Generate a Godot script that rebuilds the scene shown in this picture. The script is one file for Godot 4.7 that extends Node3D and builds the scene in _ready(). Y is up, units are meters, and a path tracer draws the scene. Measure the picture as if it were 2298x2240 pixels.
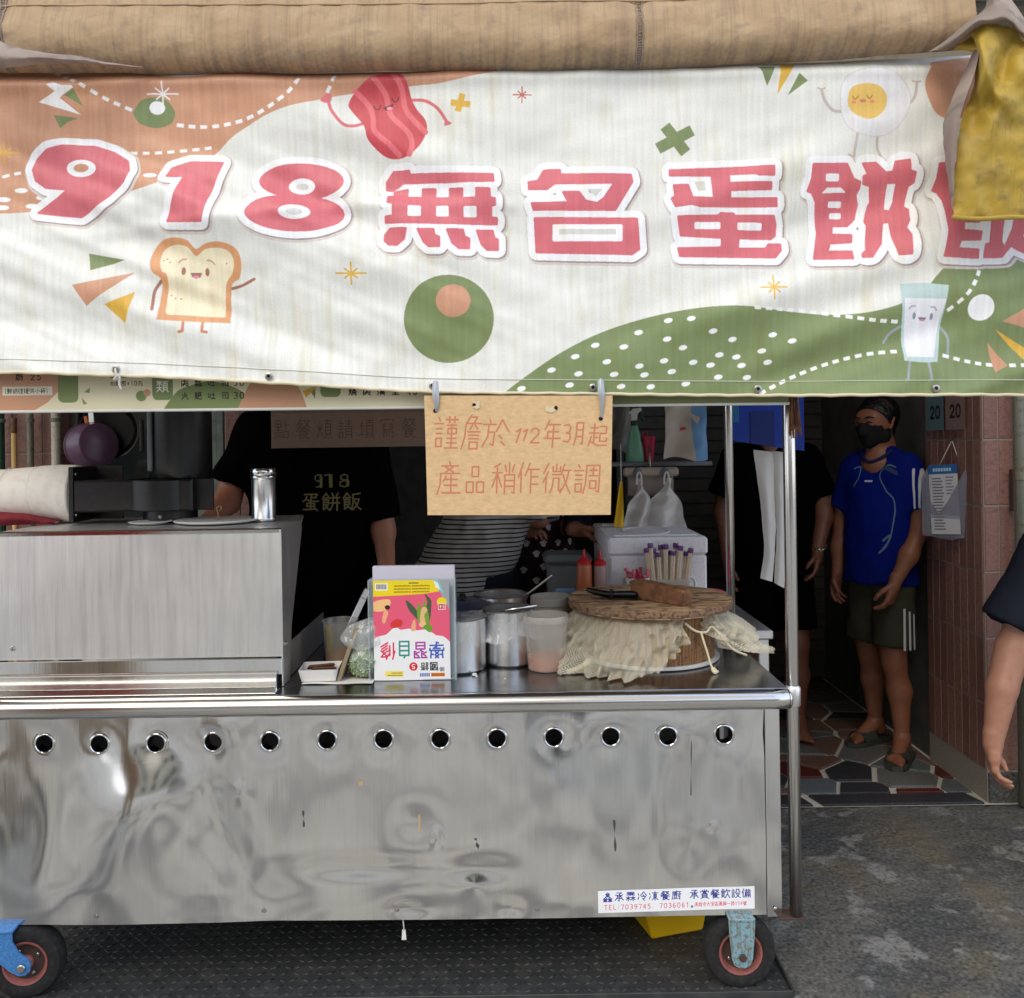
extends Node3D
# A street-side breakfast cart under a canvas awning: built object by object, in metres.

var M := {}          # materials by name
var taken := {}      # names in use at top level
var rng := RandomNumberGenerator.new()

func _ready() -> void:
	rng.seed = 918
	set_camera_and_light()
	make_materials()
	build_ground()
	build_facade()
	build_floor_stones()
	build_street_side()
	build_awning()
	build_banner()
	build_menu_board()
	build_cart()
	build_hood()
	build_on_hood()
	build_left_wall_things()
	build_notice()
	build_counter_things()
	build_back_table_things()
	build_doorway_things()
	build_people()
	build_under_cart()

func set_camera_and_light() -> void:
	var cam := Camera3D.new()
	cam.name = "camera"
	cam.position = Vector3(0, 1.49, 0)
	cam.rotation_degrees = Vector3(0, 0, -0.85)
	cam.near = 0.1
	cam.far = 200.0
	cam.projection = Camera3D.PROJECTION_FRUSTUM
	cam.size = 0.1 * 2240.0 / 1983.0
	cam.frustum_offset = Vector2(0, -0.1 * 120.0 / 1983.0)
	add_child(cam)
	cam.current = true
	var e := Environment.new()
	var sky := Sky.new()
	var sm := ProceduralSkyMaterial.new()
	sm.sky_top_color = Color(0.72, 0.80, 0.92)
	sm.sky_horizon_color = Color(0.93, 0.94, 0.95)
	sm.sky_curve = 0.25
	sm.ground_bottom_color = Color(0.30, 0.29, 0.28)
	sm.ground_horizon_color = Color(0.60, 0.60, 0.58)
	sky.sky_material = sm
	e.background_mode = Environment.BG_SKY
	e.sky = sky
	e.background_energy_multiplier = 1.12
	e.tonemap_mode = Environment.TONE_MAPPER_LINEAR
	e.tonemap_exposure = 2.0
	e.sdfgi_enabled = true
	e.ssao_enabled = true
	e.ssil_enabled = true
	var we := WorldEnvironment.new()
	we.name = "world_environment"
	we.environment = e
	add_child(we)
	var sun := DirectionalLight3D.new()
	sun.name = "sun"
	sun.light_energy = 0.3
	sun.light_angular_distance = 35.0
	sun.light_color = Color(1.0, 0.97, 0.92)
	sun.shadow_enabled = true
	sun.rotation_degrees = Vector3(-43, -26, 0)
	add_child(sun)

# ---------------------------------------------------------------- objects

func numbered(called: String) -> String:
	if not taken.has(called):
		taken[called] = 0
		return called
	taken[called] += 1
	return "%s_%03d" % [called, taken[called]]

func thing(called: String, label: String, category: String, at := Vector3.ZERO, turn := 0.0, group := "") -> Node3D:
	var o := Node3D.new()
	o.name = numbered(called)
	add_child(o)
	o.position = at
	o.rotation.y = turn
	tag(o, label, category, group)
	return o

func tag(o: Node, label: String, category: String, group := "") -> void:
	o.set_meta("label", label)
	o.set_meta("category", category)
	if group != "":
		o.set_meta("group", group)

func part(parent: Node, called: String, mesh: Mesh, mat: Material, at := Vector3.ZERO, turn := Vector3.ZERO, scl := Vector3.ONE) -> MeshInstance3D:
	var o := MeshInstance3D.new()
	o.name = called
	o.mesh = mesh
	o.material_override = mat
	o.position = at
	o.rotation = turn
	o.scale = scl
	parent.add_child(o, true)
	return o

func single(called: String, label: String, category: String, mesh: Mesh, mat: Material, at := Vector3.ZERO, turn := Vector3.ZERO, group := "") -> MeshInstance3D:
	var o := part(self, numbered(called), mesh, mat, at, turn)
	tag(o, label, category, group)
	return o

func struct(called: String, mesh: Mesh, mat: Material, at := Vector3.ZERO, turn := Vector3.ZERO) -> MeshInstance3D:
	var o := part(self, numbered(called), mesh, mat, at, turn)
	o.set_meta("kind", "structure")
	return o

func group_node(parent: Node, called: String, at := Vector3.ZERO, turn := Vector3.ZERO) -> Node3D:
	var o := Node3D.new()
	o.name = called
	o.position = at
	o.rotation = turn
	parent.add_child(o, true)
	return o

# ---------------------------------------------------------------- shapes

func commit(v: PackedVector3Array, idx: PackedInt32Array, uv := PackedVector2Array(), smooth := true) -> ArrayMesh:
	var st := SurfaceTool.new()
	st.begin(Mesh.PRIMITIVE_TRIANGLES)
	var has_uv := uv.size() == v.size()
	if smooth:
		st.set_smooth_group(0)
		for i in v.size():
			if has_uv: st.set_uv(uv[i])
			st.add_vertex(v[i])
		for i in idx: st.add_index(i)
	else:
		st.set_smooth_group(-1)
		for i in idx:
			if has_uv: st.set_uv(uv[i])
			st.add_vertex(v[i])
	st.generate_normals()
	return st.commit()

func join(meshes: Array) -> ArrayMesh:            # [[mesh, transform], ...] into one surface
	var st := SurfaceTool.new()
	st.begin(Mesh.PRIMITIVE_TRIANGLES)
	for m in meshes: st.append_from(m[0], 0, m[1])
	return st.commit()

func xform(at: Vector3, turn := Vector3.ZERO, s := Vector3.ONE) -> Transform3D:
	return Transform3D(Basis.from_euler(turn).scaled_local(s), at)

func bbox(size: Vector3, bev := 0.003) -> ArrayMesh:   # box with chamfered edges, centred
	var h := size * 0.5
	var b: float = min(bev, min(h.x, min(h.y, h.z)) * 0.9)
	var v := PackedVector3Array()
	var idx := PackedInt32Array()
	var quad := func(a: Vector3, c: Vector3, d: Vector3, e: Vector3, n: Vector3):
		var k := v.size()
		v.append_array([a, c, d, e])
		if (c - a).cross(d - a).dot(n) > 0: idx.append_array([k, k + 2, k + 1, k, k + 3, k + 2])
		else: idx.append_array([k, k + 1, k + 2, k, k + 2, k + 3])
	for ax in 3:
		var p := (ax + 1) % 3
		var q := (ax + 2) % 3
		for s in [-1.0, 1.0]:
			var c := []
			for w in [[-1, -1], [1, -1], [1, 1], [-1, 1]]:
				var t := Vector3.ZERO
				t[ax] = s * h[ax]
				t[p] = w[0] * (h[p] - b)
				t[q] = w[1] * (h[q] - b)
				c.append(t)
			var n := Vector3.ZERO
			n[ax] = s
			quad.call(c[0], c[1], c[2], c[3], n)
		for s in [-1.0, 1.0]:
			for r in [-1.0, 1.0]:
				var e0 := Vector3.ZERO
				e0[p] = s * h[p]
				e0[q] = r * (h[q] - b)
				var e1 := Vector3.ZERO
				e1[p] = s * (h[p] - b)
				e1[q] = r * h[q]
				var l := Vector3.ZERO
				l[ax] = h[ax] - b
				var n2 := Vector3.ZERO
				n2[p] = s
				n2[q] = r
				quad.call(e0 - l, e0 + l, e1 + l, e1 - l, n2)
	for sx in [-1.0, 1.0]:
		for sy in [-1.0, 1.0]:
			for sz in [-1.0, 1.0]:
				var k := v.size()
				v.append(Vector3(sx * h.x, sy * (h.y - b), sz * (h.z - b)))
				v.append(Vector3(sx * (h.x - b), sy * h.y, sz * (h.z - b)))
				v.append(Vector3(sx * (h.x - b), sy * (h.y - b), sz * h.z))
				if sx * sy * sz > 0: idx.append_array([k, k + 2, k + 1])
				else: idx.append_array([k, k + 1, k + 2])
	return commit(v, idx, PackedVector2Array(), false)

func lathe(prof: Array, seg := 32, crease := 0.75) -> ArrayMesh:   # prof: Vector2(radius, height), outside seen when heights run upward
	var n := prof.size()
	var dirs := []
	for i in n - 1:
		var d: Vector2 = (prof[i + 1] - prof[i]).normalized()
		dirs.append(Vector2(d.y, -d.x))
	var st := SurfaceTool.new()
	st.begin(Mesh.PRIMITIVE_TRIANGLES)
	var base := 0
	for i in n - 1:
		var na: Vector2 = dirs[i]
		var nb: Vector2 = dirs[i]
		if i > 0 and dirs[i - 1].dot(dirs[i]) > crease: na = (dirs[i - 1] + dirs[i]).normalized()
		if i < n - 2 and dirs[i + 1].dot(dirs[i]) > crease: nb = (dirs[i + 1] + dirs[i]).normalized()
		for k in seg + 1:
			var a := TAU * k / seg
			var c := cos(a)
			var s := sin(a)
			st.set_uv(Vector2(float(k) / seg, prof[i].y))
			st.set_normal(Vector3(na.x * c, na.y, na.x * s))
			st.add_vertex(Vector3(prof[i].x * c, prof[i].y, prof[i].x * s))
			st.set_uv(Vector2(float(k) / seg, prof[i + 1].y))
			st.set_normal(Vector3(nb.x * c, nb.y, nb.x * s))
			st.add_vertex(Vector3(prof[i + 1].x * c, prof[i + 1].y, prof[i + 1].x * s))
		for k in seg:
			var q := base + k * 2
			for w in [q, q + 2, q + 1, q + 1, q + 2, q + 3]: st.add_index(w)
		base += (seg + 1) * 2
	return st.commit()

func cyl(r: float, h: float, bev := 0.002, seg := 28) -> ArrayMesh:   # upright, base at 0
	var b: float = min(bev, min(r, h) * 0.45)
	return lathe([Vector2(0, 0), Vector2(r - b, 0), Vector2(r, b), Vector2(r, h - b), Vector2(r - b, h), Vector2(0, h)], seg)

func smooth_path(pts: Array, sub := 6) -> Array:
	var out := []
	for i in pts.size() - 1:
		var p0 = pts[max(i - 1, 0)]
		var p1 = pts[i]
		var p2 = pts[i + 1]
		var p3 = pts[min(i + 2, pts.size() - 1)]
		for k in sub: out.append(p1.cubic_interpolate(p2, p0, p3, float(k) / sub))
	out.append(pts[-1])
	return out

func tube(pts: Array, rad, seg := 10, caps := true) -> ArrayMesh:   # rad: number or array
	var v := PackedVector3Array()
	var uv := PackedVector2Array()
	var idx := PackedInt32Array()
	var n := pts.size()
	var t0: Vector3 = (pts[1] - pts[0]).normalized()
	var up := Vector3.UP if abs(t0.y) < 0.9 else Vector3.RIGHT
	var nx: Vector3 = t0.cross(up).normalized()
	var run := 0.0
	for i in n:
		var t: Vector3 = (pts[min(i + 1, n - 1)] - pts[max(i - 1, 0)]).normalized()
		nx = (nx - t * nx.dot(t)).normalized()
		var ny: Vector3 = t.cross(nx)
		var r: float = rad[i] if rad is Array else rad
		if i > 0: run += pts[i].distance_to(pts[i - 1])
		for k in seg + 1:
			var a := TAU * k / seg
			v.append(pts[i] + (nx * cos(a) + ny * sin(a)) * r)
			uv.append(Vector2(float(k) / seg, run))
	for i in n - 1:
		for k in seg:
			var q := i * (seg + 1) + k
			idx.append_array([q, q + 1, q + seg + 1, q + 1, q + seg + 2, q + seg + 1])
	if caps:
		for e in [0, n - 1]:
			var c := v.size()
			v.append(pts[e])
			uv.append(Vector2(0.5, 0.5))
			for k in seg:
				v.append(v[e * (seg + 1) + k])
				uv.append(Vector2(0.5, 0.5))
			for k in seg:
				if e == 0: idx.append_array([c, c + 1 + (k + 1) % seg, c + 1 + k])
				else: idx.append_array([c, c + 1 + k, c + 1 + (k + 1) % seg])
	return commit(v, idx, uv)

func rod(a: Vector3, b: Vector3, r: float, seg := 14) -> ArrayMesh:
	return tube([a, a.lerp(b, 0.5), b], r, seg)

func sheet(fn: Callable, nu: int, nv: int, uvfn = null, flip := false) -> ArrayMesh:   # fn(u, v) -> Vector3
	var v := PackedVector3Array()
	var uv := PackedVector2Array()
	var idx := PackedInt32Array()
	for j in nv + 1:
		for i in nu + 1:
			var a := float(i) / nu
			var b := float(j) / nv
			v.append(fn.call(a, b))
			uv.append(uvfn.call(a, b) if uvfn != null else Vector2(a, b))
	for j in nv:
		for i in nu:
			var q := j * (nu + 1) + i
			if flip: idx.append_array([q, q + nu + 1, q + 1, q + 1, q + nu + 1, q + nu + 2])
			else: idx.append_array([q, q + 1, q + nu + 1, q + 1, q + nu + 2, q + nu + 1])
	return commit(v, idx, uv)

func slab(outline: Array, depth: float, uvscale := 1.0, bev := 0.0) -> ArrayMesh:   # polygon in xy, front face at z = 0, back at -depth
	var pts := PackedVector2Array(outline)
	if Geometry2D.is_polygon_clockwise(pts): pts.reverse()
	var inner := pts
	if bev > 0.0:
		var off := Geometry2D.offset_polygon(pts, -bev)
		if off.size() == 1 and off[0].size() == pts.size():
			inner = off[0]
			if Geometry2D.is_polygon_clockwise(inner): inner.reverse()
			var best := 0
			for i in inner.size():
				if inner[i].distance_squared_to(pts[0]) < inner[best].distance_squared_to(pts[0]): best = i
			var turned := PackedVector2Array()
			for i in inner.size(): turned.append(inner[(i + best) % inner.size()])
			inner = turned
		else:
			bev = 0.0
	var tri := Geometry2D.triangulate_polygon(inner)
	var tri2 := Geometry2D.triangulate_polygon(pts)
	var v := PackedVector3Array()
	var uv := PackedVector2Array()
	var idx := PackedInt32Array()
	var n := pts.size()
	for p in inner:
		v.append(Vector3(p.x, p.y, 0))
		uv.append(Vector2(p.x, -p.y) * uvscale)
	for p in pts:
		v.append(Vector3(p.x, p.y, -depth))
		uv.append(Vector2(p.x, -p.y) * uvscale)
	var add := func(a: int, b: int, c: int, nrm: Vector3):
		if (v[b] - v[a]).cross(v[c] - v[a]).dot(nrm) > 0: idx.append_array([a, c, b])
		else: idx.append_array([a, b, c])
	for i in range(0, tri.size(), 3): add.call(tri[i], tri[i + 1], tri[i + 2], Vector3.BACK)
	for i in range(0, tri2.size(), 3): add.call(n + tri2[i], n + tri2[i + 1], n + tri2[i + 2], Vector3.FORWARD)
	for i in n:
		var j := (i + 1) % n
		var e := pts[j] - pts[i]
		var out3 := Vector3(e.y, -e.x, 0)
		var k := v.size()
		if bev > 0.0:
			v.append_array([v[i], v[j], Vector3(pts[i].x, pts[i].y, -bev), Vector3(pts[j].x, pts[j].y, -bev)])
			for w in 4: uv.append(Vector2(pts[i].x, -pts[i].y) * uvscale)
			add.call(k, k + 1, k + 2, out3 + Vector3.BACK * out3.length())
			add.call(k + 1, k + 3, k + 2, out3 + Vector3.BACK * out3.length())
			k = v.size()
		v.append_array([Vector3(pts[i].x, pts[i].y, -bev), Vector3(pts[j].x, pts[j].y, -bev), v[n + i], v[n + j]])
		for w in 4: uv.append(Vector2(pts[i].x, -pts[i].y) * uvscale)
		add.call(k, k + 1, k + 2, out3)
		add.call(k + 1, k + 3, k + 2, out3)
	return commit(v, idx, uv, false)

func panel(w: float, h: float, d: float, bev := 0.001) -> ArrayMesh:   # flat board, front face carries uv 0..1, centred, front at z = 0
	var b := bbox(Vector3(w - 0.0005, h - 0.0005, d), bev)
	var q := sheet(func(u, v): return Vector3((u - 0.5) * (w - bev), (0.5 - v) * (h - bev), 0.0006), 1, 1)
	return join([[b, xform(Vector3(0, 0, -d * 0.5))], [q, xform(Vector3.ZERO)]])

# ---------------------------------------------------------------- bodies: tapered bones joined smoothly, meshed as surface nets

class Field:
	var lo: Vector3
	var n: Vector3i
	var cell: float
	var f: PackedFloat32Array
	var wrinkle: FastNoiseLite
	var amp := 0.0

	func _init(bones: Array, c: float, k: float, noise_amp := 0.0, noise_freq := 9.0, seed_ := 1):
		cell = c
		lo = Vector3(1e9, 1e9, 1e9)
		var hi := -lo
		for b in bones:
			for e in [[b[0], b[2]], [b[1], b[3]]]:
				lo = lo.min(e[0] - Vector3.ONE * e[1])
				hi = hi.max(e[0] + Vector3.ONE * e[1])
		lo -= Vector3.ONE * (c * 2.5 + noise_amp)
		hi += Vector3.ONE * (c * 2.5 + noise_amp)
		n = Vector3i(((hi - lo) / c).ceil()) + Vector3i.ONE
		f.resize(n.x * n.y * n.z)
		f.fill(1.0)
		if noise_amp > 0.0:
			wrinkle = FastNoiseLite.new()
			wrinkle.seed = seed_
			wrinkle.frequency = noise_freq
			wrinkle.fractal_octaves = 2
			amp = noise_amp
		for b in bones: splat(b, k)

	func splat(b: Array, k: float) -> void:      # b: [from, to, r_from, r_to, z_squash, flat_end, flat_start]
		var a: Vector3 = b[0]
		var e: Vector3 = b[1]
		var ra: float = b[2]
		var rb: float = b[3]
		var zs: float = b[4] if b.size() > 4 else 1.0
		var flat: bool = b[5] if b.size() > 5 else false
		var flat0: bool = b[6] if b.size() > 6 else false
		var m := k + cell * 2.0 + amp
		var bl: Vector3 = a.min(e) - Vector3.ONE * (max(ra, rb) + m)
		var bh: Vector3 = a.max(e) + Vector3.ONE * (max(ra, rb) + m)
		var i0 := Vector3i(((bl - lo) / cell).floor()).clamp(Vector3i.ZERO, n - Vector3i.ONE)
		var i1 := Vector3i(((bh - lo) / cell).ceil()).clamp(Vector3i.ZERO, n - Vector3i.ONE)
		var q := Vector3(1, 1, zs)
		var d := (e - a) * q
		var dd: float = max(d.length_squared(), 1e-9)
		var dn: Vector3 = (e - a).normalized()
		for z in range(i0.z, i1.z + 1):
			for y in range(i0.y, i1.y + 1):
				var at := (z * n.y + y) * n.x
				for x in range(i0.x, i1.x + 1):
					var p := lo + Vector3(x, y, z) * cell
					var w := (p - a) * q
					var t := clampf(w.dot(d) / dd, 0.0, 1.0)
					var s := (w - d * t).length() - lerpf(ra, rb, t)
					if zs > 1.0: s /= sqrt(zs)
					if flat: s = max(s, (p - e).dot(dn))
					if flat0: s = max(s, (a - p).dot(dn))
					if s < m:
						var g := f[at + x]
						var h := clampf(0.5 + 0.5 * (g - s) / k, 0.0, 1.0)
						f[at + x] = lerpf(g, s, h) - k * h * (1.0 - h)

	func cut(pl: Plane) -> void:                 # keeps what lies under the plane
		for z in n.z:
			for y in n.y:
				for x in n.x:
					var at := (z * n.y + y) * n.x + x
					if f[at] < 0.2: f[at] = max(f[at], pl.distance_to(lo + Vector3(x, y, z) * cell))

	func rough() -> void:
		if amp <= 0.0: return
		for z in n.z:
			for y in n.y:
				for x in n.x:
					var at := (z * n.y + y) * n.x + x
					if abs(f[at]) < amp * 2.0 + cell * 2.0:
						var p := lo + Vector3(x, y, z) * cell
						f[at] += amp * wrinkle.get_noise_3d(p.x * 1.6, p.y, p.z)

	func mesh_into(v: PackedVector3Array, idx: PackedInt32Array) -> Array:
		var id := PackedInt32Array()
		id.resize(f.size())
		id.fill(-1)
		var sx := 1
		var sy := n.x
		var sz := n.x * n.y
		var offs := [0, sx, sy, sx + sy, sz, sx + sz, sy + sz, sx + sy + sz]
		var cor := [Vector3(0, 0, 0), Vector3(1, 0, 0), Vector3(0, 1, 0), Vector3(1, 1, 0), Vector3(0, 0, 1), Vector3(1, 0, 1), Vector3(0, 1, 1), Vector3(1, 1, 1)]
		var edges := [[0, 1], [2, 3], [4, 5], [6, 7], [0, 2], [1, 3], [4, 6], [5, 7], [0, 4], [1, 5], [2, 6], [3, 7]]
		for z in n.z - 1:
			for y in n.y - 1:
				for x in n.x - 1:
					var at := x + y * sy + z * sz
					var g0 := f[at]
					if absf(g0) > cell * 2.5: continue
					var ins := 0
					for o in offs:
						if f[at + o] < 0.0: ins += 1
					if ins == 0 or ins == 8: continue
					var sum := Vector3.ZERO
					var c := 0
					for e in edges:
						var fa := f[at + offs[e[0]]]
						var fb := f[at + offs[e[1]]]
						if (fa < 0.0) != (fb < 0.0):
							sum += cor[e[0]].lerp(cor[e[1]], fa / (fa - fb))
							c += 1
					id[at] = v.size()
					v.append(lo + (Vector3(x, y, z) + sum / c) * cell)
		for z in range(1, n.z - 1):
			for y in range(1, n.y - 1):
				for x in range(1, n.x - 1):
					var at := x + y * sy + z * sz
					var g := f[at]
					if absf(g) > cell * 1.8: continue
					for ax in 3:
						var st: int = [sx, sy, sz][ax]
						var p: int = [sy, sz, sx][ax]
						var q: int = [sz, sx, sy][ax]
						var h := f[at + st]
						if (g < 0.0) == (h < 0.0): continue
						var a := id[at]
						var b := id[at - p]
						var c := id[at - p - q]
						var d := id[at - q]
						if a < 0 or b < 0 or c < 0 or d < 0: continue
						if g < 0.0: idx.append_array([a, c, b, a, d, c])
						else: idx.append_array([a, b, c, a, c, d])
		return [v, idx]

func bodies(fields: Array, uvscale := Vector2.ONE, uvoff := Vector2.ZERO, from_side := false) -> ArrayMesh:   # one continuous surface out of several grids
	var v := PackedVector3Array()
	var idx := PackedInt32Array()
	for f in fields:
		var got: Array = f.mesh_into(v, idx)
		v = got[0]
		idx = got[1]
	var uv := PackedVector2Array()
	for p in v: uv.append(Vector2(p.z if from_side else p.x, -p.y) * uvscale + uvoff)
	return commit(v, idx, uv)

# ---------------------------------------------------------------- drawing flat print

class Canvas:
	var im: Image
	var t := Transform2D.IDENTITY
	var zoom := 1.0

	func _init(w: int, h: int, c: Color):
		im = Image.create(w, h, false, Image.FORMAT_RGBA8)
		im.fill(c)

	func frame(xf: Transform2D) -> void:
		t = xf
		zoom = sqrt(absf(xf.determinant()))

	func raw(p: PackedVector2Array, c: Color) -> void:
		var n := p.size()
		var y0 := 1e9
		var y1 := -1e9
		for q in p:
			y0 = min(y0, q.y)
			y1 = max(y1, q.y)
		var h := im.get_height()
		for y in range(max(0, int(ceil(y0 - 0.5))), min(h - 1, int(floor(y1 - 0.5))) + 1):
			var yy := y + 0.5
			var xs := []
			for i in n:
				var a := p[i]
				var b := p[(i + 1) % n]
				if (a.y <= yy) != (b.y <= yy): xs.append(a.x + (yy - a.y) * (b.x - a.x) / (b.y - a.y))
			xs.sort()
			for i in range(0, xs.size() - 1, 2):
				var x0 := int(round(xs[i]))
				var x1 := int(round(xs[i + 1]))
				if x1 > x0: im.fill_rect(Rect2i(x0, y, x1 - x0, 1), c)

	func poly(pts: Array, c: Color) -> void:
		var p := PackedVector2Array()
		for q in pts: p.append(t * Vector2(q[0], q[1]) if q is Array else t * q)
		raw(p, c)

	func soft(pts: Array, c: Color, sub := 5) -> void:      # closed smooth outline
		poly(round_off(pts, sub), c)

	func round_off(pts: Array, sub := 5) -> Array:
		var n := pts.size()
		var q := []
		for w in pts: q.append(Vector2(w[0], w[1]) if w is Array else w)
		var out := []
		for i in n:
			for k in sub: out.append(q[i].cubic_interpolate(q[(i + 1) % n], q[(i + n - 1) % n], q[(i + 2) % n], float(k) / sub))
		return out

	func curve(pts: Array, sub := 8) -> Array:
		var q := []
		for w in pts: q.append(Vector2(w[0], w[1]) if w is Array else w)
		var out := []
		for i in q.size() - 1:
			for k in sub: out.append(q[i].cubic_interpolate(q[i + 1], q[max(i - 1, 0)], q[min(i + 2, q.size() - 1)], float(k) / sub))
		out.append(q[-1])
		return out

	func dot_at(p: Vector2, r: float, c: Color) -> void:
		var q := PackedVector2Array()
		for k in 14: q.append(p + Vector2.from_angle(TAU * k / 14) * r)
		raw(q, c)

	func line(pts: Array, w: float, c: Color, closed := false, ends := true) -> void:
		var q := []
		for p in pts: q.append(t * Vector2(p[0], p[1]) if p is Array else t * p)
		var hw := w * zoom * 0.5
		var n := q.size()
		for i in (n if closed else n - 1):
			var a: Vector2 = q[i]
			var b: Vector2 = q[(i + 1) % n]
			var d := (b - a).normalized()
			var s := Vector2(-d.y, d.x) * hw
			raw(PackedVector2Array([a + s, b + s, b - s, a - s]), c)
		if hw > 0.8:
			for i in n:
				if ends or closed or (i > 0 and i < n - 1): dot_at(q[i], hw, c)

	func oval(x: float, y: float, rx: float, ry: float, c: Color, turn := 0.0) -> void:
		var p := PackedVector2Array()
		for k in 40: p.append(t * (Vector2(x, y) + (Vector2(cos(TAU * k / 40) * rx, sin(TAU * k / 40) * ry)).rotated(turn)))
		raw(p, c)

	func rect(x: float, y: float, w: float, h: float, c: Color) -> void:
		poly([[x, y], [x + w, y], [x + w, y + h], [x, y + h]], c)

	func rrect(x: float, y: float, w: float, h: float, r: float, c: Color) -> void:
		var p := []
		for k in [[x + w - r, y + h - r, 0], [x + r, y + h - r, 1], [x + r, y + r, 2], [x + w - r, y + r, 3]]:
			for i in 6: p.append(Vector2(k[0], k[1]) + Vector2.from_angle(PI / 2 * (k[2] + i / 5.0)) * r)
		poly(p, c)

	func dashes(pts: Array, w: float, on: float, off: float, c: Color) -> void:
		var p := curve(pts, 16)
		var run := 0.0
		var seg := []
		for i in p.size() - 1:
			var a: Vector2 = p[i]
			var b: Vector2 = p[i + 1]
			var l := a.distance_to(b)
			var m := int(ceil(l / 1.5))
			for k in m:
				var q := a.lerp(b, float(k) / m)
				if fmod(run + l * k / m, on + off) < on: seg.append(q)
				elif seg.size() > 1:
					line([seg[0], seg[-1]], w, c, false, false)
					seg = []
			run += l

	func star(x: float, y: float, rx: float, ry: float, w: float, c: Color) -> void:
		for k in 8:
			var d := Vector2.from_angle(TAU * k / 8)
			var s := 1.0 if k % 2 == 0 else 0.62
			line([Vector2(x, y) + d * 2.0, Vector2(x + d.x * rx * s, y + d.y * ry * s)], w, c, false, false)

	func glyph(strokes: String, x: float, y: float, w: float, h: float, th: float, c: Color, slant := 0.0) -> void:
		for s in strokes.split("/", false):
			var nums := s.strip_edges().split(" ", false)
			var pts := []
			for i in range(0, nums.size() - 1, 2):
				var a := float(nums[i]) * 0.01
				var b := float(nums[i + 1]) * 0.01
				pts.append(Vector2(x + a * w + (0.5 - b) * h * slant, y + b * h))
			if pts.size() > 1: line(pts, th, c)

	func tex() -> ImageTexture:
		return ImageTexture.create_from_image(im)

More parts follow.
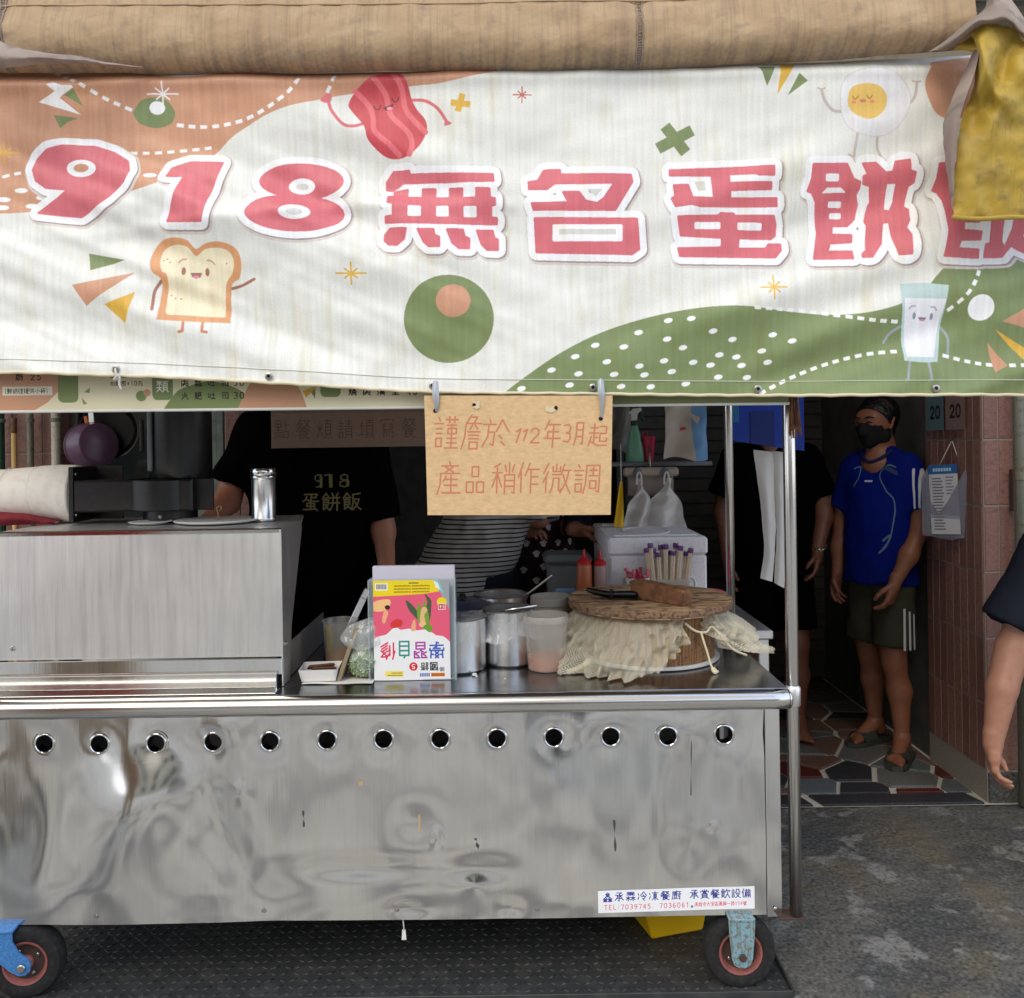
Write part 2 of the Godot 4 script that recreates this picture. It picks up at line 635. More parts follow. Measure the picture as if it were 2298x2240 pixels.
# Writing: each character is a list of pen strokes in a 100 x 100 square; a name in front of a box places a smaller character there.
var PEN := {
	"口": "12 15 88 15 88 88 12 88 12 15", "日": "20 5 80 5 80 95 20 95 20 5/20 50 80 50", "目": "20 3 80 3 80 97 20 97 20 3/20 34 80 34/20 66 80 66",
	"月": "24 5 80 5 80 95 68 90/24 5 24 62 8 97/24 34 80 34/24 62 80 62", "言": "42 2 58 12/8 22 92 22/22 38 78 38/22 53 78 53/22 68 78 68 78 95 22 95 22 68",
	"飠": "50 0 5 32/50 0 95 30/32 28 68 28/22 38 80 38 80 68 22 68 22 38/22 53 80 53/22 68 22 95 55 84/52 72 92 97", "亻": "62 0 12 48/42 30 42 98", "氵": "20 8 48 22/8 38 38 50/12 97 52 62",
	"冫": "15 18 42 36/10 88 48 56", "木": "4 30 96 30/50 2 50 98/48 32 6 78/52 32 94 78", "火": "50 4 50 45 8 97/50 45 94 97/18 26 28 52/84 22 70 50", "土": "15 36 85 36/50 5 50 92/4 92 96 92",
	"扌": "8 24 84 24/50 2 50 88 28 94/6 62 86 46", "彳": "62 0 12 32/66 28 8 62/42 46 42 98", "艹": "4 50 96 50/30 8 30 92/70 8 70 92", "宀": "50 0 50 18/6 52 6 20 94 20 90 50",
	"雨": "8 6 92 6/50 6 50 96/8 92 8 34 92 34 92 92/24 50 40 60/24 74 40 84/62 50 78 60/62 74 78 84", "禾": "78 3 22 14/4 32 96 32/50 10 50 98/48 35 6 78/52 35 94 78",
	"頁": "4 5 96 5/50 5 42 20/18 22 82 22 82 75 18 75 18 22/18 40 82 40/18 57 82 57/38 77 6 98/62 77 96 98", "金": "50 0 2 38/50 0 98 38/28 38 72 38/15 58 85 58/50 38 50 92/25 68 34 84/75 68 66 84/4 92 96 92",
	"大": "5 35 95 35/50 2 50 36 6 97/50 36 95 97", "小": "50 4 50 96 38 88/24 34 8 70/76 34 94 70", "市": "50 2 50 14/5 20 95 20/18 84 18 40 82 40 82 82/50 20 50 98", "一": "4 50 96 50", "元": "20 14 80 14/4 42 96 42/36 42 30 75 6 97/62 42 62 90 94 92 95 74",
	"吐": "@口 0 15 36 65@土 40 5 60 92", "司": "8 8 92 8 92 95 76 90/8 32 66 32/@口 8 48 60 44", "肉": "8 96 8 22 92 22 92 96/50 2 50 40 20 72/52 40 80 60/50 58 28 88/52 62 80 88", "奶": "30 4 10 62 42 96/8 30 50 30 36 70 4 96/54 10 90 10 80 48 96 48 92 92 76 86/66 10 64 60 46 97",
	"加": "6 26 46 26 44 92 32 86/28 4 26 50 4 96/@口 54 22 46 70", "起": "10 18 46 18/28 2 28 40/4 40 50 40/28 40 28 84/28 60 46 60/14 56 2 96/12 78 50 94 98 94/56 12 92 12 92 42 60 42/60 42 60 76 96 76 96 62",
	"年": "30 2 8 34/26 16 92 16/24 42 86 42/24 42 24 66/4 66 98 66/56 16 56 98", "於": "26 2 30 14/4 20 50 20/24 20 22 60 4 96/22 46 46 46 42 92 32 86/72 4 52 44/72 4 97 44/62 58 74 68/70 78 84 90",
	"謹": "@言 0 2 40 96@艹 46 0 54 22/54 28 92 28/@口 52 34 46 22/73 24 73 97/56 68 92 68/54 82 94 82/46 97 100 97", "詹": "46 0 24 22/44 6 74 6 60 22/20 24 96 24/20 24 16 64 2 97/52 28 40 40/64 28 78 40/30 48 90 48/36 58 84 58/36 68 84 68/@口 34 74 52 26",
	"產": "50 0 54 8/18 13 86 13/34 16 68 32/66 16 34 32/12 36 94 36/14 36 12 70 0 98/36 44 26 60/32 54 84 54/30 72 84 72/58 42 58 94/20 95 98 95", "品": "@口 28 0 44 46@口 0 52 46 48@口 54 52 46 48", "稍": "@禾 0 0 44 98/72 0 72 34/54 8 60 28/92 6 84 28/54 38 94 38 94 96 84 92/54 38 54 98/54 56 94 56/54 74 94 74",
	"作": "@亻 0 0 40 98/56 2 36 42/50 22 98 22/62 22 62 98/62 46 94 46/62 70 94 70", "微": "@彳 0 0 30 98/48 2 48 24/36 10 36 26 62 26 62 10/34 36 64 36/38 48 36 74 28 96/38 48 58 48 58 88 64 92 66 84/76 2 66 34/70 22 98 22/92 24 84 60 64 97/72 36 84 70 99 97",
	"調": "@言 0 2 40 96/48 6 96 6 96 94 86 90/48 6 46 66 38 98/60 22 86 22/73 12 73 38/58 40 88 40/@口 58 52 30 34", "無": "26 0 8 26/22 12 92 12/22 12 22 68/44 12 44 68/66 12 66 68/86 12 86 68/4 38 98 38/2 68 98 68/14 78 6 97/34 78 38 96/60 78 66 96/84 78 94 97",
	"名": "46 0 8 42/44 12 84 12 60 46 4 72/28 28 48 42/@口 34 54 60 46", "蛋": "12 6 88 6 80 18/50 6 50 40/50 24 82 24/26 18 20 34 4 46/22 34 44 44 97 46/@口 20 54 60 22/50 48 50 92/8 92 80 90/72 82 92 98",
	"餅": "@飠 0 0 46 98/58 0 66 18/92 0 82 18/50 26 100 26/48 56 100 56/64 26 62 66 48 98/86 26 86 98", "飯": "@飠 0 0 46 98/98 4 56 10/58 8 56 60 46 98/60 36 92 36 76 74 54 98/64 48 80 82 100 98",
	"鑫": "@金 26 0 48 48@金 0 52 48 48@金 52 52 48 48", "承": "22 4 78 4 54 22/50 18 50 96 38 90/28 34 70 34/28 50 72 50/24 68 74 68/8 30 34 30 26 62 4 88/88 26 66 44/60 36 96 88", "霖": "@雨 4 0 92 40@木 0 44 48 54@木 52 44 48 54", "冷": "@冫 0 5 30 90/66 0 32 42/66 0 99 42/58 34 72 44/42 52 90 52 68 78/54 72 76 98",
	"凍": "@冫 0 5 28 90/34 16 98 16/@日 42 28 48 36/66 2 66 98/62 66 34 94/70 66 99 94", "餐": "28 0 28 14/28 7 48 7/24 14 6 34/22 20 44 20 34 36 4 48/20 26 30 34/54 8 90 8 74 30 52 42/60 14 94 42/50 38 4 62/50 38 97 62/40 52 60 52/28 60 74 60 74 80 28 80 28 60/28 70 74 70/28 80 28 98 54 92/56 84 92 99",
	"廚": "52 0 54 8/8 12 97 12/10 12 10 60 0 98/20 24 56 24/38 16 38 34/18 36 58 36/@口 22 44 32 18/26 70 32 84/50 70 44 84/16 90 60 86/62 40 99 40/86 20 86 96 74 90/68 54 76 70", "賞": "50 0 50 14/26 4 34 14/76 2 66 14/6 30 6 18 94 18 92 30/@口 30 24 40 16/22 44 78 44 78 84 22 84 22 44/22 57 78 57/22 70 78 70/38 86 8 99/62 86 94 99",
	"飲": "@飠 0 0 46 98/66 0 50 34/62 16 98 16 90 34/74 30 72 58 48 98/74 54 99 98", "設": "@言 0 2 40 96/58 4 56 28 46 42/58 4 86 4 86 32 97 32/50 48 92 48 76 76 48 98/58 54 74 82 99 98", "備": "@亻 0 0 34 98/32 18 98 18/50 4 50 32/78 4 78 32/38 36 98 36/40 36 38 74 28 96/48 48 94 48 94 97/48 48 48 98/48 64 94 64/48 80 94 80/71 48 71 98",
	"高": "50 0 50 12/6 14 94 14/@口 30 20 40 22/10 98 10 48 90 48 90 96/@口 32 58 36 32", "雄": "4 22 44 22/20 2 14 60 0 92/28 40 12 82 40 78/60 2 48 40/56 24 56 98/56 24 98 24/56 48 94 48/56 70 94 70/54 95 99 95/76 24 76 95", "寮": "@宀 0 0 100 44/20 34 80 34/50 28 18 56/52 30 84 56/@日 34 50 32 26/50 76 50 98/30 82 16 94/70 82 84 94",
	"區": "97 6 6 6 6 94 98 94/@口 38 14 32 26@口 16 50 32 30@口 58 50 32 30", "鳳": "12 4 12 60 0 98/12 4 86 4 86 88 99 94/30 16 70 16/34 26 66 26 66 48 34 48 34 26/34 37 66 37/30 58 72 58/30 48 30 70 70 70 68 90 58 88/28 82 24 92/44 80 44 92", "屏": "12 6 92 6 92 28 12 28/12 6 12 60 0 98/34 34 42 44/76 34 66 44/24 50 96 50/20 72 99 72/44 50 40 78 22 98/74 50 74 98",
	"路": "@口 4 6 38 30/24 36 24 88/24 60 44 60/8 54 8 92/0 94 48 84/66 0 50 34/62 14 90 14 70 42 46 58/62 26 98 58/@口 56 62 38 36", "號": "@口 4 6 38 30/0 48 48 48/20 48 16 66 40 66 38 96 24 92/70 0 70 18/70 8 92 8/54 20 96 20 94 32/54 20 54 62 46 98/60 36 84 32/72 26 72 48 92 48/66 60 62 84 54 98/82 60 82 90 98 90 98 80",
	"鮮": "24 0 4 26/20 10 42 10 30 26/10 28 44 28 44 66 10 66 10 28/10 47 44 47/27 28 27 66/6 76 2 94/18 76 20 94/32 76 34 94/46 76 52 94/60 2 68 18/90 2 82 18/56 26 98 26/58 48 96 48/54 70 100 70/77 26 77 98", "僅": "@亻 0 0 34 98/36 14 99 14/52 2 52 26/84 2 84 26/52 26 84 26/@口 46 34 44 22/68 26 68 97/44 68 94 68/46 82 92 82/36 97 100 97",
	"提": "@扌 0 0 36 98@日 48 0 46 40/40 50 99 50/68 50 68 92/68 70 92 70/54 58 36 97/48 80 70 95 99 95", "供": "@亻 0 0 34 98/38 24 98 24/54 4 54 62/82 4 82 62/34 62 100 62/54 70 38 97/82 70 97 97", "杯": "@木 0 0 46 98/50 10 99 10/78 10 48 62/74 34 74 98/80 42 98 60",
	"腿": "@月 0 2 36 96/54 4 88 4 88 40 54 40/54 4 54 56 72 50/54 22 88 22/70 40 94 66/84 36 70 52/46 8 50 18/42 40 50 40 48 74 38 94/44 80 66 95 99 95", "燒": "@火 0 2 38 96@土 56 0 30 26@土 40 30 28 28@土 72 30 28 28/42 66 99 66/58 66 56 84 38 98/80 66 80 92 98 92 98 82", "漢": "@氵 0 2 32 96@艹 34 0 64 22@口 44 26 46 22/66 22 66 72/36 58 98 58/34 74 100 74/64 74 38 98/68 76 98 98",
	"堡": "@亻 4 0 24 52@口 44 0 44 18@木 32 20 66 36/18 72 82 72/50 58 50 95/4 96 96 96", "鬆": "10 4 44 4/10 4 10 38 46 38/10 15 42 15/10 26 42 26/86 2 58 14/90 14 58 28/94 26 60 42/@木 4 50 40 48/64 50 48 74/78 50 98 74/72 72 56 96 92 92/84 80 97 98", "類": "@木 2 2 44 44/10 4 16 14/40 4 34 14/4 60 46 60/24 50 22 76 2 98/26 70 46 94@頁 50 2 50 96",
	"點": "6 6 44 6 44 38 6 38 6 6/6 22 44 22/25 6 25 66/4 52 46 52/0 66 50 66/6 78 2 96/20 78 22 94/34 78 38 94/46 76 54 94/72 4 72 52/72 26 98 26/@口 56 54 40 40", "煩": "@火 0 2 44 96@頁 50 2 50 96", "請": "@言 0 2 40 96/48 12 98 12/52 26 94 26/44 40 100 40/73 2 73 40/54 50 92 50 92 96 82 92/54 50 54 98/54 64 92 64/54 80 92 80",
	"填": "@土 0 12 38 76/46 10 98 10/72 0 70 18/52 20 92 20 92 70 52 70 52 20/52 37 92 37/52 54 92 54/42 80 100 80/60 84 46 98/82 84 98 98", "寫": "@宀 0 0 100 40/38 28 20 32 20 54/20 42 36 42/62 30 80 30 80 54/64 42 78 42/18 56 82 56/34 56 22 70 88 70 84 96 72 92/26 80 22 94/42 80 42 92/60 78 62 90",
	"學": "8 4 12 44/92 4 88 44/10 24 26 24/74 24 90 24/38 4 60 20/60 4 38 20/38 24 60 40/60 24 38 40/2 62 2 48 98 48 96 60/26 60 74 60 54 70/52 68 52 97 38 92/6 78 96 78", "習": "6 6 42 6 42 44 32 42/14 16 28 24/10 40 36 28/56 6 92 6 92 44 82 42/64 16 78 24/60 40 86 28/50 48 40 58/20 58 80 58 80 97 20 97 20 58/20 77 80 77", "自": "52 0 42 14/18 14 82 14 82 97 18 97 18 14/18 42 82 42/18 70 82 70",
	"修": "@亻 0 0 30 98/38 22 38 80/62 0 46 30/58 14 97 14 76 36 46 52/60 20 98 50/84 48 54 66/92 60 54 82/98 74 52 98", "國": "6 6 94 6 94 96 6 96 6 6/18 28 82 28/@口 24 38 26 24/18 76 54 70/58 14 66 62 84 86/80 42 56 82/70 16 78 22", "語": "@言 0 2 40 96/48 10 96 10/66 10 58 44/50 28 88 28 86 44/44 46 100 46/@口 52 58 42 38",
	"0": "30 8 70 8 88 30 88 70 70 92 30 92 12 70 12 30 30 8", "1": "28 24 54 6 54 94", "2": "14 28 26 10 60 6 84 20 82 40 14 94 90 94", "3": "16 12 60 6 84 22 76 44 44 48 80 54 86 78 64 94 16 90", "4": "66 94 66 6 10 66 92 66", "5": "82 8 26 8 20 44 58 38 84 54 84 78 62 94 16 88", "6": "76 10 40 12 16 46 16 76 36 94 66 94 84 76 80 56 58 46 18 58",
	"7": "12 8 88 8 44 94", "8": "50 6 78 16 78 38 50 48 22 38 22 16 50 6/50 48 86 60 86 84 50 94 14 84 14 60 50 48", "9": "82 42 44 54 18 42 18 20 42 6 70 10 84 30 82 60 58 90 26 92", "T": "8 8 92 8/50 8 50 94", "E": "84 8 18 8 18 94 86 94/18 50 74 50", "L": "18 8 18 94 86 94", ":": "50 30 50 36/50 70 50 76", ".": "46 90 54 90", "+": "50 20 50 80/20 50 80 50", "(": "70 4 46 30 46 70 70 96", ")": "30 4 54 30 54 70 30 96"}

func strokes_of(ch: String) -> String:
	var s: String = PEN.get(ch, "")
	if not s.contains("@"): return s
	var out := ""
	for piece in s.replace("@", "/@").split("/", false):
		var q := piece.strip_edges()
		if not q.begins_with("@"):
			out += q + "/"
			continue
		var f := q.substr(1).split(" ", false)
		var sub := strokes_of(f[0])
		for st in sub.split("/", false):
			var nums := st.strip_edges().split(" ", false)
			for i in range(0, nums.size() - 1, 2):
				out += "%.1f %.1f " % [float(f[1]) + float(nums[i]) * float(f[3]) * 0.01, float(f[2]) + float(nums[i + 1]) * float(f[4]) * 0.01]
			out += "/"
	return out

func write(cv: Canvas, text: String, x: float, y: float, w: float, h: float, gap: float, th: float, c: Color, slant := 0.0) -> float:
	for ch in text:
		if ch == " ":
			x += w * 0.6 + gap
			continue
		var narrow := 0.62 if ch.unicode_at(0) < 128 else 1.0
		if ch in ":.()": narrow = 0.4
		cv.glyph(strokes_of(ch), x, y, w * narrow, h, th, c, slant)
		x += w * narrow + gap
	return x

# ---------------------------------------------------------------- surface textures

func noise_image(w: int, h: int, freq: float, seed_: int, oct := 4, sx := 1.0, sy := 1.0, kind := FastNoiseLite.TYPE_SIMPLEX_SMOOTH) -> PackedByteArray:
	var nz := FastNoiseLite.new()
	nz.noise_type = kind
	nz.seed = seed_
	nz.frequency = freq
	nz.fractal_octaves = oct
	var im := nz.get_seamless_image(int(w * sx), int(h * sy))
	if sx != 1.0 or sy != 1.0: im.resize(w, h, Image.INTERPOLATE_BILINEAR)
	im.convert(Image.FORMAT_L8)
	return im.get_data()

func ramp_tex(w: int, h: int, layers: Array, base: Color) -> ImageTexture:   # layers: [bytes, low, high, colour, strength]: where the noise lies between low and high, the colour comes in
	var n := w * h
	var out := PackedByteArray()
	out.resize(n * 3)
	var lut := []
	for l in layers:
		var t := PackedFloat32Array()
		for i in 256: t.append(smoothstep(l[1], l[2], i / 255.0) * l[4])
		lut.append(t)
	var k := layers.size()
	for i in n:
		var r := base.r
		var g := base.g
		var b := base.b
		for j in k:
			var l: Array = layers[j]
			var a: float = lut[j][l[0][i]]
			if a > 0.0:
				var c: Color = l[3]
				r += (c.r - r) * a
				g += (c.g - g) * a
				b += (c.b - b) * a
		out[i * 3] = int(r * 255.0)
		out[i * 3 + 1] = int(g * 255.0)
		out[i * 3 + 2] = int(b * 255.0)
	return ImageTexture.create_from_image(Image.create_from_data(w, h, false, Image.FORMAT_RGB8, out))

func grey_tex(w: int, h: int, bytes: PackedByteArray, lo: float, hi: float) -> ImageTexture:
	var out := PackedByteArray()
	out.resize(w * h)
	for i in w * h: out[i] = int(lerpf(lo, hi, bytes[i] / 255.0) * 255.0)
	return ImageTexture.create_from_image(Image.create_from_data(w, h, false, Image.FORMAT_L8, out))

func bump_tex(w: int, h: int, bytes: PackedByteArray, strength: float) -> ImageTexture:
	var im := Image.create_from_data(w, h, false, Image.FORMAT_L8, bytes)
	im.convert(Image.FORMAT_RGBA8)
	im.bump_map_to_normal_map(strength)
	return ImageTexture.create_from_image(im)

func mat(c: Color, rough := 0.7, metal := 0.0) -> StandardMaterial3D:
	var m := StandardMaterial3D.new()
	m.albedo_color = c
	m.roughness = rough
	m.metallic = metal
	m.cull_mode = BaseMaterial3D.CULL_DISABLED
	return m

func tmat(tex: Texture2D, rough := 0.7, metal := 0.0) -> StandardMaterial3D:
	var m := mat(Color.WHITE, rough, metal)
	m.albedo_texture = tex
	return m

func tri(m: StandardMaterial3D, scale: float) -> StandardMaterial3D:      # world triplanar, scale = repeats per metre
	m.uv1_triplanar = true
	m.uv1_world_triplanar = true
	m.uv1_scale = Vector3.ONE * scale
	return m

func bumped(m: StandardMaterial3D, tex: Texture2D, amount := 1.0) -> StandardMaterial3D:
	m.normal_enabled = true
	m.normal_texture = tex
	m.normal_scale = amount
	return m

func make_materials() -> void:
	# plain noise, shared by several materials
	var n1 := noise_image(512, 512, 0.012, 11, 5)
	var n2 := noise_image(512, 512, 0.03, 12, 4)
	var n3 := noise_image(512, 512, 0.11, 13, 3)
	var streak_v := noise_image(512, 512, 0.06, 14, 3, 1.0, 0.06)
	var streak_f := noise_image(512, 512, 0.25, 15, 2, 1.0, 0.03)
	var bump_f := bump_tex(512, 512, n3, 2.0)
	var bump_c := bump_tex(512, 512, n2, 3.0)
	# concrete of the street: stains, scuffs, a few pale scraped patches
	var ca := noise_image(1024, 1024, 0.004, 21, 5)
	var cb := noise_image(1024, 1024, 0.010, 22, 7)
	var cc := noise_image(1024, 1024, 0.16, 23, 3)
	var cd := noise_image(1024, 1024, 0.006, 24, 6, 1.0, 0.55)
	var ce := noise_image(1024, 1024, 0.035, 26, 6)
	var crack := noise_image(1024, 1024, 0.0035, 25, 6)
	for i in crack.size(): crack[i] = 255 - min(255, abs(int(crack[i]) - 120) * 14)
	var scuff := PackedByteArray()
	scuff.resize(crack.size())
	for i in scuff.size(): scuff[i] = clampi(int(cb[i]) + (int(ce[i]) - 128) / 2, 0, 255)
	var ct := ramp_tex(1024, 1024, [
		[cd, 0.40, 0.75, Color(0.40, 0.365, 0.295), 0.85], [ca, 0.42, 0.75, Color(0.265, 0.27, 0.275), 0.85], [ce, 0.35, 0.95, Color(0.33, 0.32, 0.31), 0.35],
		[scuff, 0.58, 0.78, Color(0.54, 0.53, 0.52), 0.8], [cc, 0.52, 0.85, Color(0.55, 0.54, 0.52), 0.45], [cc, 0.42, 0.15, Color(0.12, 0.12, 0.115), 0.55], [crack, 0.90, 1.0, Color(0.42, 0.42, 0.41), 0.55]], Color(0.375, 0.365, 0.345))
	M.concrete = bumped(tri(tmat(ct, 0.8), 0.36), bump_tex(1024, 1024, ce, 3.5), 0.9)
	M.pale_street = tri(tmat(ramp_tex(512, 512, [[n3, 0.4, 0.8, Color(0.62, 0.60, 0.55), 0.7], [n1, 0.50, 0.64, Color(0.42, 0.41, 0.40), 0.8], [n2, 0.60, 0.75, Color(0.80, 0.77, 0.71), 0.6]], Color(0.68, 0.66, 0.615)), 0.9), 0.42)  # pale as if sunlit, patched darker: colour made for the steel to mirror
	# steel sheets: upright brushing, wiped smears
	var rough_t := grey_tex(512, 512, streak_v, 0.75, 1.0)
	var steel_t := ramp_tex(512, 512, [[streak_f, 0.30, 0.80, Color(0.84, 0.83, 0.82), 0.3], [streak_v, 0.45, 0.9, Color(0.85, 0.83, 0.80), 0.35]], Color(0.88, 0.88, 0.88))
	M.steel = tri(tmat(steel_t, 0.165, 1.0), 1.3)
	M.steel.roughness_texture = rough_t
	bumped(M.steel, bump_tex(512, 512, streak_f, 1.0), 0.03)
	M.steel_matt = tri(tmat(steel_t, 0.52, 1.0), 1.3)
	M.steel_matt.roughness_texture = rough_t
	bumped(M.steel_matt, bump_tex(512, 512, streak_f, 1.0), 0.15)
	M.steel_pipe = mat(Color(0.80, 0.79, 0.78), 0.22, 1.0)
	M.steel_pot = tri(tmat(steel_t, 0.26, 1.0), 3.0)
	M.chrome = mat(Color(0.82, 0.82, 0.82), 0.12, 1.0)
	M.counter = tri(tmat(ramp_tex(512, 512, [[n1, 0.4, 0.8, Color(0.44, 0.45, 0.47), 0.6], [n3, 0.62, 0.9, Color(0.52, 0.52, 0.52), 0.5]], Color(0.56, 0.57, 0.59)), 0.22, 1.0), 1.7)
	M.dark_hole = mat(Color(0.03, 0.03, 0.03), 0.9)
	# tread plate and rubber
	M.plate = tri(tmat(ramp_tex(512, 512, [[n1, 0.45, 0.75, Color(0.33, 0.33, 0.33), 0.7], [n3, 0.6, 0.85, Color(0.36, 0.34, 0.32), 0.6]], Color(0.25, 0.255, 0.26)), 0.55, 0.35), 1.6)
	M.rubber = tri(tmat(ramp_tex(512, 512, [[n2, 0.5, 0.8, Color(0.20, 0.19, 0.18), 0.7]], Color(0.10, 0.10, 0.105)), 0.85), 3.0)
	M.rim_red = tri(tmat(ramp_tex(512, 512, [[n2, 0.55, 0.75, Color(0.48, 0.30, 0.27), 0.8], [n3, 0.62, 0.8, Color(0.36, 0.22, 0.18), 0.7]], Color(0.62, 0.36, 0.34)), 0.6), 5.0)
	M.fork_pale = tri(tmat(ramp_tex(512, 512, [[streak_v, 0.5, 0.8, Color(0.42, 0.44, 0.38), 0.8], [n2, 0.58, 0.72, Color(0.45, 0.33, 0.22), 0.6], [n3, 0.6, 0.85, Color(0.25, 0.38, 0.50), 0.7]], Color(0.50, 0.64, 0.70)), 0.6), 4.0)
	M.fork_blue = tri(tmat(ramp_tex(512, 512, [[n3, 0.60, 0.72, Color(0.14, 0.22, 0.34), 0.9], [n2, 0.5, 0.8, Color(0.33, 0.60, 0.85), 0.6]], Color(0.27, 0.52, 0.78)), 0.55), 5.0)
	M.rust = tri(tmat(ramp_tex(512, 512, [[n3, 0.4, 0.8, Color(0.33, 0.25, 0.21), 0.9]], Color(0.26, 0.20, 0.18)), 0.9), 6.0)
	M.bolt = mat(Color(0.70, 0.69, 0.67), 0.3, 1.0)
	# canvas of the awning: sun-bleached, with runs of dirt
	# mould and soot speckle the lowest hand's breadth, in runs
	var grime := PackedByteArray()
	grime.resize(512 * 512)
	for i in grime.size():
		var low := clampf((float(i / 512) - 418.0) / 94.0, 0.0, 1.0)
		grime[i] = clampi(int((int(streak_v[i]) * 0.40 + int(n1[i]) * 0.45 + int(n3[i]) * 0.30) * low), 0, 255)
	M.canvas = tmat(ramp_tex(512, 512, [[streak_v, 0.40, 0.95, Color(0.60, 0.50, 0.40), 0.6], [n1, 0.35, 0.85, Color(0.76, 0.66, 0.53), 0.6], [streak_f, 0.50, 0.95, Color(0.52, 0.45, 0.39), 0.35], [n2, 0.62, 0.95, Color(0.52, 0.46, 0.41), 0.35], [grime, 0.30, 0.75, Color(0.43, 0.38, 0.35), 0.6]], Color(0.70, 0.59, 0.46)), 0.85)
	M.canvas.backlight_enabled = true
	M.canvas.backlight = Color(0.30, 0.26, 0.20)
	M.canvas.uv1_scale = Vector3(1.1, 1.1, 1)      # the hem lies at v = 1
	bumped(M.canvas, bump_f, 0.25)
	M.canvas_grey = tmat(ramp_tex(512, 512, [[n1, 0.4, 0.8, Color(0.66, 0.60, 0.55), 0.8], [n2, 0.6, 0.85, Color(0.44, 0.40, 0.38), 0.6]], Color(0.56, 0.50, 0.46)), 0.85)
	M.tarp_yellow = tmat(ramp_tex(512, 512, [[n1, 0.35, 0.85, Color(0.60, 0.50, 0.20), 0.7], [n2, 0.58, 0.95, Color(0.46, 0.39, 0.20), 0.5], [streak_f, 0.66, 0.95, Color(0.46, 0.39, 0.22), 0.4]], Color(0.72, 0.60, 0.22)), 0.55)
	M.tarp_yellow.uv1_scale = Vector3(1.4, 1.4, 1)
	bumped(M.tarp_yellow, bump_c, 0.3)
	# walls
	var tile_layers := [[n2, 0.45, 0.8, Color(0.50, 0.35, 0.32), 0.8], [n3, 0.6, 0.85, Color(0.68, 0.54, 0.50), 0.6]]
	M.tile_a = bumped(tri(tmat(ramp_tex(512, 512, tile_layers, Color(0.56, 0.41, 0.375)), 0.5), 2.2), bump_c, 0.5)
	M.tile_b = bumped(tri(tmat(ramp_tex(512, 512, tile_layers, Color(0.52, 0.375, 0.34)), 0.5), 1.9), bump_c, 0.5)
	M.tile_c = bumped(tri(tmat(ramp_tex(512, 512, tile_layers, Color(0.60, 0.445, 0.40)), 0.55), 2.6), bump_c, 0.5)
	M.grout = tri(tmat(ramp_tex(512, 512, [[n3, 0.5, 0.9, Color(0.45, 0.42, 0.39), 0.8]], Color(0.62, 0.59, 0.55)), 0.9), 2.0)
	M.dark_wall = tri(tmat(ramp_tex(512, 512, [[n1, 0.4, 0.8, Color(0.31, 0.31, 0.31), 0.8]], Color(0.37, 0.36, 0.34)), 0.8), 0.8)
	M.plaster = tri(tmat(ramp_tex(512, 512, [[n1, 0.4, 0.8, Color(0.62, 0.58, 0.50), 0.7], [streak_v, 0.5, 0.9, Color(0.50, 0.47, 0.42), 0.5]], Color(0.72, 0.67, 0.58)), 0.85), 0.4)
	M.floor_grout = mat(Color(0.84, 0.82, 0.78), 0.8)
	M.stones = []
	for s in [[Color(0.55, 0.44, 0.41), Color(0.30, 0.23, 0.21)], [Color(0.50, 0.50, 0.49), Color(0.31, 0.31, 0.31)], [Color(0.19, 0.19, 0.20), Color(0.30, 0.30, 0.32)], [Color(0.40, 0.17, 0.15), Color(0.29, 0.12, 0.11)], [Color(0.47, 0.50, 0.51), Color(0.28, 0.31, 0.33)], [Color(0.52, 0.41, 0.34), Color(0.27, 0.20, 0.18)]]:
		M.stones.append(tri(tmat(ramp_tex(256, 256, [[noise_image(256, 256, 0.11, 40 + M.stones.size(), 3), 0.5, 0.66, s[1], 0.95]], s[0]), 0.42), 4.5))
	M.alu = tri(tmat(ramp_tex(256, 256, [[noise_image(256, 256, 0.03, 51, 4), 0.4, 0.8, Color(0.42, 0.46, 0.44), 0.7]], Color(0.52, 0.56, 0.54)), 0.45, 0.4), 1.5)
	M.glass_dark = mat(Color(0.10, 0.13, 0.13), 0.08)
	M.pipe_grey = tri(tmat(ramp_tex(512, 512, [[streak_v, 0.45, 0.8, Color(0.50, 0.46, 0.38), 0.8], [n2, 0.6, 0.8, Color(0.36, 0.34, 0.28), 0.7]], Color(0.46, 0.47, 0.43)), 0.55, 0.2), 2.0)
	M.pipe_white = tri(tmat(ramp_tex(512, 512, [[streak_v, 0.5, 0.85, Color(0.62, 0.56, 0.44), 0.7], [n2, 0.62, 0.8, Color(0.50, 0.44, 0.34), 0.6]], Color(0.76, 0.74, 0.68)), 0.6), 2.0)
	# wood
	var grain := noise_image(512, 512, 0.03, 61, 5, 0.07, 1.0)
	var wood_t := ramp_tex(512, 512, [[grain, 0.45, 0.7, Color(0.42, 0.30, 0.20), 0.8], [n1, 0.5, 0.8, Color(0.34, 0.25, 0.19), 0.7], [streak_f, 0.66, 0.9, Color(0.30, 0.21, 0.15), 0.2]], Color(0.70, 0.575, 0.43))
	M.wood_lid = tmat(wood_t, 0.75)
	M.wood_edge = tri(tmat(ramp_tex(256, 256, [[noise_image(256, 256, 0.05, 62, 4), 0.45, 0.75, Color(0.28, 0.19, 0.14), 0.9]], Color(0.54, 0.43, 0.33)), 0.8), 5.0)
	M.wood_stave = tri(tmat(ramp_tex(512, 512, [[streak_v, 0.45, 0.8, Color(0.36, 0.23, 0.13), 0.9], [n2, 0.6, 0.8, Color(0.20, 0.14, 0.10), 0.7]], Color(0.58, 0.42, 0.26)), 0.7), 3.0)
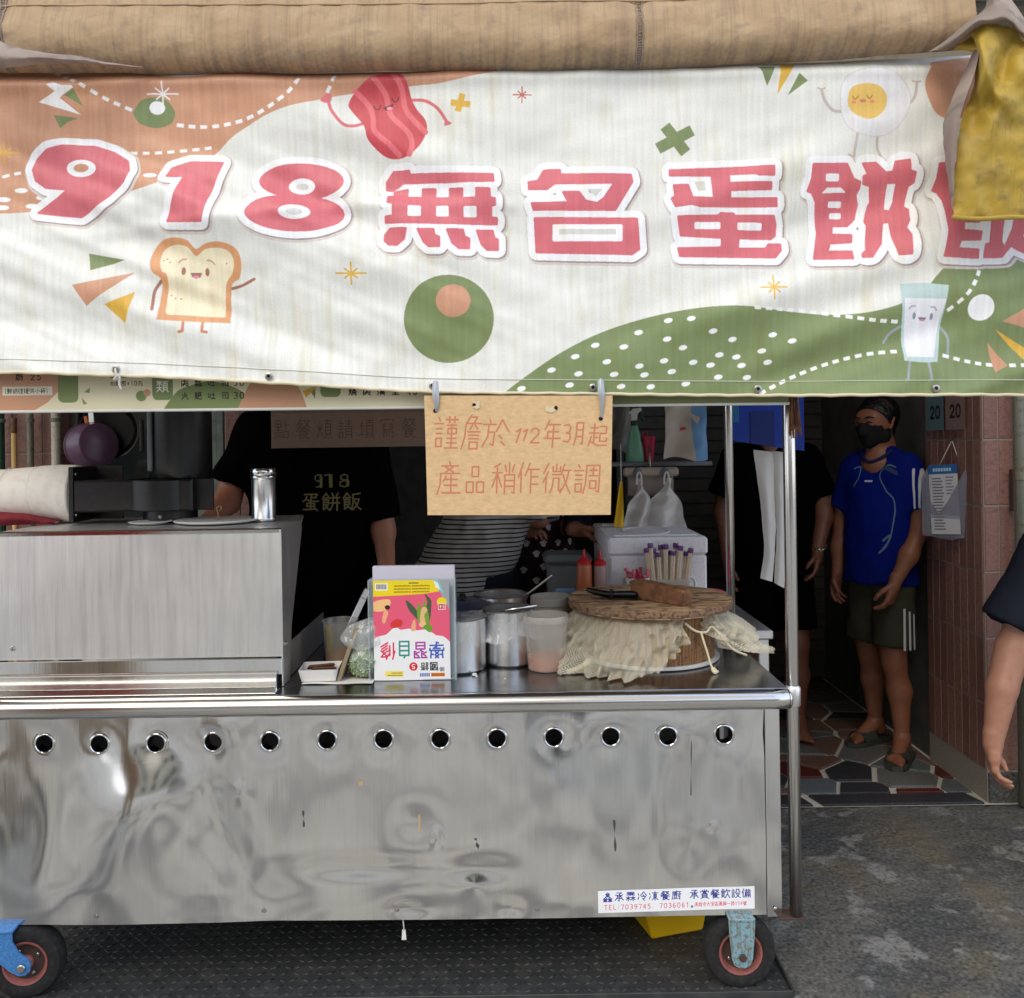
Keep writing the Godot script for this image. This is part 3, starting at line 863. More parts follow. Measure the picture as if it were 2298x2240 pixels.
	M.wood_red = tri(tmat(ramp_tex(512, 512, [[n1, 0.45, 0.8, Color(0.22, 0.13, 0.08), 0.8], [n3, 0.6, 0.85, Color(0.50, 0.32, 0.19), 0.5]], Color(0.50, 0.33, 0.20)), 0.6), 3.0)
	# card, paper, plastics
	M.paper = mat(Color(0.86, 0.85, 0.83), 0.8)
	M.foam = bumped(tri(tmat(ramp_tex(256, 256, [[noise_image(256, 256, 0.08, 71, 3), 0.5, 0.9, Color(0.80, 0.79, 0.79), 0.6]], Color(0.90, 0.89, 0.90)), 0.8), 3.0), bump_f, 0.3)
	M.black_paint = tri(tmat(ramp_tex(256, 256, [[noise_image(256, 256, 0.05, 72, 4), 0.5, 0.85, Color(0.12, 0.12, 0.13), 0.7]], Color(0.055, 0.055, 0.06)), 0.38), 2.5)
	M.black_plastic = mat(Color(0.03, 0.03, 0.03), 0.35)
	M.duct_cloth = bumped(tmat(ramp_tex(256, 256, [[noise_image(256, 256, 0.03, 73, 4), 0.5, 0.85, Color(0.78, 0.74, 0.69), 0.3]], Color(0.88, 0.86, 0.83)), 0.75), bump_c, 0.05)
	M.red_cloth = mat(Color(0.48, 0.12, 0.16), 0.9)
	M.purple = mat(Color(0.36, 0.25, 0.35), 0.3)
	M.white_plastic = mat(Color(0.84, 0.84, 0.82), 0.4)
	M.grey_plastic = mat(Color(0.42, 0.43, 0.44), 0.5)
	M.pink_plastic = mat(Color(0.78, 0.36, 0.44), 0.4)
	M.magenta = mat(Color(0.72, 0.08, 0.28), 0.35)
	M.yellow_plastic = mat(Color(0.88, 0.70, 0.05), 0.4)
	M.blue_board = mat(Color(0.03, 0.20, 0.58), 0.45)
	M.blue_pale = mat(Color(0.42, 0.54, 0.66), 0.5)
	M.spray_green = mat(Color(0.46, 0.70, 0.58), 0.35)
	M.dark_green = mat(Color(0.04, 0.26, 0.18), 0.4)
	M.red_plastic = mat(Color(0.68, 0.10, 0.12), 0.35)
	M.sauce = mat(Color(0.62, 0.32, 0.17), 0.35)
	M.sauce_pale = mat(Color(0.58, 0.46, 0.44), 0.35)
	M.bamboo = mat(Color(0.80, 0.66, 0.42), 0.6)
	M.violet_film = mat(Color(0.38, 0.16, 0.44), 0.3)
	M.net = netting()
	M.hem_cloth = mat(Color(0.84, 0.80, 0.68), 0.9)
	M.frosted = clear(Color(0.80, 0.78, 0.74), 0.36, 0.25)
	M.film = clear(Color(0.92, 0.93, 0.94), 0.25, 0.12)
	M.bag_film = clear(Color(0.84, 0.86, 0.86), 0.30, 0.15)
	M.acrylic = clear(Color(0.80, 0.86, 0.88), 0.32, 0.05)
	M.pocket = clear(Color(0.60, 0.60, 0.66), 0.42, 0.15)
	M.bag_white = mat(Color(0.84, 0.82, 0.80), 0.4)
	M.bag_white.backlight_enabled = true
	M.bag_white.backlight = Color(0.3, 0.3, 0.3)
	M.skin = skin(Color(0.66, 0.45, 0.35))
	M.skin_tan = skin(Color(0.58, 0.38, 0.29))
	M.skin_dark = skin(Color(0.50, 0.32, 0.24))
	M.hair = mat(Color(0.03, 0.028, 0.026), 0.5)
	M.cloth_black = cloth(Color(0.030, 0.030, 0.034), bump_f)
	M.cloth_navy = cloth(Color(0.14, 0.15, 0.19), bump_f)
	M.cloth_olive = cloth(Color(0.26, 0.26, 0.22), bump_f)
	M.cloth_grey = cloth(Color(0.24, 0.24, 0.25), bump_f)
	M.sandal = mat(Color(0.24, 0.25, 0.23), 0.7)
	M.string = mat(Color(0.80, 0.79, 0.76), 0.8)
	M.lip = mat(Color(0.52, 0.28, 0.25), 0.5)
	M.eye_white = mat(Color(0.82, 0.80, 0.78), 0.2)
	M.eye_dark = mat(Color(0.04, 0.03, 0.025), 0.15)

func clear(c: Color, alpha: float, rough: float) -> StandardMaterial3D:
	var m := mat(Color(c, alpha), rough)
	m.transparency = BaseMaterial3D.TRANSPARENCY_ALPHA
	return m

func skin(c: Color) -> StandardMaterial3D:
	var m := tri(tmat(ramp_tex(128, 128, [[noise_image(128, 128, 0.04, 81, 3), 0.35, 0.95, Color(c.r * 0.90, c.g * 0.82, c.b * 0.80), 0.45]], c), 0.5), 5.0)
	m.subsurf_scatter_enabled = true
	m.subsurf_scatter_strength = 0.08
	return m

func cloth(c: Color, bump: Texture2D) -> StandardMaterial3D:
	var m := tri(mat(c, 0.92), 6.0)
	m.metallic_specular = 0.12
	return bumped(m, bump, 0.25)

func netting() -> StandardMaterial3D:      # fine gauze: threads with open cells between
	var cv := Canvas.new(256, 256, Color(0.90, 0.87, 0.78, 0.72))
	for j in 8:
		for i in 9:
			cv.oval(i * 32 + (16 if j % 2 == 0 else 0), j * 32 + 16, 11, 12.5, Color(0.90, 0.87, 0.78, 0.06))
	var m := tmat(cv.tex(), 0.9)
	m.transparency = BaseMaterial3D.TRANSPARENCY_ALPHA
	m.uv1_scale = Vector3(44, 44, 1)
	return m

# ---------------------------------------------------------------- ground, building, awning

func build_ground() -> void:
	struct("ground", sheet(func(u, v): return Vector3((u - 0.5) * 60.0, 0, (v - 0.5) * 60.0 - 5.0), 4, 4), M.concrete)
	struct("road", sheet(func(u, v): return Vector3((u - 0.5) * 60.0, 0.004, -2.30 + v * 11.4), 4, 2), M.pale_street)  # unseen; its pale tone is there to brighten the cart front

func tile_pieces(parent: Node, origin: Vector3, along: Vector3, cols: int, turn: float, y0: float, rows: int) -> void:
	var meshes := []
	for k in 3: meshes.append(slab([Vector2(-0.0285, -0.1315), Vector2(0.0285, -0.1315), Vector2(0.0285, 0.1315), Vector2(-0.0285, 0.1315)], 0.008 + 0.0015 * k, 1.0, 0.002))
	var mats := [M.tile_a, M.tile_b, M.tile_c]
	for r in rows:
		for c in cols:
			var p := origin + along * (0.0325 + 0.061 * c) + Vector3.UP * (y0 + 0.27 * r + 0.135)
			part(parent, "tile", meshes[rng.randi() % 3], mats[rng.randi() % 3], p, Vector3(rng.randf_range(-0.004, 0.004), turn + rng.randf_range(-0.006, 0.006), rng.randf_range(-0.003, 0.003)))

func build_facade() -> void:
	# y of the joints runs 0.136 + 0.27 k, as on the pillar beside the door
	var p := thing("tiled_pillar", "pink tiled door pillar at the right edge beside the drain pipe", "pillar", Vector3(1.917, 0, -3.6), 0, "pink tiled pillars of the shopfront")
	part(p, "core", bbox(Vector3(1.0, 2.95, 0.5), 0.002), M.grout, Vector3(0.5, 1.475, -0.25))
	part(p, "plinth", bbox(Vector3(0.68, 0.12, 0.012), 0.002), M.concrete, Vector3(0.342, 0.07, 0.006))
	tile_pieces(p, Vector3(0, 0, 0.0035), Vector3.RIGHT, 11, 0.0, 0.136, 8)
	tile_pieces(p, Vector3(-0.0035, 0, -0.004), Vector3.FORWARD, 8, -PI / 2, 0.136, 7)
	p = thing("tiled_pillar", "pink tiled wall behind the row of thin pipes at far left", "pillar", Vector3(-2.9, 0, -3.6), 0, "pink tiled pillars of the shopfront")
	part(p, "core", bbox(Vector3(1.05, 2.95, 0.5), 0.002), M.grout, Vector3(0.525, 1.475, -0.25))
	tile_pieces(p, Vector3(0.440, 0, 0.0035), Vector3.RIGHT, 10, 0.0, 0.946, 4)
	tile_pieces(p, Vector3(1.0535, 0, -0.004), Vector3.FORWARD, 8, PI / 2, 0.946, 4)
	p = thing("tiled_pillar", "narrow pink tiled pillar behind the cook's raised sleeve", "pillar", Vector3(-1.17, 0, -3.6), 0, "pink tiled pillars of the shopfront")
	part(p, "core", bbox(Vector3(0.40, 2.95, 0.5), 0.002), M.grout, Vector3(0.2, 1.475, -0.25))
	tile_pieces(p, Vector3(0, 0, 0.0035), Vector3.RIGHT, 6, 0.0, 0.946, 4)
	# wall over the openings, the room behind
	struct("wall_above_door", bbox(Vector3(9.0, 4.2, 0.5), 0.002), M.plaster, Vector3(0, 5.06, -3.851))
	struct("wall_far_left", bbox(Vector3(3.0, 2.94, 0.5), 0.002), M.plaster, Vector3(-4.41, 1.471, -3.851))
	struct("wall_far_right", bbox(Vector3(3.0, 2.94, 0.5), 0.002), M.plaster, Vector3(4.43, 1.471, -3.851))
	struct("unseen_overhang", bbox(Vector3(9.0, 0.2, 1.3), 0.01), M.plaster, Vector3(0, 3.75, -2.95))  # out of view; added to cut sky light over the doorway
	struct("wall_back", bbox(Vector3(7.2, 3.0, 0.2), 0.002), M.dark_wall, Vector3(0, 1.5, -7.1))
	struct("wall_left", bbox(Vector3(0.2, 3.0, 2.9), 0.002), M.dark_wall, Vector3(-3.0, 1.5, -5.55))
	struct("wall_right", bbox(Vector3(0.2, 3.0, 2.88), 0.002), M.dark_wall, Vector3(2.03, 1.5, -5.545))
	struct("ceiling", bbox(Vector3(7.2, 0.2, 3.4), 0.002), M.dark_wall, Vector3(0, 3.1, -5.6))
	# dark glazed door at the left, in its aluminium frame
	var d := thing("glazed_door", "dark glazed door in a grey metal frame behind the blower", "door", Vector3(-1.85, 0, -3.72))
	part(d, "pane", bbox(Vector3(0.52, 2.3, 0.008), 0.001), M.glass_dark, Vector3(0.28, 1.2, 0))
	part(d, "frame", bbox(Vector3(0.09, 2.5, 0.06), 0.004), M.alu, Vector3(0.58, 1.25, 0.02))
	part(d, "frame", bbox(Vector3(0.03, 2.5, 0.09), 0.003), M.alu, Vector3(0.648, 1.25, 0.04))
	part(d, "frame", bbox(Vector3(0.03, 2.5, 0.05), 0.003), M.alu, Vector3(0.017, 1.25, 0))
	# dark roller shutter far inside the doorway
	var s := thing("roller_shutter", "dark roller shutter deep inside the doorway behind the standing man", "shutter", Vector3(0.7, 0, -5.5))
	var slat := slab([Vector2(-0.75, 0), Vector2(0.75, 0), Vector2(0.75, 0.074), Vector2(-0.75, 0.074)], 0.012, 1.0, 0.006)
	for k in 30: part(s, "slat", slat, M.dark_wall, Vector3(0.75, 0.02 + 0.078 * k, 0))
	part(s, "backing", bbox(Vector3(1.6, 2.4, 0.02), 0.002), M.dark_wall, Vector3(0.75, 1.2, -0.03))
	# slatted vent of the upper storey, seen past the end of the awning
	var v := thing("slatted_vent", "weathered slatted vent high on the wall past the awning's end", "vent", Vector3(1.72, 3.12, -3.59))
	part(v, "backing", bbox(Vector3(0.9, 0.5, 0.02), 0.002), M.dark_wall, Vector3(0.45, 0.25, 0))
	var vs := slab([Vector2(0, 0), Vector2(0.9, 0), Vector2(0.9, 0.045), Vector2(0, 0.045)], 0.02, 1.0, 0.008)
	for k in 8: part(v, "slat", vs, M.pipe_grey, Vector3(0, 0.02 + 0.06 * k, 0.03), Vector3(-0.3, 0, 0))

func clip_cell(poly: PackedVector2Array, mid: Vector2, nrm: Vector2) -> PackedVector2Array:   # keeps the side of the line that nrm points away from
	var out := PackedVector2Array()
	var n := poly.size()
	for i in n:
		var a := poly[i]
		var b := poly[(i + 1) % n]
		var da := (a - mid).dot(nrm)
		var db := (b - mid).dot(nrm)
		if da <= 0: out.append(a)
		if (da < 0 and db > 0) or (da > 0 and db < 0): out.append(a.lerp(b, da / (da - db)))
	return out

func build_floor_stones() -> void:
	var f := struct("floor", sheet(func(u, v): return Vector3(-2.9 + 5.8 * u, 0.006, -7.0 + 3.42 * v), 4, 4), M.floor_grout)
	# broken-stone paving: every fragment a piece, set in pale grout
	var r := RandomNumberGenerator.new()
	r.seed = 33
	var pts := []
	var x := 0.62
	while x < 2.05:
		var z := -3.72
		while z > -5.6:
			pts.append(Vector2(x + r.randf_range(-0.11, 0.11), z + r.randf_range(-0.09, 0.09)))
			z -= 0.205
		x += 0.235
	for i in pts.size():
		var cell := PackedVector2Array([Vector2(0.45, -5.7), Vector2(1.905, -5.7), Vector2(1.905, -3.70), Vector2(0.45, -3.70)])
		for j in pts.size():
			if j == i or pts[i].distance_to(pts[j]) > 1.0: continue
			var nrm: Vector2 = (pts[j] - pts[i]).normalized()
			cell = clip_cell(cell, (pts[i] + pts[j]) * 0.5 - nrm * r.randf_range(0.006, 0.015), nrm)
			if cell.size() < 3: break
		if cell.size() < 3: continue
		stone_piece(f, cell, M.stones[[0, 1, 2, 3, 4, 5, 0, 2, 5, 1][r.randi() % 10]])
	# dark edging stones along the threshold
	for e in [[0.45, 0.80, 1], [0.82, 1.20, 2], [1.215, 1.895, 2]]:
		stone_piece(f, PackedVector2Array([Vector2(e[0], -3.685), Vector2(e[1] - 0.03, -3.685), Vector2(e[1], -3.585), Vector2(e[0] + 0.03, -3.585)]), M.stones[e[2]])

func stone_piece(parent: Node, cell: PackedVector2Array, m: Material) -> void:
	var c := Vector2.ZERO
	for q in cell: c += q
	c /= cell.size()
	var o := []
	for q in cell: o.append(Vector2(q.x - c.x, -(q.y - c.y)))
	part(parent, "stone", slab(o, 0.012, 1.0, 0.002), m, Vector3(c.x, 0.0155 + rng.randf() * 0.001, c.y), Vector3(-PI / 2, 0, 0))

func build_street_side() -> void:
	# what the steel mirrors from behind the viewer: the house over the road and the one who takes the picture
	var b := thing("house", "beige plastered house across the road, mirrored in the steel", "house", Vector3(0, 0, 12.0))
	part(b, "wall", bbox(Vector3(22.0, 4.6, 0.4), 0.01), M.plaster, Vector3(0, 2.3, 0.3))
	for i in 6:
		for j in 2:
			var w := part(b, "window", bbox(Vector3(1.5, 1.3, 0.06), 0.01), M.alu, Vector3(-8.75 + 3.5 * i, 1.4 + 2.0 * j, 0.08))
			part(w, "pane", bbox(Vector3(1.36, 1.16, 0.02), 0.002), M.glass_dark, Vector3(0, 0, -0.03))

func patch(rows: Array, nu := 24, nv := 24, flip := false, ruffle := 0.0, seed_ := 1, freq := 9.0) -> ArrayMesh:   # smooth sheet through a net of points
	var nz := FastNoiseLite.new()
	nz.seed = seed_
	nz.frequency = freq
	nz.fractal_octaves = 3
	var along := func(r: Array, t: float) -> Vector3:
		var f := t * (r.size() - 1)
		var i := mini(int(f), r.size() - 2)
		return r[i].cubic_interpolate(r[i + 1], r[maxi(i - 1, 0)], r[mini(i + 2, r.size() - 1)], f - i)
	var fn := func(u: float, v: float) -> Vector3:
		var c := []
		for r in rows: c.append(along.call(r, u))
		var p: Vector3 = along.call(c, v)
		if ruffle > 0.0: p += Vector3(0.3, 0.2, 1.0) * ruffle * nz.get_noise_3d(p.x, p.y, p.z)
		return p
	return sheet(fn, nu, nv, func(u, v): var p: Vector3 = fn.call(u, v); return Vector2(p.x, -p.y), flip)

func awning_sag(x: float) -> float:
	return 0.030 * pow(x - 0.1, 2) * (1.0 if x > 0.1 else 0.25)

func build_awning() -> void:
	var t := thing("canvas_awning", "faded tan canvas awning stretched over the top of the stall", "awning")
	var nz := FastNoiseLite.new()
	nz.seed = 5
	nz.frequency = 2.2
	var prof := [Vector2(3.02, -3.58), Vector2(2.93, -2.9), Vector2(2.80, -2.42), Vector2(2.72, -2.30), Vector2(2.65, -2.235), Vector2(2.59, -2.203), Vector2(2.53, -2.187), Vector2(2.485, -2.190), Vector2(2.455, -2.215), Vector2(2.446, -2.255)]
	var fn := func(u: float, v: float) -> Vector3:
		var x := lerpf(-2.6, 1.165, u)
		var f := v * (prof.size() - 1)
		var i := mini(int(f), prof.size() - 2)
		var q: Vector2 = prof[i].cubic_interpolate(prof[i + 1], prof[maxi(i - 1, 0)], prof[mini(i + 2, prof.size() - 1)], f - i)
		var w := 0.012 * nz.get_noise_2d(x * 1.0, q.x * 2.0) + 0.0035 * nz.get_noise_2d(x * 6.0, q.x * 5.0) + 0.001 * nz.get_noise_2d(x * 17.0, q.x * 11.0)
		w -= 0.008 * exp(-pow((x - 0.333) / 0.018, 2)) + 0.008 * exp(-pow((x + 1.26) / 0.02, 2))
		w += 0.006 * sin(q.x * 60.0) * (exp(-absf(x - 0.333) / 0.06) + exp(-absf(x + 1.26) / 0.06))
		return Vector3(x, q.x + awning_sag(x), q.y + w)
	var run := [0.0]
	for k in 70: run.append(run[-1] + fn.call(0.5, (k + 1) / 70.0).distance_to(fn.call(0.5, k / 70.0)))
	part(t, "canvas", sheet(fn, 260, 70, func(u, v): return Vector2(u * 3.765, run[int(round(v * 70.0))] - run[-1] + 2.0 / 1.1)), M.canvas)
	# sewn seams: two upright ones and the long one near the top, raised strips with stitches
	for x in [0.333, -1.26]:
		for dx in [-0.006, 0.007]:
			var pts := []
			for k in 30:
				var p: Vector3 = fn.call((x + dx + 2.6) / 3.765, 0.36 + 0.64 * k / 29.0)
				pts.append(p + Vector3(0.0015 * sin(k * 2.3), 0, 0.002))
			part(t, "seam", tube(pts, 0.0022, 6), M.canvas_grey)
		var st := []
		var m := cyl(0.0016, 0.007, 0.0005, 6)
		for k in 34:
			var p: Vector3 = fn.call((x + 2.6) / 3.765, 0.40 + 0.6 * k / 34.0)
			st.append([m, xform(p + Vector3(-0.003, 0, 0.005), Vector3(0, 0, -1.3))])
		part(t, "stitching", join(st), M.canvas_grey)
	var lng := []
	for k in 80: lng.append(fn.call(k / 79.0, 0.545) + Vector3(0, 0, 0.001))
	part(t, "seam", tube(lng, 0.0024, 6), M.canvas)
	# left: the loose lower edge folded over the banner
	part(t, "folded_edge", patch([
		[Vector3(-1.354, 2.525, -2.14), Vector3(-1.252, 2.499, -2.13), Vector3(-1.182, 2.465, -2.12), Vector3(-1.123, 2.456, -2.13), Vector3(-1.052, 2.46, -2.16), Vector3(-0.99, 2.455, -2.19), Vector3(-0.912, 2.455, -2.215)],
		[Vector3(-1.317, 2.433, -2.08), Vector3(-1.229, 2.431, -2.09), Vector3(-1.166, 2.427, -2.09), Vector3(-1.108, 2.428, -2.1), Vector3(-1.038, 2.436, -2.13), Vector3(-0.985, 2.446, -2.18), Vector3(-0.911, 2.452, -2.213)],
		[Vector3(-1.337, 2.388, -2.11), Vector3(-1.247, 2.405, -2.12), Vector3(-1.183, 2.416, -2.12), Vector3(-1.129, 2.431, -2.14), Vector3(-1.057, 2.444, -2.17), Vector3(-0.994, 2.451, -2.2), Vector3(-0.914, 2.454, -2.22)]], 50, 16, false, 0.006, 3, 14.0), M.canvas_grey)
	# right: the end hangs over the banner, its yellow lining outward
	var c := thing("canvas_flap", "dirty yellow-lined canvas flap hanging over the banner's right end", "flap")
	part(c, "lining", patch([
		[Vector3(1.125, 2.487, -2.16), Vector3(1.122, 2.467, -2.1), Vector3(1.154, 2.472, -2.09), Vector3(1.207, 2.461, -2.1), Vector3(1.289, 2.442, -2.14), Vector3(1.398, 2.395, -2.16)],
		[Vector3(1.123, 2.422, -2.1), Vector3(1.107, 2.396, -2.055), Vector3(1.13, 2.388, -2.06), Vector3(1.186, 2.399, -2.1), Vector3(1.226, 2.391, -2.07), Vector3(1.385, 2.365, -2.14)],
		[Vector3(1.129, 2.382, -2.12), Vector3(1.102, 2.342, -2.05), Vector3(1.123, 2.329, -2.045), Vector3(1.171, 2.339, -2.09), Vector3(1.219, 2.34, -2.06), Vector3(1.378, 2.308, -2.13)],
		[Vector3(1.126, 2.319, -2.15), Vector3(1.126, 2.293, -2.11), Vector3(1.153, 2.294, -2.1), Vector3(1.156, 2.289, -2.06), Vector3(1.252, 2.276, -2.1), Vector3(1.377, 2.243, -2.13)],
		[Vector3(1.09, 2.263, -2.12), Vector3(1.124, 2.26, -2.13), Vector3(1.146, 2.237, -2.09), Vector3(1.19, 2.235, -2.1), Vector3(1.257, 2.216, -2.11), Vector3(1.376, 2.189, -2.13)],
		[Vector3(1.081, 2.183, -2.13), Vector3(1.107, 2.171, -2.11), Vector3(1.153, 2.163, -2.105), Vector3(1.203, 2.159, -2.11), Vector3(1.259, 2.143, -2.115), Vector3(1.375, 2.125, -2.13)],
		[Vector3(1.077, 2.099, -2.135), Vector3(1.111, 2.088, -2.12), Vector3(1.161, 2.093, -2.12), Vector3(1.21, 2.088, -2.125), Vector3(1.261, 2.081, -2.12), Vector3(1.374, 2.061, -2.13)],
		[Vector3(1.074, 2.025, -2.14), Vector3(1.116, 2.019, -2.13), Vector3(1.168, 2.022, -2.135), Vector3(1.212, 2.022, -2.13), Vector3(1.266, 2.017, -2.13), Vector3(1.373, 2.001, -2.13)]], 44, 60, false, 0.012, 8, 11.0), M.tarp_yellow)
	part(c, "hem", tube(smooth_path([Vector3(1.069, 2.025, -2.13), Vector3(1.133, 2.018, -2.123), Vector3(1.196, 2.02, -2.12), Vector3(1.26, 2.017, -2.12), Vector3(1.367, 2.001, -2.12)], 8), 0.006, 8), M.tarp_yellow)
	part(c, "folded_edge", patch([
		[Vector3(1.139, 2.436, -2.15), Vector3(1.131, 2.423, -2.12), Vector3(1.118, 2.413, -2.08)],
		[Vector3(1.109, 2.36, -2.17), Vector3(1.099, 2.34, -2.12), Vector3(1.106, 2.349, -2.09)],
		[Vector3(1.082, 2.29, -2.18), Vector3(1.068, 2.272, -2.11), Vector3(1.077, 2.275, -2.09)],
		[Vector3(1.074, 2.244, -2.18), Vector3(1.059, 2.219, -2.11), Vector3(1.071, 2.216, -2.1)],
		[Vector3(1.079, 2.131, -2.17), Vector3(1.063, 2.116, -2.12), Vector3(1.069, 2.114, -2.115)],
		[Vector3(1.079, 2.049, -2.15), Vector3(1.071, 2.044, -2.13), Vector3(1.07, 2.042, -2.125)]], 10, 40, false, 0.004, 4, 20.0), M.canvas_grey)
	part(c, "hood", patch([
		[Vector3(1.057, 2.462, -2.22), Vector3(1.092, 2.481, -2.2), Vector3(1.143, 2.522, -2.19), Vector3(1.191, 2.56, -2.2), Vector3(1.211, 2.614, -2.22), Vector3(1.235, 2.675, -2.25)],
		[Vector3(1.053, 2.446, -2.17), Vector3(1.074, 2.46, -2.12), Vector3(1.112, 2.488, -2.1), Vector3(1.157, 2.512, -2.11), Vector3(1.199, 2.583, -2.17), Vector3(1.228, 2.659, -2.22)],
		[Vector3(1.063, 2.442, -2.16), Vector3(1.069, 2.44, -2.09), Vector3(1.096, 2.461, -2.06), Vector3(1.13, 2.464, -2.05), Vector3(1.171, 2.472, -2.06), Vector3(1.253, 2.418, -2.08)],
		[Vector3(1.082, 2.448, -2.18), Vector3(1.098, 2.449, -2.13), Vector3(1.124, 2.467, -2.1), Vector3(1.154, 2.47, -2.09), Vector3(1.194, 2.467, -2.09), Vector3(1.27, 2.397, -2.11)]], 40, 20, false, 0.006, 6, 16.0), M.canvas_grey)
	part(c, "gusset", patch([
		[Vector3(1.107, 2.454, -2.19), Vector3(1.118, 2.461, -2.165), Vector3(1.154, 2.481, -2.15)],
		[Vector3(1.129, 2.443, -2.17), Vector3(1.127, 2.44, -2.14), Vector3(1.145, 2.453, -2.12)],
		[Vector3(1.139, 2.436, -2.16), Vector3(1.129, 2.425, -2.12), Vector3(1.136, 2.426, -2.1)]], 14, 12, false, 0.003, 9, 20.0), M.tarp_yellow)

# ---------------------------------------------------------------- printed banner and menu board

const BANNER_SLOPE := 0.014834

func banner_frame(x0: float, y0: float, k: float) -> Transform2D:   # lays a sketch of scale k with its corner at (x0, y0) onto the cloth
	var s := 1.54912
	var o := Vector2(s * ((x0 - 1149.0) - BANNER_SLOPE * (y0 - 1000.0)) + 2129.92, s * ((y0 - 1000.0) + BANNER_SLOPE * (x0 - 1149.0)) + 1378.98)
	return Transform2D(Vector2(s * k, s * BANNER_SLOPE * k), Vector2(-s * BANNER_SLOPE * k, s * k), o)

func cut_letter(cv: Canvas, outlines: Array, ink: Color) -> void:   # red letter shape on a white border with its printed edge line
	var white := Color(0.965, 0.965, 0.98)
	var edge := Color(0.60, 0.55, 0.56)
	var halo := Color(0.84, 0.80, 0.775)
	var base := cv.t
	for k in [[Vector2(8, 12), 112.0, halo], [Vector2(6, 7), 92.0, edge], [Vector2.ZERO, 90.0, white]]:
		cv.frame(base.translated_local(k[0]))
		for o in outlines:
			var r: Array = cv.round_off(o, 3) if o.size() > 30 else o
			cv.poly(r, k[2])
			cv.line(r, k[1], k[2], true)
	cv.frame(base)
	for o in outlines:
		cv.poly(o, ink)
		cv.line(o, 14.0, ink, true)

func holes(cv: Canvas, list: Array) -> void:
	for h in list:
		if h.size() == 4 and not (h[0] is Array): cv.rrect(h[0], h[1], h[2] - h[0], h[3] - h[1], 9.0, Color(0.965, 0.965, 0.98))
		else: cv.poly(h, Color(0.965, 0.965, 0.98))

func ellipse_pts(x: float, y: float, rx: float, ry: float) -> Array:
	var p := []
	for k in 28: p.append([x + rx * cos(TAU * k / 28), y + ry * sin(TAU * k / 28)])
	return p

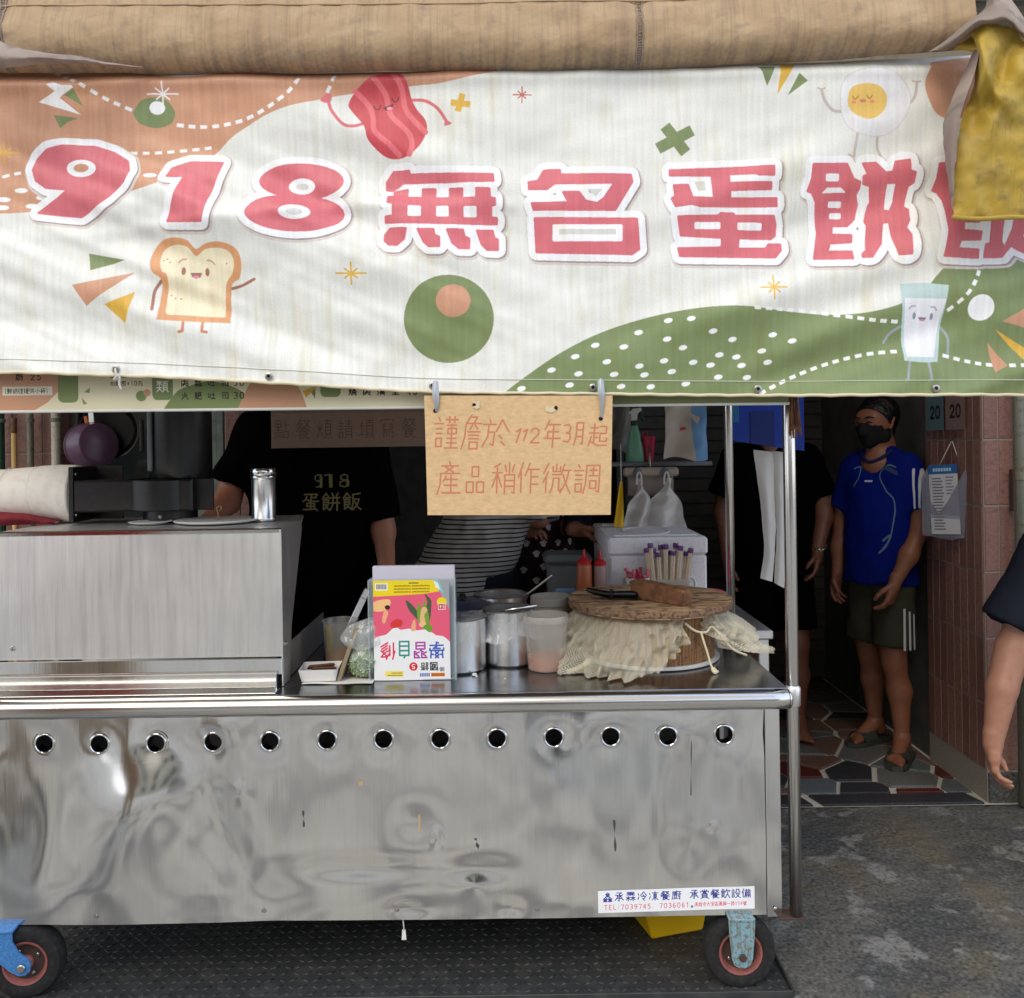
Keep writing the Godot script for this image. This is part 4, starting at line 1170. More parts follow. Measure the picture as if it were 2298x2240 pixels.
func draw_banner() -> Image:
	var paper := Color(0.905, 0.905, 0.885)
	var peach := Color(0.815, 0.605, 0.49)
	var green := Color(0.50, 0.56, 0.375)
	var red := Color(0.85, 0.44, 0.48)
	var yellow := Color(0.88, 0.70, 0.28)
	var white := Color(0.965, 0.965, 0.98)
	var cv := Canvas.new(4096, 1230, paper)
	var A := banner_frame(0, 0, 0.4096)        # upper left
	var B := banner_frame(700, 0, 0.4096)      # upper middle
	var C := banner_frame(1498, 0, 0.4096)     # upper right
	var D := banner_frame(0, 450, 0.4096)      # lower left
	var E := banner_frame(700, 450, 0.4096)    # lower middle
	var F := banner_frame(1498, 450, 0.4096)   # lower right
	# peach field with its dots and dashes
	cv.frame(A)
	cv.poly(cv.curve([[-700, 1195], [0, 1168], [180, 1155], [500, 1110], [700, 1062], [860, 1020], [1010, 950], [1100, 890], [1180, 830], [1300, 722], [1500, 610], [1750, 545], [1909, 512], [2254, 475], [2409, 465], [2609, 425], [2729, 385], [2800, 300]]) + [Vector2(2800, -200), Vector2(-700, -200)], peach)
	cv.oval(1010, 340, 235, 75, white)
	cv.dashes([[255, 365], [420, 450], [560, 530], [720, 600]], 20, 40, 28, white)
	cv.dashes([[960, 678], [1130, 692], [1300, 665], [1440, 605], [1560, 525], [1640, 430], [1665, 370]], 20, 40, 26, white)
	cv.dashes([[1790, 505], [1822, 440], [1845, 370]], 20, 40, 26, white)
	cv.dashes([[705, 833], [880, 832], [1060, 812], [1190, 798]], 17, 40, 28, white)
	cv.dashes([[0, 965], [60, 948], [120, 938]], 17, 40, 26, white)
	for q in [[105, 1040], [225, 1080], [165, 1125], [10, 1090], [5, 1135], [830, 968], [-90, 1060], [-60, 1130]]: cv.oval(q[0], q[1], 36, 14, white)
	cv.soft([[725, 600], [770, 545], [840, 530], [900, 540], [945, 590], [952, 630], [920, 675], [840, 692], [760, 670], [728, 630]], green)
	cv.oval(855, 586, 44, 36, white)
	cv.star(889, 513, 88, 68, 8, white)
	cv.poly([[255, 465], [290, 450], [340, 470], [395, 470], [405, 482], [340, 520], [325, 535], [442, 628], [205, 556], [300, 500]], white)
	cv.poly([[350, 520], [400, 485], [455, 582], [420, 560]], green)
	cv.poly([[290, 628], [425, 645], [370, 665], [328, 702]], green)
	cv.star(10, 832, 90, 60, 8, yellow)
	# green field at the lower right
	cv.frame(F)
	cv.frame(E)
	cv.poly(cv.curve([[1030, 1075], [1160, 975], [1350, 845], [1550, 740], [1750, 668], [1953, 618], [2150, 588], [2350, 582], [2550, 602], [2800, 625], [2960, 625], [3100, 605], [3230, 565], [3340, 500], [3420, 410], [3500, 330], [3600, 250], [3800, 150], [4700, 0]]) + [Vector2(4700, 1300), Vector2(1030, 1300)], green)
	for q in [[1790, 725], [1552, 795], [1708, 805], [1442, 858], [1615, 886], [1793, 910], [1312, 932], [1460, 952], [1655, 955], [1822, 957], [1148, 1033], [1411, 1014], [1694, 1021], [1858, 1022], [1952, 660], [1945, 762], [1930, 880]]: cv.oval(q[0], q[1], 24, 14, white, -0.2)
	cv.oval(750, 650, 247, 240, green)
	cv.oval(775, 552, 95, 90, peach)
	cv.star(216, 402, 86, 60, 9, yellow)
	cv.frame(F)
	for q in [[127, 650], [248, 718], [580, 736], [683, 771], [358, 762], [85, 808], [520, 825], [288, 846], [383, 857], [144, 887], [240, 902], [411, 904], [553, 887], [26, 938], [283, 968], [441, 970], [104, 1005]]: cv.oval(q[0], q[1], 24, 14, white, -0.2)
	cv.dashes([[470, 590], [640, 598], [800, 610], [960, 636], [1130, 660], [1280, 667]], 20, 38, 25, white)
	cv.dashes([[510, 1060], [700, 965], [900, 890], [1100, 842], [1290, 826]], 20, 38, 25, white)
	cv.dashes([[1505, 850], [1640, 882], [1780, 902], [1953, 903], [2150, 890]], 20, 38, 25, white)
	cv.dashes([[1525, 608], [1610, 535], [1670, 450], [1720, 350]], 20, 38, 25, white)
	cv.star(580, 478, 72, 70, 8, yellow)
	cv.oval(1705, 592, 72, 70, white)
	cv.poly([[1825, 665], [2000, 565], [2000, 710]], peach)
	cv.poly([[1790, 705], [2100, 880], [2100, 1010]], yellow)
	cv.poly([[1757, 775], [1870, 905], [1797, 943]], peach)
	# confetti at the upper right and lower left
	cv.frame(C)
	cv.poly([[492, 363], [590, 360], [542, 477]], green)
	cv.poly([[620, 342], [706, 340], [597, 525]], yellow)
	cv.poly([[715, 410], [762, 450], [655, 527]], green)
	cv.frame(B)
	cv.line([[762, 568], [868, 578]], 34, yellow, false, false)
	cv.line([[826, 520], [800, 616]], 34, yellow, false, false)
	cv.star(1151, 526, 52, 46, 6, Color(0.72, 0.36, 0.30))
	cv.line([[1895, 815], [2085, 712]], 62, green, false, false)
	cv.line([[1935, 690], [2050, 835]], 62, green, false, false)
	cv.frame(D)
	cv.poly([[482, 290], [688, 328], [496, 384]], green)
	cv.poly([[405, 468], [740, 395], [478, 580]], peach)
	cv.poly([[578, 572], [746, 505], [688, 674]], yellow)
	# peach spot at the upper right
	cv.frame(C)
	cv.soft([[1500, 310], [1440, 370], [1410, 440], [1420, 530], [1460, 610], [1530, 650], [1620, 640], [1800, 480], [1800, 290]], peach)
	# a drawing of a slice of toast
	cv.frame(D)
	var limb := Color(0.64, 0.44, 0.38)
	cv.line(cv.curve([[885, 445], [850, 500], [840, 600]]), 17, limb)
	cv.line(cv.curve([[1255, 482], [1320, 465], [1390, 430]]), 15, limb)
	for q in [[1010, 720, 990], [1115, 722, 1140]]:
		cv.line([[q[0] + 2, 660], [q[0], q[1]], [q[2], q[1] + 4]], 15, Color(0.80, 0.54, 0.42))
	var crust := [[1075, 268], [1030, 222], [950, 208], [870, 235], [825, 320], [840, 395], [888, 440], [882, 560], [872, 640], [900, 660], [1230, 672], [1255, 650], [1262, 470], [1310, 420], [1322, 330], [1290, 262], [1210, 232], [1130, 240]]
	cv.soft(crust, Color(0.86, 0.62, 0.44))
	cv.soft([[1075, 305], [1030, 258], [960, 245], [900, 270], [878, 330], [892, 390], [922, 420], [918, 560], [920, 625], [1000, 632], [1210, 640], [1226, 610], [1232, 460], [1272, 395], [1280, 325], [1250, 278], [1190, 262], [1125, 270]], Color(0.94, 0.895, 0.775))
	for q in [[1005, 388], [1131, 391]]: cv.oval(q[0], q[1], 11, 22, limb)
	cv.line(cv.curve([[978, 340], [995, 325], [1018, 322]]), 8, Color(0.80, 0.62, 0.52))
	cv.line(cv.curve([[1135, 328], [1155, 332], [1174, 350]]), 8, Color(0.80, 0.62, 0.52))
	cv.poly([[1040, 396], [1102, 396], [1092, 420], [1070, 428], [1050, 418]], limb)
	cv.oval(1072, 417, 15, 9, Color(0.90, 0.55, 0.68))
	for q in [[897, 330], [915, 322], [930, 340], [938, 522], [960, 538], [990, 540], [1240, 345]]: cv.oval(q[0], q[1], 4, 4, limb)
	# a drawing of a bacon rasher
	cv.frame(B)
	cv.line(cv.curve([[85, 545], [110, 610], [170, 680], [230, 692], [280, 678]]), 17, red)
	cv.line(cv.curve([[545, 548], [620, 555], [690, 600], [745, 680]]), 17, red)
	cv.soft([[45, 545], [80, 510], [105, 520], [100, 555], [70, 560]], red)
	cv.soft([[725, 690], [735, 662], [765, 678], [748, 688]], red)
	cv.soft([[198, 565], [240, 495], [330, 420], [420, 390], [480, 400], [520, 450], [545, 540], [575, 600], [622, 660], [628, 720], [590, 800], [530, 855], [460, 872], [390, 850], [310, 770], [285, 690], [220, 610]], Color(0.80, 0.30, 0.34))
	for s in [[[238, 500], [310, 575], [335, 650], [345, 720], [420, 790], [480, 852]], [[335, 425], [400, 510], [420, 600], [450, 650], [530, 730], [550, 800], [535, 848]], [[440, 395], [490, 480], [510, 590], [560, 660], [622, 725]]]:
		cv.line(cv.curve(s), 30, Color(0.90, 0.45, 0.48))
	for q in [[355, 575], [455, 533]]: cv.line(cv.curve([[q[0] - 18, q[1]], [q[0] - 8, q[1] + 18], [q[0] + 12, q[1] + 16], [q[0] + 18, q[1] - 6]]), 6, Color(0.45, 0.18, 0.22))
	cv.poly([[385, 585], [445, 562], [432, 600], [405, 600]], Color(0.45, 0.18, 0.22))
	cv.oval(423, 588, 17, 10, Color(0.95, 0.60, 0.70))
	# a drawing of a fried egg
	cv.frame(C)
	var grey := Color(0.78, 0.73, 0.73)
	cv.line(cv.curve([[960, 618], [900, 610], [855, 560], [835, 500]]), 16, grey)
	cv.line(cv.curve([[1255, 590], [1310, 580], [1350, 530], [1362, 455]]), 16, grey)
	cv.line([[835, 500], [815, 492]], 9, grey)
	cv.line([[835, 500], [855, 492]], 9, grey)
	cv.line([[1362, 455], [1335, 450]], 9, grey)
	cv.line([[1362, 455], [1382, 450]], 9, grey)
	cv.line([[1035, 735], [1020, 865], [990, 850]], 14, grey)
	cv.line(cv.curve([[1148, 750], [1155, 820], [1195, 890]]), 14, grey)
	var eggw := [[940, 560], [960, 450], [1040, 400], [1150, 385], [1250, 420], [1315, 500], [1318, 590], [1270, 680], [1190, 740], [1080, 742], [980, 690]]
	cv.line(cv.round_off(eggw), 8, Color(0.82, 0.81, 0.82), true)
	cv.soft(eggw, Color(0.915, 0.912, 0.925))
	cv.soft([[980, 545], [1000, 490], [1070, 468], [1150, 480], [1192, 530], [1190, 590], [1150, 640], [1090, 658], [1020, 630], [985, 590]], Color(0.91, 0.76, 0.40))
	for q in [[1020, 540], [1098, 536]]: cv.line(cv.curve([[q[0] - 15, q[1] - 4], [q[0], q[1] + 12], [q[0] + 15, q[1] - 4]]), 6, Color(0.70, 0.48, 0.25))
	cv.oval(1014, 568, 13, 8, Color(0.92, 0.55, 0.45))
	cv.oval(1114, 564, 13, 8, Color(0.92, 0.55, 0.45))
	cv.oval(1062, 560, 17, 9, Color(0.80, 0.50, 0.45))
	# a drawing of a glass of milk
	cv.frame(F)
	var cup := Color(0.745, 0.83, 0.83)
	var line_c := Color(0.62, 0.66, 0.70)
	cv.line(cv.curve([[1280, 690], [1220, 730], [1190, 780]]), 14, line_c)
	cv.line(cv.curve([[1500, 695], [1535, 750], [1535, 840]]), 14, line_c)
	cv.line([[1325, 880], [1310, 985], [1295, 990]], 14, line_c)
	cv.line([[1425, 885], [1440, 985], [1425, 990]], 14, line_c)
	cv.poly([[1270, 460], [1395, 456], [1525, 470], [1475, 888], [1390, 890], [1295, 880]], cup)
	cv.poly([[1290, 538], [1512, 545], [1455, 862], [1310, 858]], Color(0.925, 0.925, 0.955))
	for q in [[1349, 634], [1444, 638]]: cv.oval(q[0], q[1], 9, 19, Color(0.58, 0.58, 0.64))
	cv.line(cv.curve([[1318, 598], [1330, 584], [1350, 582]]), 7, line_c)
	cv.line(cv.curve([[1436, 588], [1455, 590], [1467, 606]]), 7, line_c)
	cv.poly([[1372, 642], [1418, 642], [1408, 660], [1384, 660]], Color(0.50, 0.48, 0.55))
	cv.oval(1396, 657, 12, 6, Color(0.90, 0.55, 0.65))
	# the big letters
	cv.frame(A)
	cut_letter(cv, [[[172, 925], [195, 870], [262, 822], [350, 803], [520, 803], [615, 832], [695, 882], [713, 940], [684, 1000], [605, 1080], [495, 1150], [440, 1185], [200, 1163], [330, 1075], [378, 1042], [245, 1026], [188, 985]]], red)
	cv.oval(447, 925, 84, 46, white)
	cv.oval(447, 923, 44, 22, peach)
	cut_letter(cv, [[[937, 922], [1042, 887], [1214, 889], [1145, 1110], [1120, 1226], [932, 1222], [947, 1180], [1008, 966], [918, 968]]], red)
	cut_letter(cv, [ellipse_pts(1648, 988, 225, 94), ellipse_pts(1618, 1170, 258, 100)], red)
	cv.oval(1648, 1015, 74, 44, white)
	cv.oval(1650, 1017, 36, 18, Color(0.85, 0.85, 0.83))
	cv.oval(1618, 1167, 84, 42, white)
	cv.oval(1620, 1167, 44, 20, Color(0.85, 0.85, 0.83))
	cv.frame(B)
	var lo := 1098.6
	cut_letter(cv, [[[408, 990], [445, 937], [530, 935], [536, 954], [990, 957], [994, 994], [497, 997], [474, 1016], [437, 1039], [408, 1035]],
		[[451, 1047], [521, 1036], [521, 1081], [606, 1081], [606, 1034], [674, 1034], [674, 1084], [756, 1084], [756, 1034], [822, 1034], [822, 1086], [901, 1086], [901, 1034], [972, 1038], [975, 1086], [1002, 1091], [1002, 1125], [980, 1130], [980, 1190], [1012, 1196], [1012, 1226], [406, 1222], [406, 1191], [446, 1186], [446, 1115], [416, 1110], [418, 1078], [451, 1074]],
		[[430, lo + 157], [515, lo + 157], [504, lo + 211], [466, lo + 243], [423, lo + 243], [399, lo + 222], [401, lo + 190]], [[582, lo + 162], [666, lo + 162], [673, lo + 194], [698, lo + 205], [698, lo + 255], [642, lo + 255], [614, lo + 230]],
		[[742, lo + 162], [826, lo + 162], [836, lo + 200], [861, lo + 210], [861, lo + 265], [807, lo + 265], [770, lo + 235]], [[905, lo + 165], [989, lo + 165], [999, lo + 205], [1018, lo + 214], [1018, lo + 271], [962, lo + 271], [930, lo + 240]]], red)
	holes(cv, [[525, 1128, 598, 1188], [680, 1128, 750, 1188], [830, 1130, 902, 1190]])
	cut_letter(cv, [[[1188, 1000], [1238, 992], [1270, 936], [1292, 932], [1358, 932], [1358, 957], [1745, 962], [1753, 1000], [1661, 1151], [1215, 1151], [1205, 1118], [1407, 1114], [1377, 1057], [1462, 1057], [1497, 1104], [1562, 1117], [1600, 1090], [1657, 1005], [1328, 1008], [1287, 1038], [1190, 1038]],
		[[1222, lo + 99], [1779, lo + 102], [1793, lo + 267], [1752, lo + 295], [1232, lo + 283]]], red)
	holes(cv, [[1318, lo + 132, 1702, lo + 226]])
	cv.rect(1355, lo + 158, 310, 30, Color(0.83, 0.83, 0.81))
	cv.poly([[1505, 1040], [1590, 1040], [1555, 1082]], Color(0.85, 0.85, 0.83))
	cv.frame(C)
	cut_letter(cv, [[[12, 936], [578, 915], [578, 963], [497, 963], [482, 956], [334, 958], [334, 1007], [564, 1004], [566, 1036], [339, 1046], [341, 1091], [599, 1086], [601, 1126], [176, 1133], [131, 1121], [44, 1133], [22, 1092], [42, 1078], [35, 1018], [111, 1016], [135, 1086], [252, 1092], [242, 963], [12, 963]],
		[[59, lo + 91], [278, lo + 84], [293, lo + 71], [362, lo + 71], [372, lo + 84], [589, lo + 81], [601, lo + 126], [598, lo + 186], [577, lo + 203], [394, lo + 203], [389, lo + 262], [548, lo + 259], [563, lo + 235], [628, lo + 235], [628, lo + 268], [596, lo + 308], [70, lo + 303], [62, lo + 262], [301, lo + 257], [301, lo + 203], [75, lo + 190]]], red)
	holes(cv, [[148, lo + 118, 292, lo + 157], [386, lo + 118, 523, lo + 160]])
	cv.poly([[146, 998], [205, 997], [210, 1048], [166, 1050]], Color(0.85, 0.85, 0.83))
	var bread := [[795, 907], [981, 902], [1020, 981], [1058, 996], [1055, 1030], [1041, 1060], [1053, 1110], [1053, lo + 20], [1039, lo + 92], [1002, lo + 128], [919, lo + 128], [914, lo + 177], [1021, lo + 182], [1018, lo + 221], [901, lo + 228], [886, lo + 275], [1015, lo + 277], [1015, lo + 318], [812, lo + 315], [837, lo + 170], [822, 1100], [797, 1055], [772, 1045], [792, 980]]
	cut_letter(cv, [bread, [[1072, 897], [1142, 892], [1197, 947], [1236, 942], [1251, 887], [1324, 879], [1328, 936], [1358, 946], [1353, 996], [1324, 1015], [1299, 1130], [1323, 1145], [1323, lo + 108], [1303, lo + 150], [1328, lo + 192], [1323, lo + 298], [1260, lo + 301], [1232, lo + 198], [1221, lo + 113], [1184, lo + 118], [1169, lo + 236], [1117, lo + 311], [1068, lo + 311], [1070, lo + 294], [1092, lo + 274], [1107, lo + 130], [1096, lo + 108], [1117, lo + 20], [1122, 1110], [1127, 1100], [1116, 1015], [1077, 1004], [1077, 966], [1101, 956]]], red)
	holes(cv, [[866, 953, 940, 994], [[850, 1055], [880, 1025], [955, 1025], [985, 1050]], [893, 1094, 968, 1128], [906, 1154, 971, 1188], [[1210, 1005], [1255, 1005], [1245, 1100], [1225, 1145], [1200, 1140]]])
	var rice := []
	for q in bread: rice.append([q[0] + 692, q[1] - 6])
	cut_letter(cv, [rice, [[1770, 905], [2050, 905], [2050, 955], [1830, 960], [1830, 1040], [2040, 1040], [2040, 1110], [1960, lo + 190], [2090, lo + 290], [2010, lo + 310], [1900, lo + 240], [1840, lo + 305], [1745, lo + 308], [1750, lo + 240], [1775, lo + 235], [1770, lo + 100]]], red)
	holes(cv, [[1558, 948, 1632, 988], [1585, 1090, 1660, 1122], [1598, 1150, 1662, 1182], [[1840, 1110], [1900, 1120], [1895, lo + 150], [1862, lo + 240], [1845, lo + 220]]])
	cv.im.shrink_x2()
	return cv.im

func weather(im: Image, seed_: int, amount: float) -> Image:   # fading, drips and grime of a print that hangs outdoors
	var w := im.get_width()
	var h := im.get_height()
	var a := noise_image(w, h, 0.10, seed_, 2, 1.0, 0.04)
	var b := noise_image(w, h, 0.02, seed_ + 1, 4, 1.0, 0.25)
	var c := noise_image(w, h, 0.22, seed_ + 2, 2)
	var d := im.get_data()
	for i in w * h:
		var s := 1.0 + amount * ((a[i] - 128.0) * 0.00028 + (c[i] - 128.0) * 0.0002)
		var g := amount * maxf(0.0, (b[i] - 150.0) / 255.0)
		d[i * 4] = clampi(int(d[i * 4] * (s - 0.10 * g)), 0, 255)
		d[i * 4 + 1] = clampi(int(d[i * 4 + 1] * (s - 0.14 * g)), 0, 255)
		d[i * 4 + 2] = clampi(int(d[i * 4 + 2] * (s - 0.28 * g)), 0, 255)
	return Image.create_from_data(w, h, false, Image.FORMAT_RGBA8, d)

func spline_at(pts: Array, x: float) -> float:
	for i in pts.size() - 1:
		if x <= pts[i + 1].x or i == pts.size() - 2:
			var t: float = clampf((x - pts[i].x) / (pts[i + 1].x - pts[i].x), 0.0, 1.0)
			return cubic_interpolate(pts[i].y, pts[i + 1].y, pts[maxi(i - 1, 0)].y, pts[mini(i + 2, pts.size() - 1)].y, t)
	return pts[-1].y

var fold_noise := FastNoiseLite.new()

func banner_fold(x: float, y: float) -> float:
	var l := smoothstep(0.35, -0.5, x)
	var r := smoothstep(0.15, 0.9, x)
	var low := smoothstep(2.46, 2.05, y)
	var s := y + 0.46 * x
	var q := y - 0.36 * x
	# long soft folds: on the left they run down to the right, on the right up to the right
	var z := l * 0.032 * fold_noise.get_noise_2d(s * 1.7, (x - 0.46 * y) * 0.28) * (0.45 + 0.55 * low)
	z += l * 0.008 * fold_noise.get_noise_2d(s * 4.6 + 7.0, (x - 0.46 * y) * 0.45) * low
	z += r * 0.036 * fold_noise.get_noise_2d(q * 1.9 + 20.0, (x + 0.36 * y) * 0.25) * (0.35 + 0.65 * low)
	z += 0.010 * fold_noise.get_noise_2d(x * 0.8 + 40.0, y * 1.6)
	z += 0.006 * exp(-pow((y - 2.10 - 0.035 * x + 0.02 * sin(x * 4.0)) / 0.018, 2)) * smoothstep(0.9, 0.2, absf(x + 0.55))
	# the top edge is drawn back over its rail
	z -= 0.05 * pow(smoothstep(2.40, 2.49, y), 2.0)
	z += 0.010 * exp(-pow((y - 2.43) / 0.018, 2))
	return z

func build_banner() -> void:
	var t := thing("vinyl_banner", "white printed vinyl banner with red lettering strung across the stall", "banner", Vector3(0, 0, -2.25))
	var top := [Vector2(-1.62, 2.50), Vector2(-1.3, 2.478), Vector2(-0.93, 2.468), Vector2(-0.1, 2.451), Vector2(0.4, 2.452), Vector2(1.1, 2.480), Vector2(1.45, 2.49)]
	var bot := [Vector2(-1.62, 1.705), Vector2(-1.3, 1.695), Vector2(-0.9, 1.678), Vector2(-0.62, 1.659), Vector2(-0.2, 1.630), Vector2(0.27, 1.617), Vector2(0.8, 1.606), Vector2(1.45, 1.600)]
	fold_noise.seed = 6
	fold_noise.frequency = 2.2
	fold_noise.fractal_octaves = 2
	var nz := FastNoiseLite.new()
	nz.seed = 17
	nz.frequency = 3.0
	nz.fractal_octaves = 3
	var fn := func(u: float, v: float) -> Vector3:
		var x := lerpf(-1.6, 1.42, u)
		var y := lerpf(spline_at(top, x), spline_at(bot, x), v)
		var z := banner_fold(x, y) + 0.005 * nz.get_noise_2d(x, y * 1.5) + 0.0012 * nz.get_noise_2d(x * 4.0, y * 4.0)
		return Vector3(x, y, z)
	var art := weather(draw_banner(), 91, 1.0)
	var m := tmat(ImageTexture.create_from_image(art), 0.48)
	m.texture_repeat = false
	m.backlight_enabled = true
	m.backlight = Color(0.16, 0.16, 0.15)
	part(t, "cloth", sheet(fn, 300, 100, func(u, v): var p: Vector3 = fn.call(u, v); return Vector2((p.x + 1.56) / 3.0 * 0.99999, (2.50 - p.y) / 0.90)), m)
	var rope := []
	for k in 120:
		var p: Vector3 = fn.call(k / 119.0, 1.0)
		rope.append(p + Vector3(0, 0.001 * sin(k * 1.9), 0.001))
	part(t, "hem_cord", tube(rope, 0.0042, 8), M.hem_cloth)
	var fold := []
	for k in 120: fold.append(fn.call(k / 119.0, 0.958) + Vector3(0, 0, 0.0008))
	part(t, "hem_seam", tube(fold, 0.0012, 5), mat(Color(0.80, 0.79, 0.74), 0.7))
	var ring := lathe([Vector2(0.0035, 0), Vector2(0.0045, 0.002), Vector2(0.007, 0.0022), Vector2(0.0095, 0.001), Vector2(0.010, -0.0005)], 20)
	for x in [-1.0, -0.614, -0.2, 0.208, 0.63, 1.075]:
		var u: float = (x + 1.6) / 3.02
		var p: Vector3 = fn.call(u, 1.0) + Vector3(0, 0.016, 0)
		p.z += 0.0035
		var g := part(t, "grommet", ring, M.bolt, p, Vector3(PI / 2, 0, 0))
		part(g, "eyelet_hole", cyl(0.004, 0.0012, 0.0002, 14), M.dark_hole)
	var k0: Vector3 = fn.call(0.6 / 3.02, 1.0)
	part(t, "tie_string", tube(smooth_path([k0 + Vector3(0, 0.018, 0.004), k0 + Vector3(0.004, 0.004, 0.010), k0 + Vector3(0.012, -0.006, 0.008), k0 + Vector3(0.010, -0.022, 0.006), k0 + Vector3(0.014, -0.036, 0.004)], 5), 0.0028, 7), M.string)
	part(t, "tie_string", tube(smooth_path([k0 + Vector3(0.012, -0.006, 0.008), k0 + Vector3(0.0, -0.012, 0.012), k0 + Vector3(0.008, -0.002, 0.014)], 5), 0.0026, 7), M.string)

func build_menu_board() -> void:
	# a printed board whose lower strip shows beneath the banner
	var t := thing("menu_board", "printed menu board with cream, green and peach shapes below the banner", "menu board", Vector3(-0.359, 1.753, -2.295))
	t.rotation.z = -0.004
	var cream := Color(0.84, 0.81, 0.69)
	var green := Color(0.45, 0.51, 0.31)
	var peach := Color(0.74, 0.55, 0.43)
	var ink := Color(0.16, 0.14, 0.12)
	var cv := Canvas.new(2048, 300, cream)
	# the sketch is 1868 wide and 274 high; its lower part shows
	cv.frame(Transform2D(Vector2(1.0965, 0), Vector2(0, 1.0965), Vector2(0, 0)))
	var X := 94.0                      # where the visible left edge lies
	var Y := 193.0                      # height at which the banner's hem begins
	cv.poly([[0, 0], [X + 190, 0], [X + 150, Y + 20], [X + 110, Y + 62], [X + 68, 280], [0, 280]], peach)
	cv.soft([[X + 358, 340], [X + 390, Y + 52], [X + 440, Y + 25], [X + 490, Y + 20], [X + 560, Y + 55], [X + 590, 340]], green)
	cv.soft([[X + 530, 345], [X + 555, Y + 40], [X + 600, Y + 5], [X + 650, Y + 10], [X + 685, Y + 60], [X + 692, 345]], peach)
	cv.rrect(X + 133, 10, 46, Y + 53, 12, green)
	cv.rrect(X + 345, 10, 46, Y + 50, 12, green)
	cv.rrect(X + 722, 10, 46, Y + 47, 12, green)
	cv.oval(X + 320, Y + 50, 12, 12, green)
	cv.oval(X + 333, Y + 43, 8, 8, peach)
	for q in [[[192, 40], [205, 30], [204, 42]], [[186, 52], [198, 66], [190, 68]], [[700, 44], [712, 38], [710, 60]]]:
		cv.poly([[X + q[0][0], Y + q[0][1]], [X + q[1][0], Y + q[1][1]], [X + q[2][0], Y + q[2][1]]], green)
	cv.poly([[X + 682, Y + 42], [X + 716, Y + 32], [X + 690, Y + 58]], Color(0.80, 0.60, 0.22))
	write(cv, "奶 25", X + 38, Y - 4, 16, 16, 4, 2.2, ink)
	cv.rect(X + 8, Y + 26, 112, 20, Color(0.82, 0.80, 0.74))
	write(cv, "(鮮奶僅提供小杯)", X + 13, Y + 30, 11, 12, 1.5, 1.3, Color(0.30, 0.30, 0.22))
	write(cv, "加起司+10元", X + 250, Y + 16, 11, 11, 1.5, 1.2, ink)
	write(cv, "加起司+10元", X + 250, Y - 2, 11, 11, 1.5, 1.2, ink)
	write(cv, "類", X + 354, Y + 16, 27, 26, 2, 2.4, Color(0.90, 0.89, 0.84))
	write(cv, "肉鬆吐司", X + 410, Y + 14, 16, 16, 14, 1.9, ink)
	write(cv, "30", X + 527, Y + 14, 16, 16, 4, 2.0, ink)
	write(cv, "火腿吐司", X + 410, Y + 43, 16, 16, 14, 2.0, ink)
	write(cv, "30", X + 527, Y + 43, 16, 16, 4, 2.2, ink)
	write(cv, "燒肉漢堡", X + 786, Y + 38, 17, 16, 15, 2.0, ink)
	write(cv, "40", X + 916, Y + 38, 16, 16, 4, 2.2, ink)
	# the plain right end
	cv.poly([[X + 1180, 0], [1868, 0], [1868, 280], [X + 1130, 280]], Color(0.50, 0.52, 0.33))
	cv.rrect(X + 1560, 0, 160, Y + 66, 8, Color(0.72, 0.70, 0.58))
	var m := tmat(cv.tex(), 0.5)
	m.texture_repeat = false
	part(t, "printed_face", panel(2.161, 0.3165, 0.012), m)
	part(t, "edge_strip", bbox(Vector3(2.163, 0.007, 0.018), 0.002), M.white_plastic, Vector3(0, -0.160, -0.004))

# ---------------------------------------------------------------- the steel cart

const CART_L := -1.44
const CART_R := 0.70
const HOLE_Y := 0.696
const HOLE_R := 0.0225

func dent(x: float, y: float) -> float:      # how far the front sheet bulges or is knocked in
	var z := 0.0
	for d in DENTS:
		var px: float = x - d[0]
		var py: float = y - d[1]
		if d.size() > 5:
			var turned := Vector2(px, py).rotated(d[5])
			px = turned.x
			py = turned.y
		var q: float = pow(px / d[2], 2) + pow(py / d[3], 2)
		if q < 9.0: z += 1.25 * d[4] * exp(-q)
	z += 0.0030 * dent_noise.get_noise_2d(x * 0.7, y * 0.5) + 0.0007 * dent_noise.get_noise_2d(x * 2.9, y * 1.4)
	# the sheet is drawn in round every vent
	var u := fposmod(x + 1.287 + 0.07715, 0.1543) - 0.07715
	z -= 0.0045 * exp(-(u * u + pow(y - HOLE_Y, 2)) / 0.0019) * (1.0 + 0.6 * sin(x * 11.0))
	# crease along the bottom, riveted to the frame
	z += 0.0012 * sin(x * 9.0) * exp(-pow((y - 0.245) / 0.03, 2))
	return z

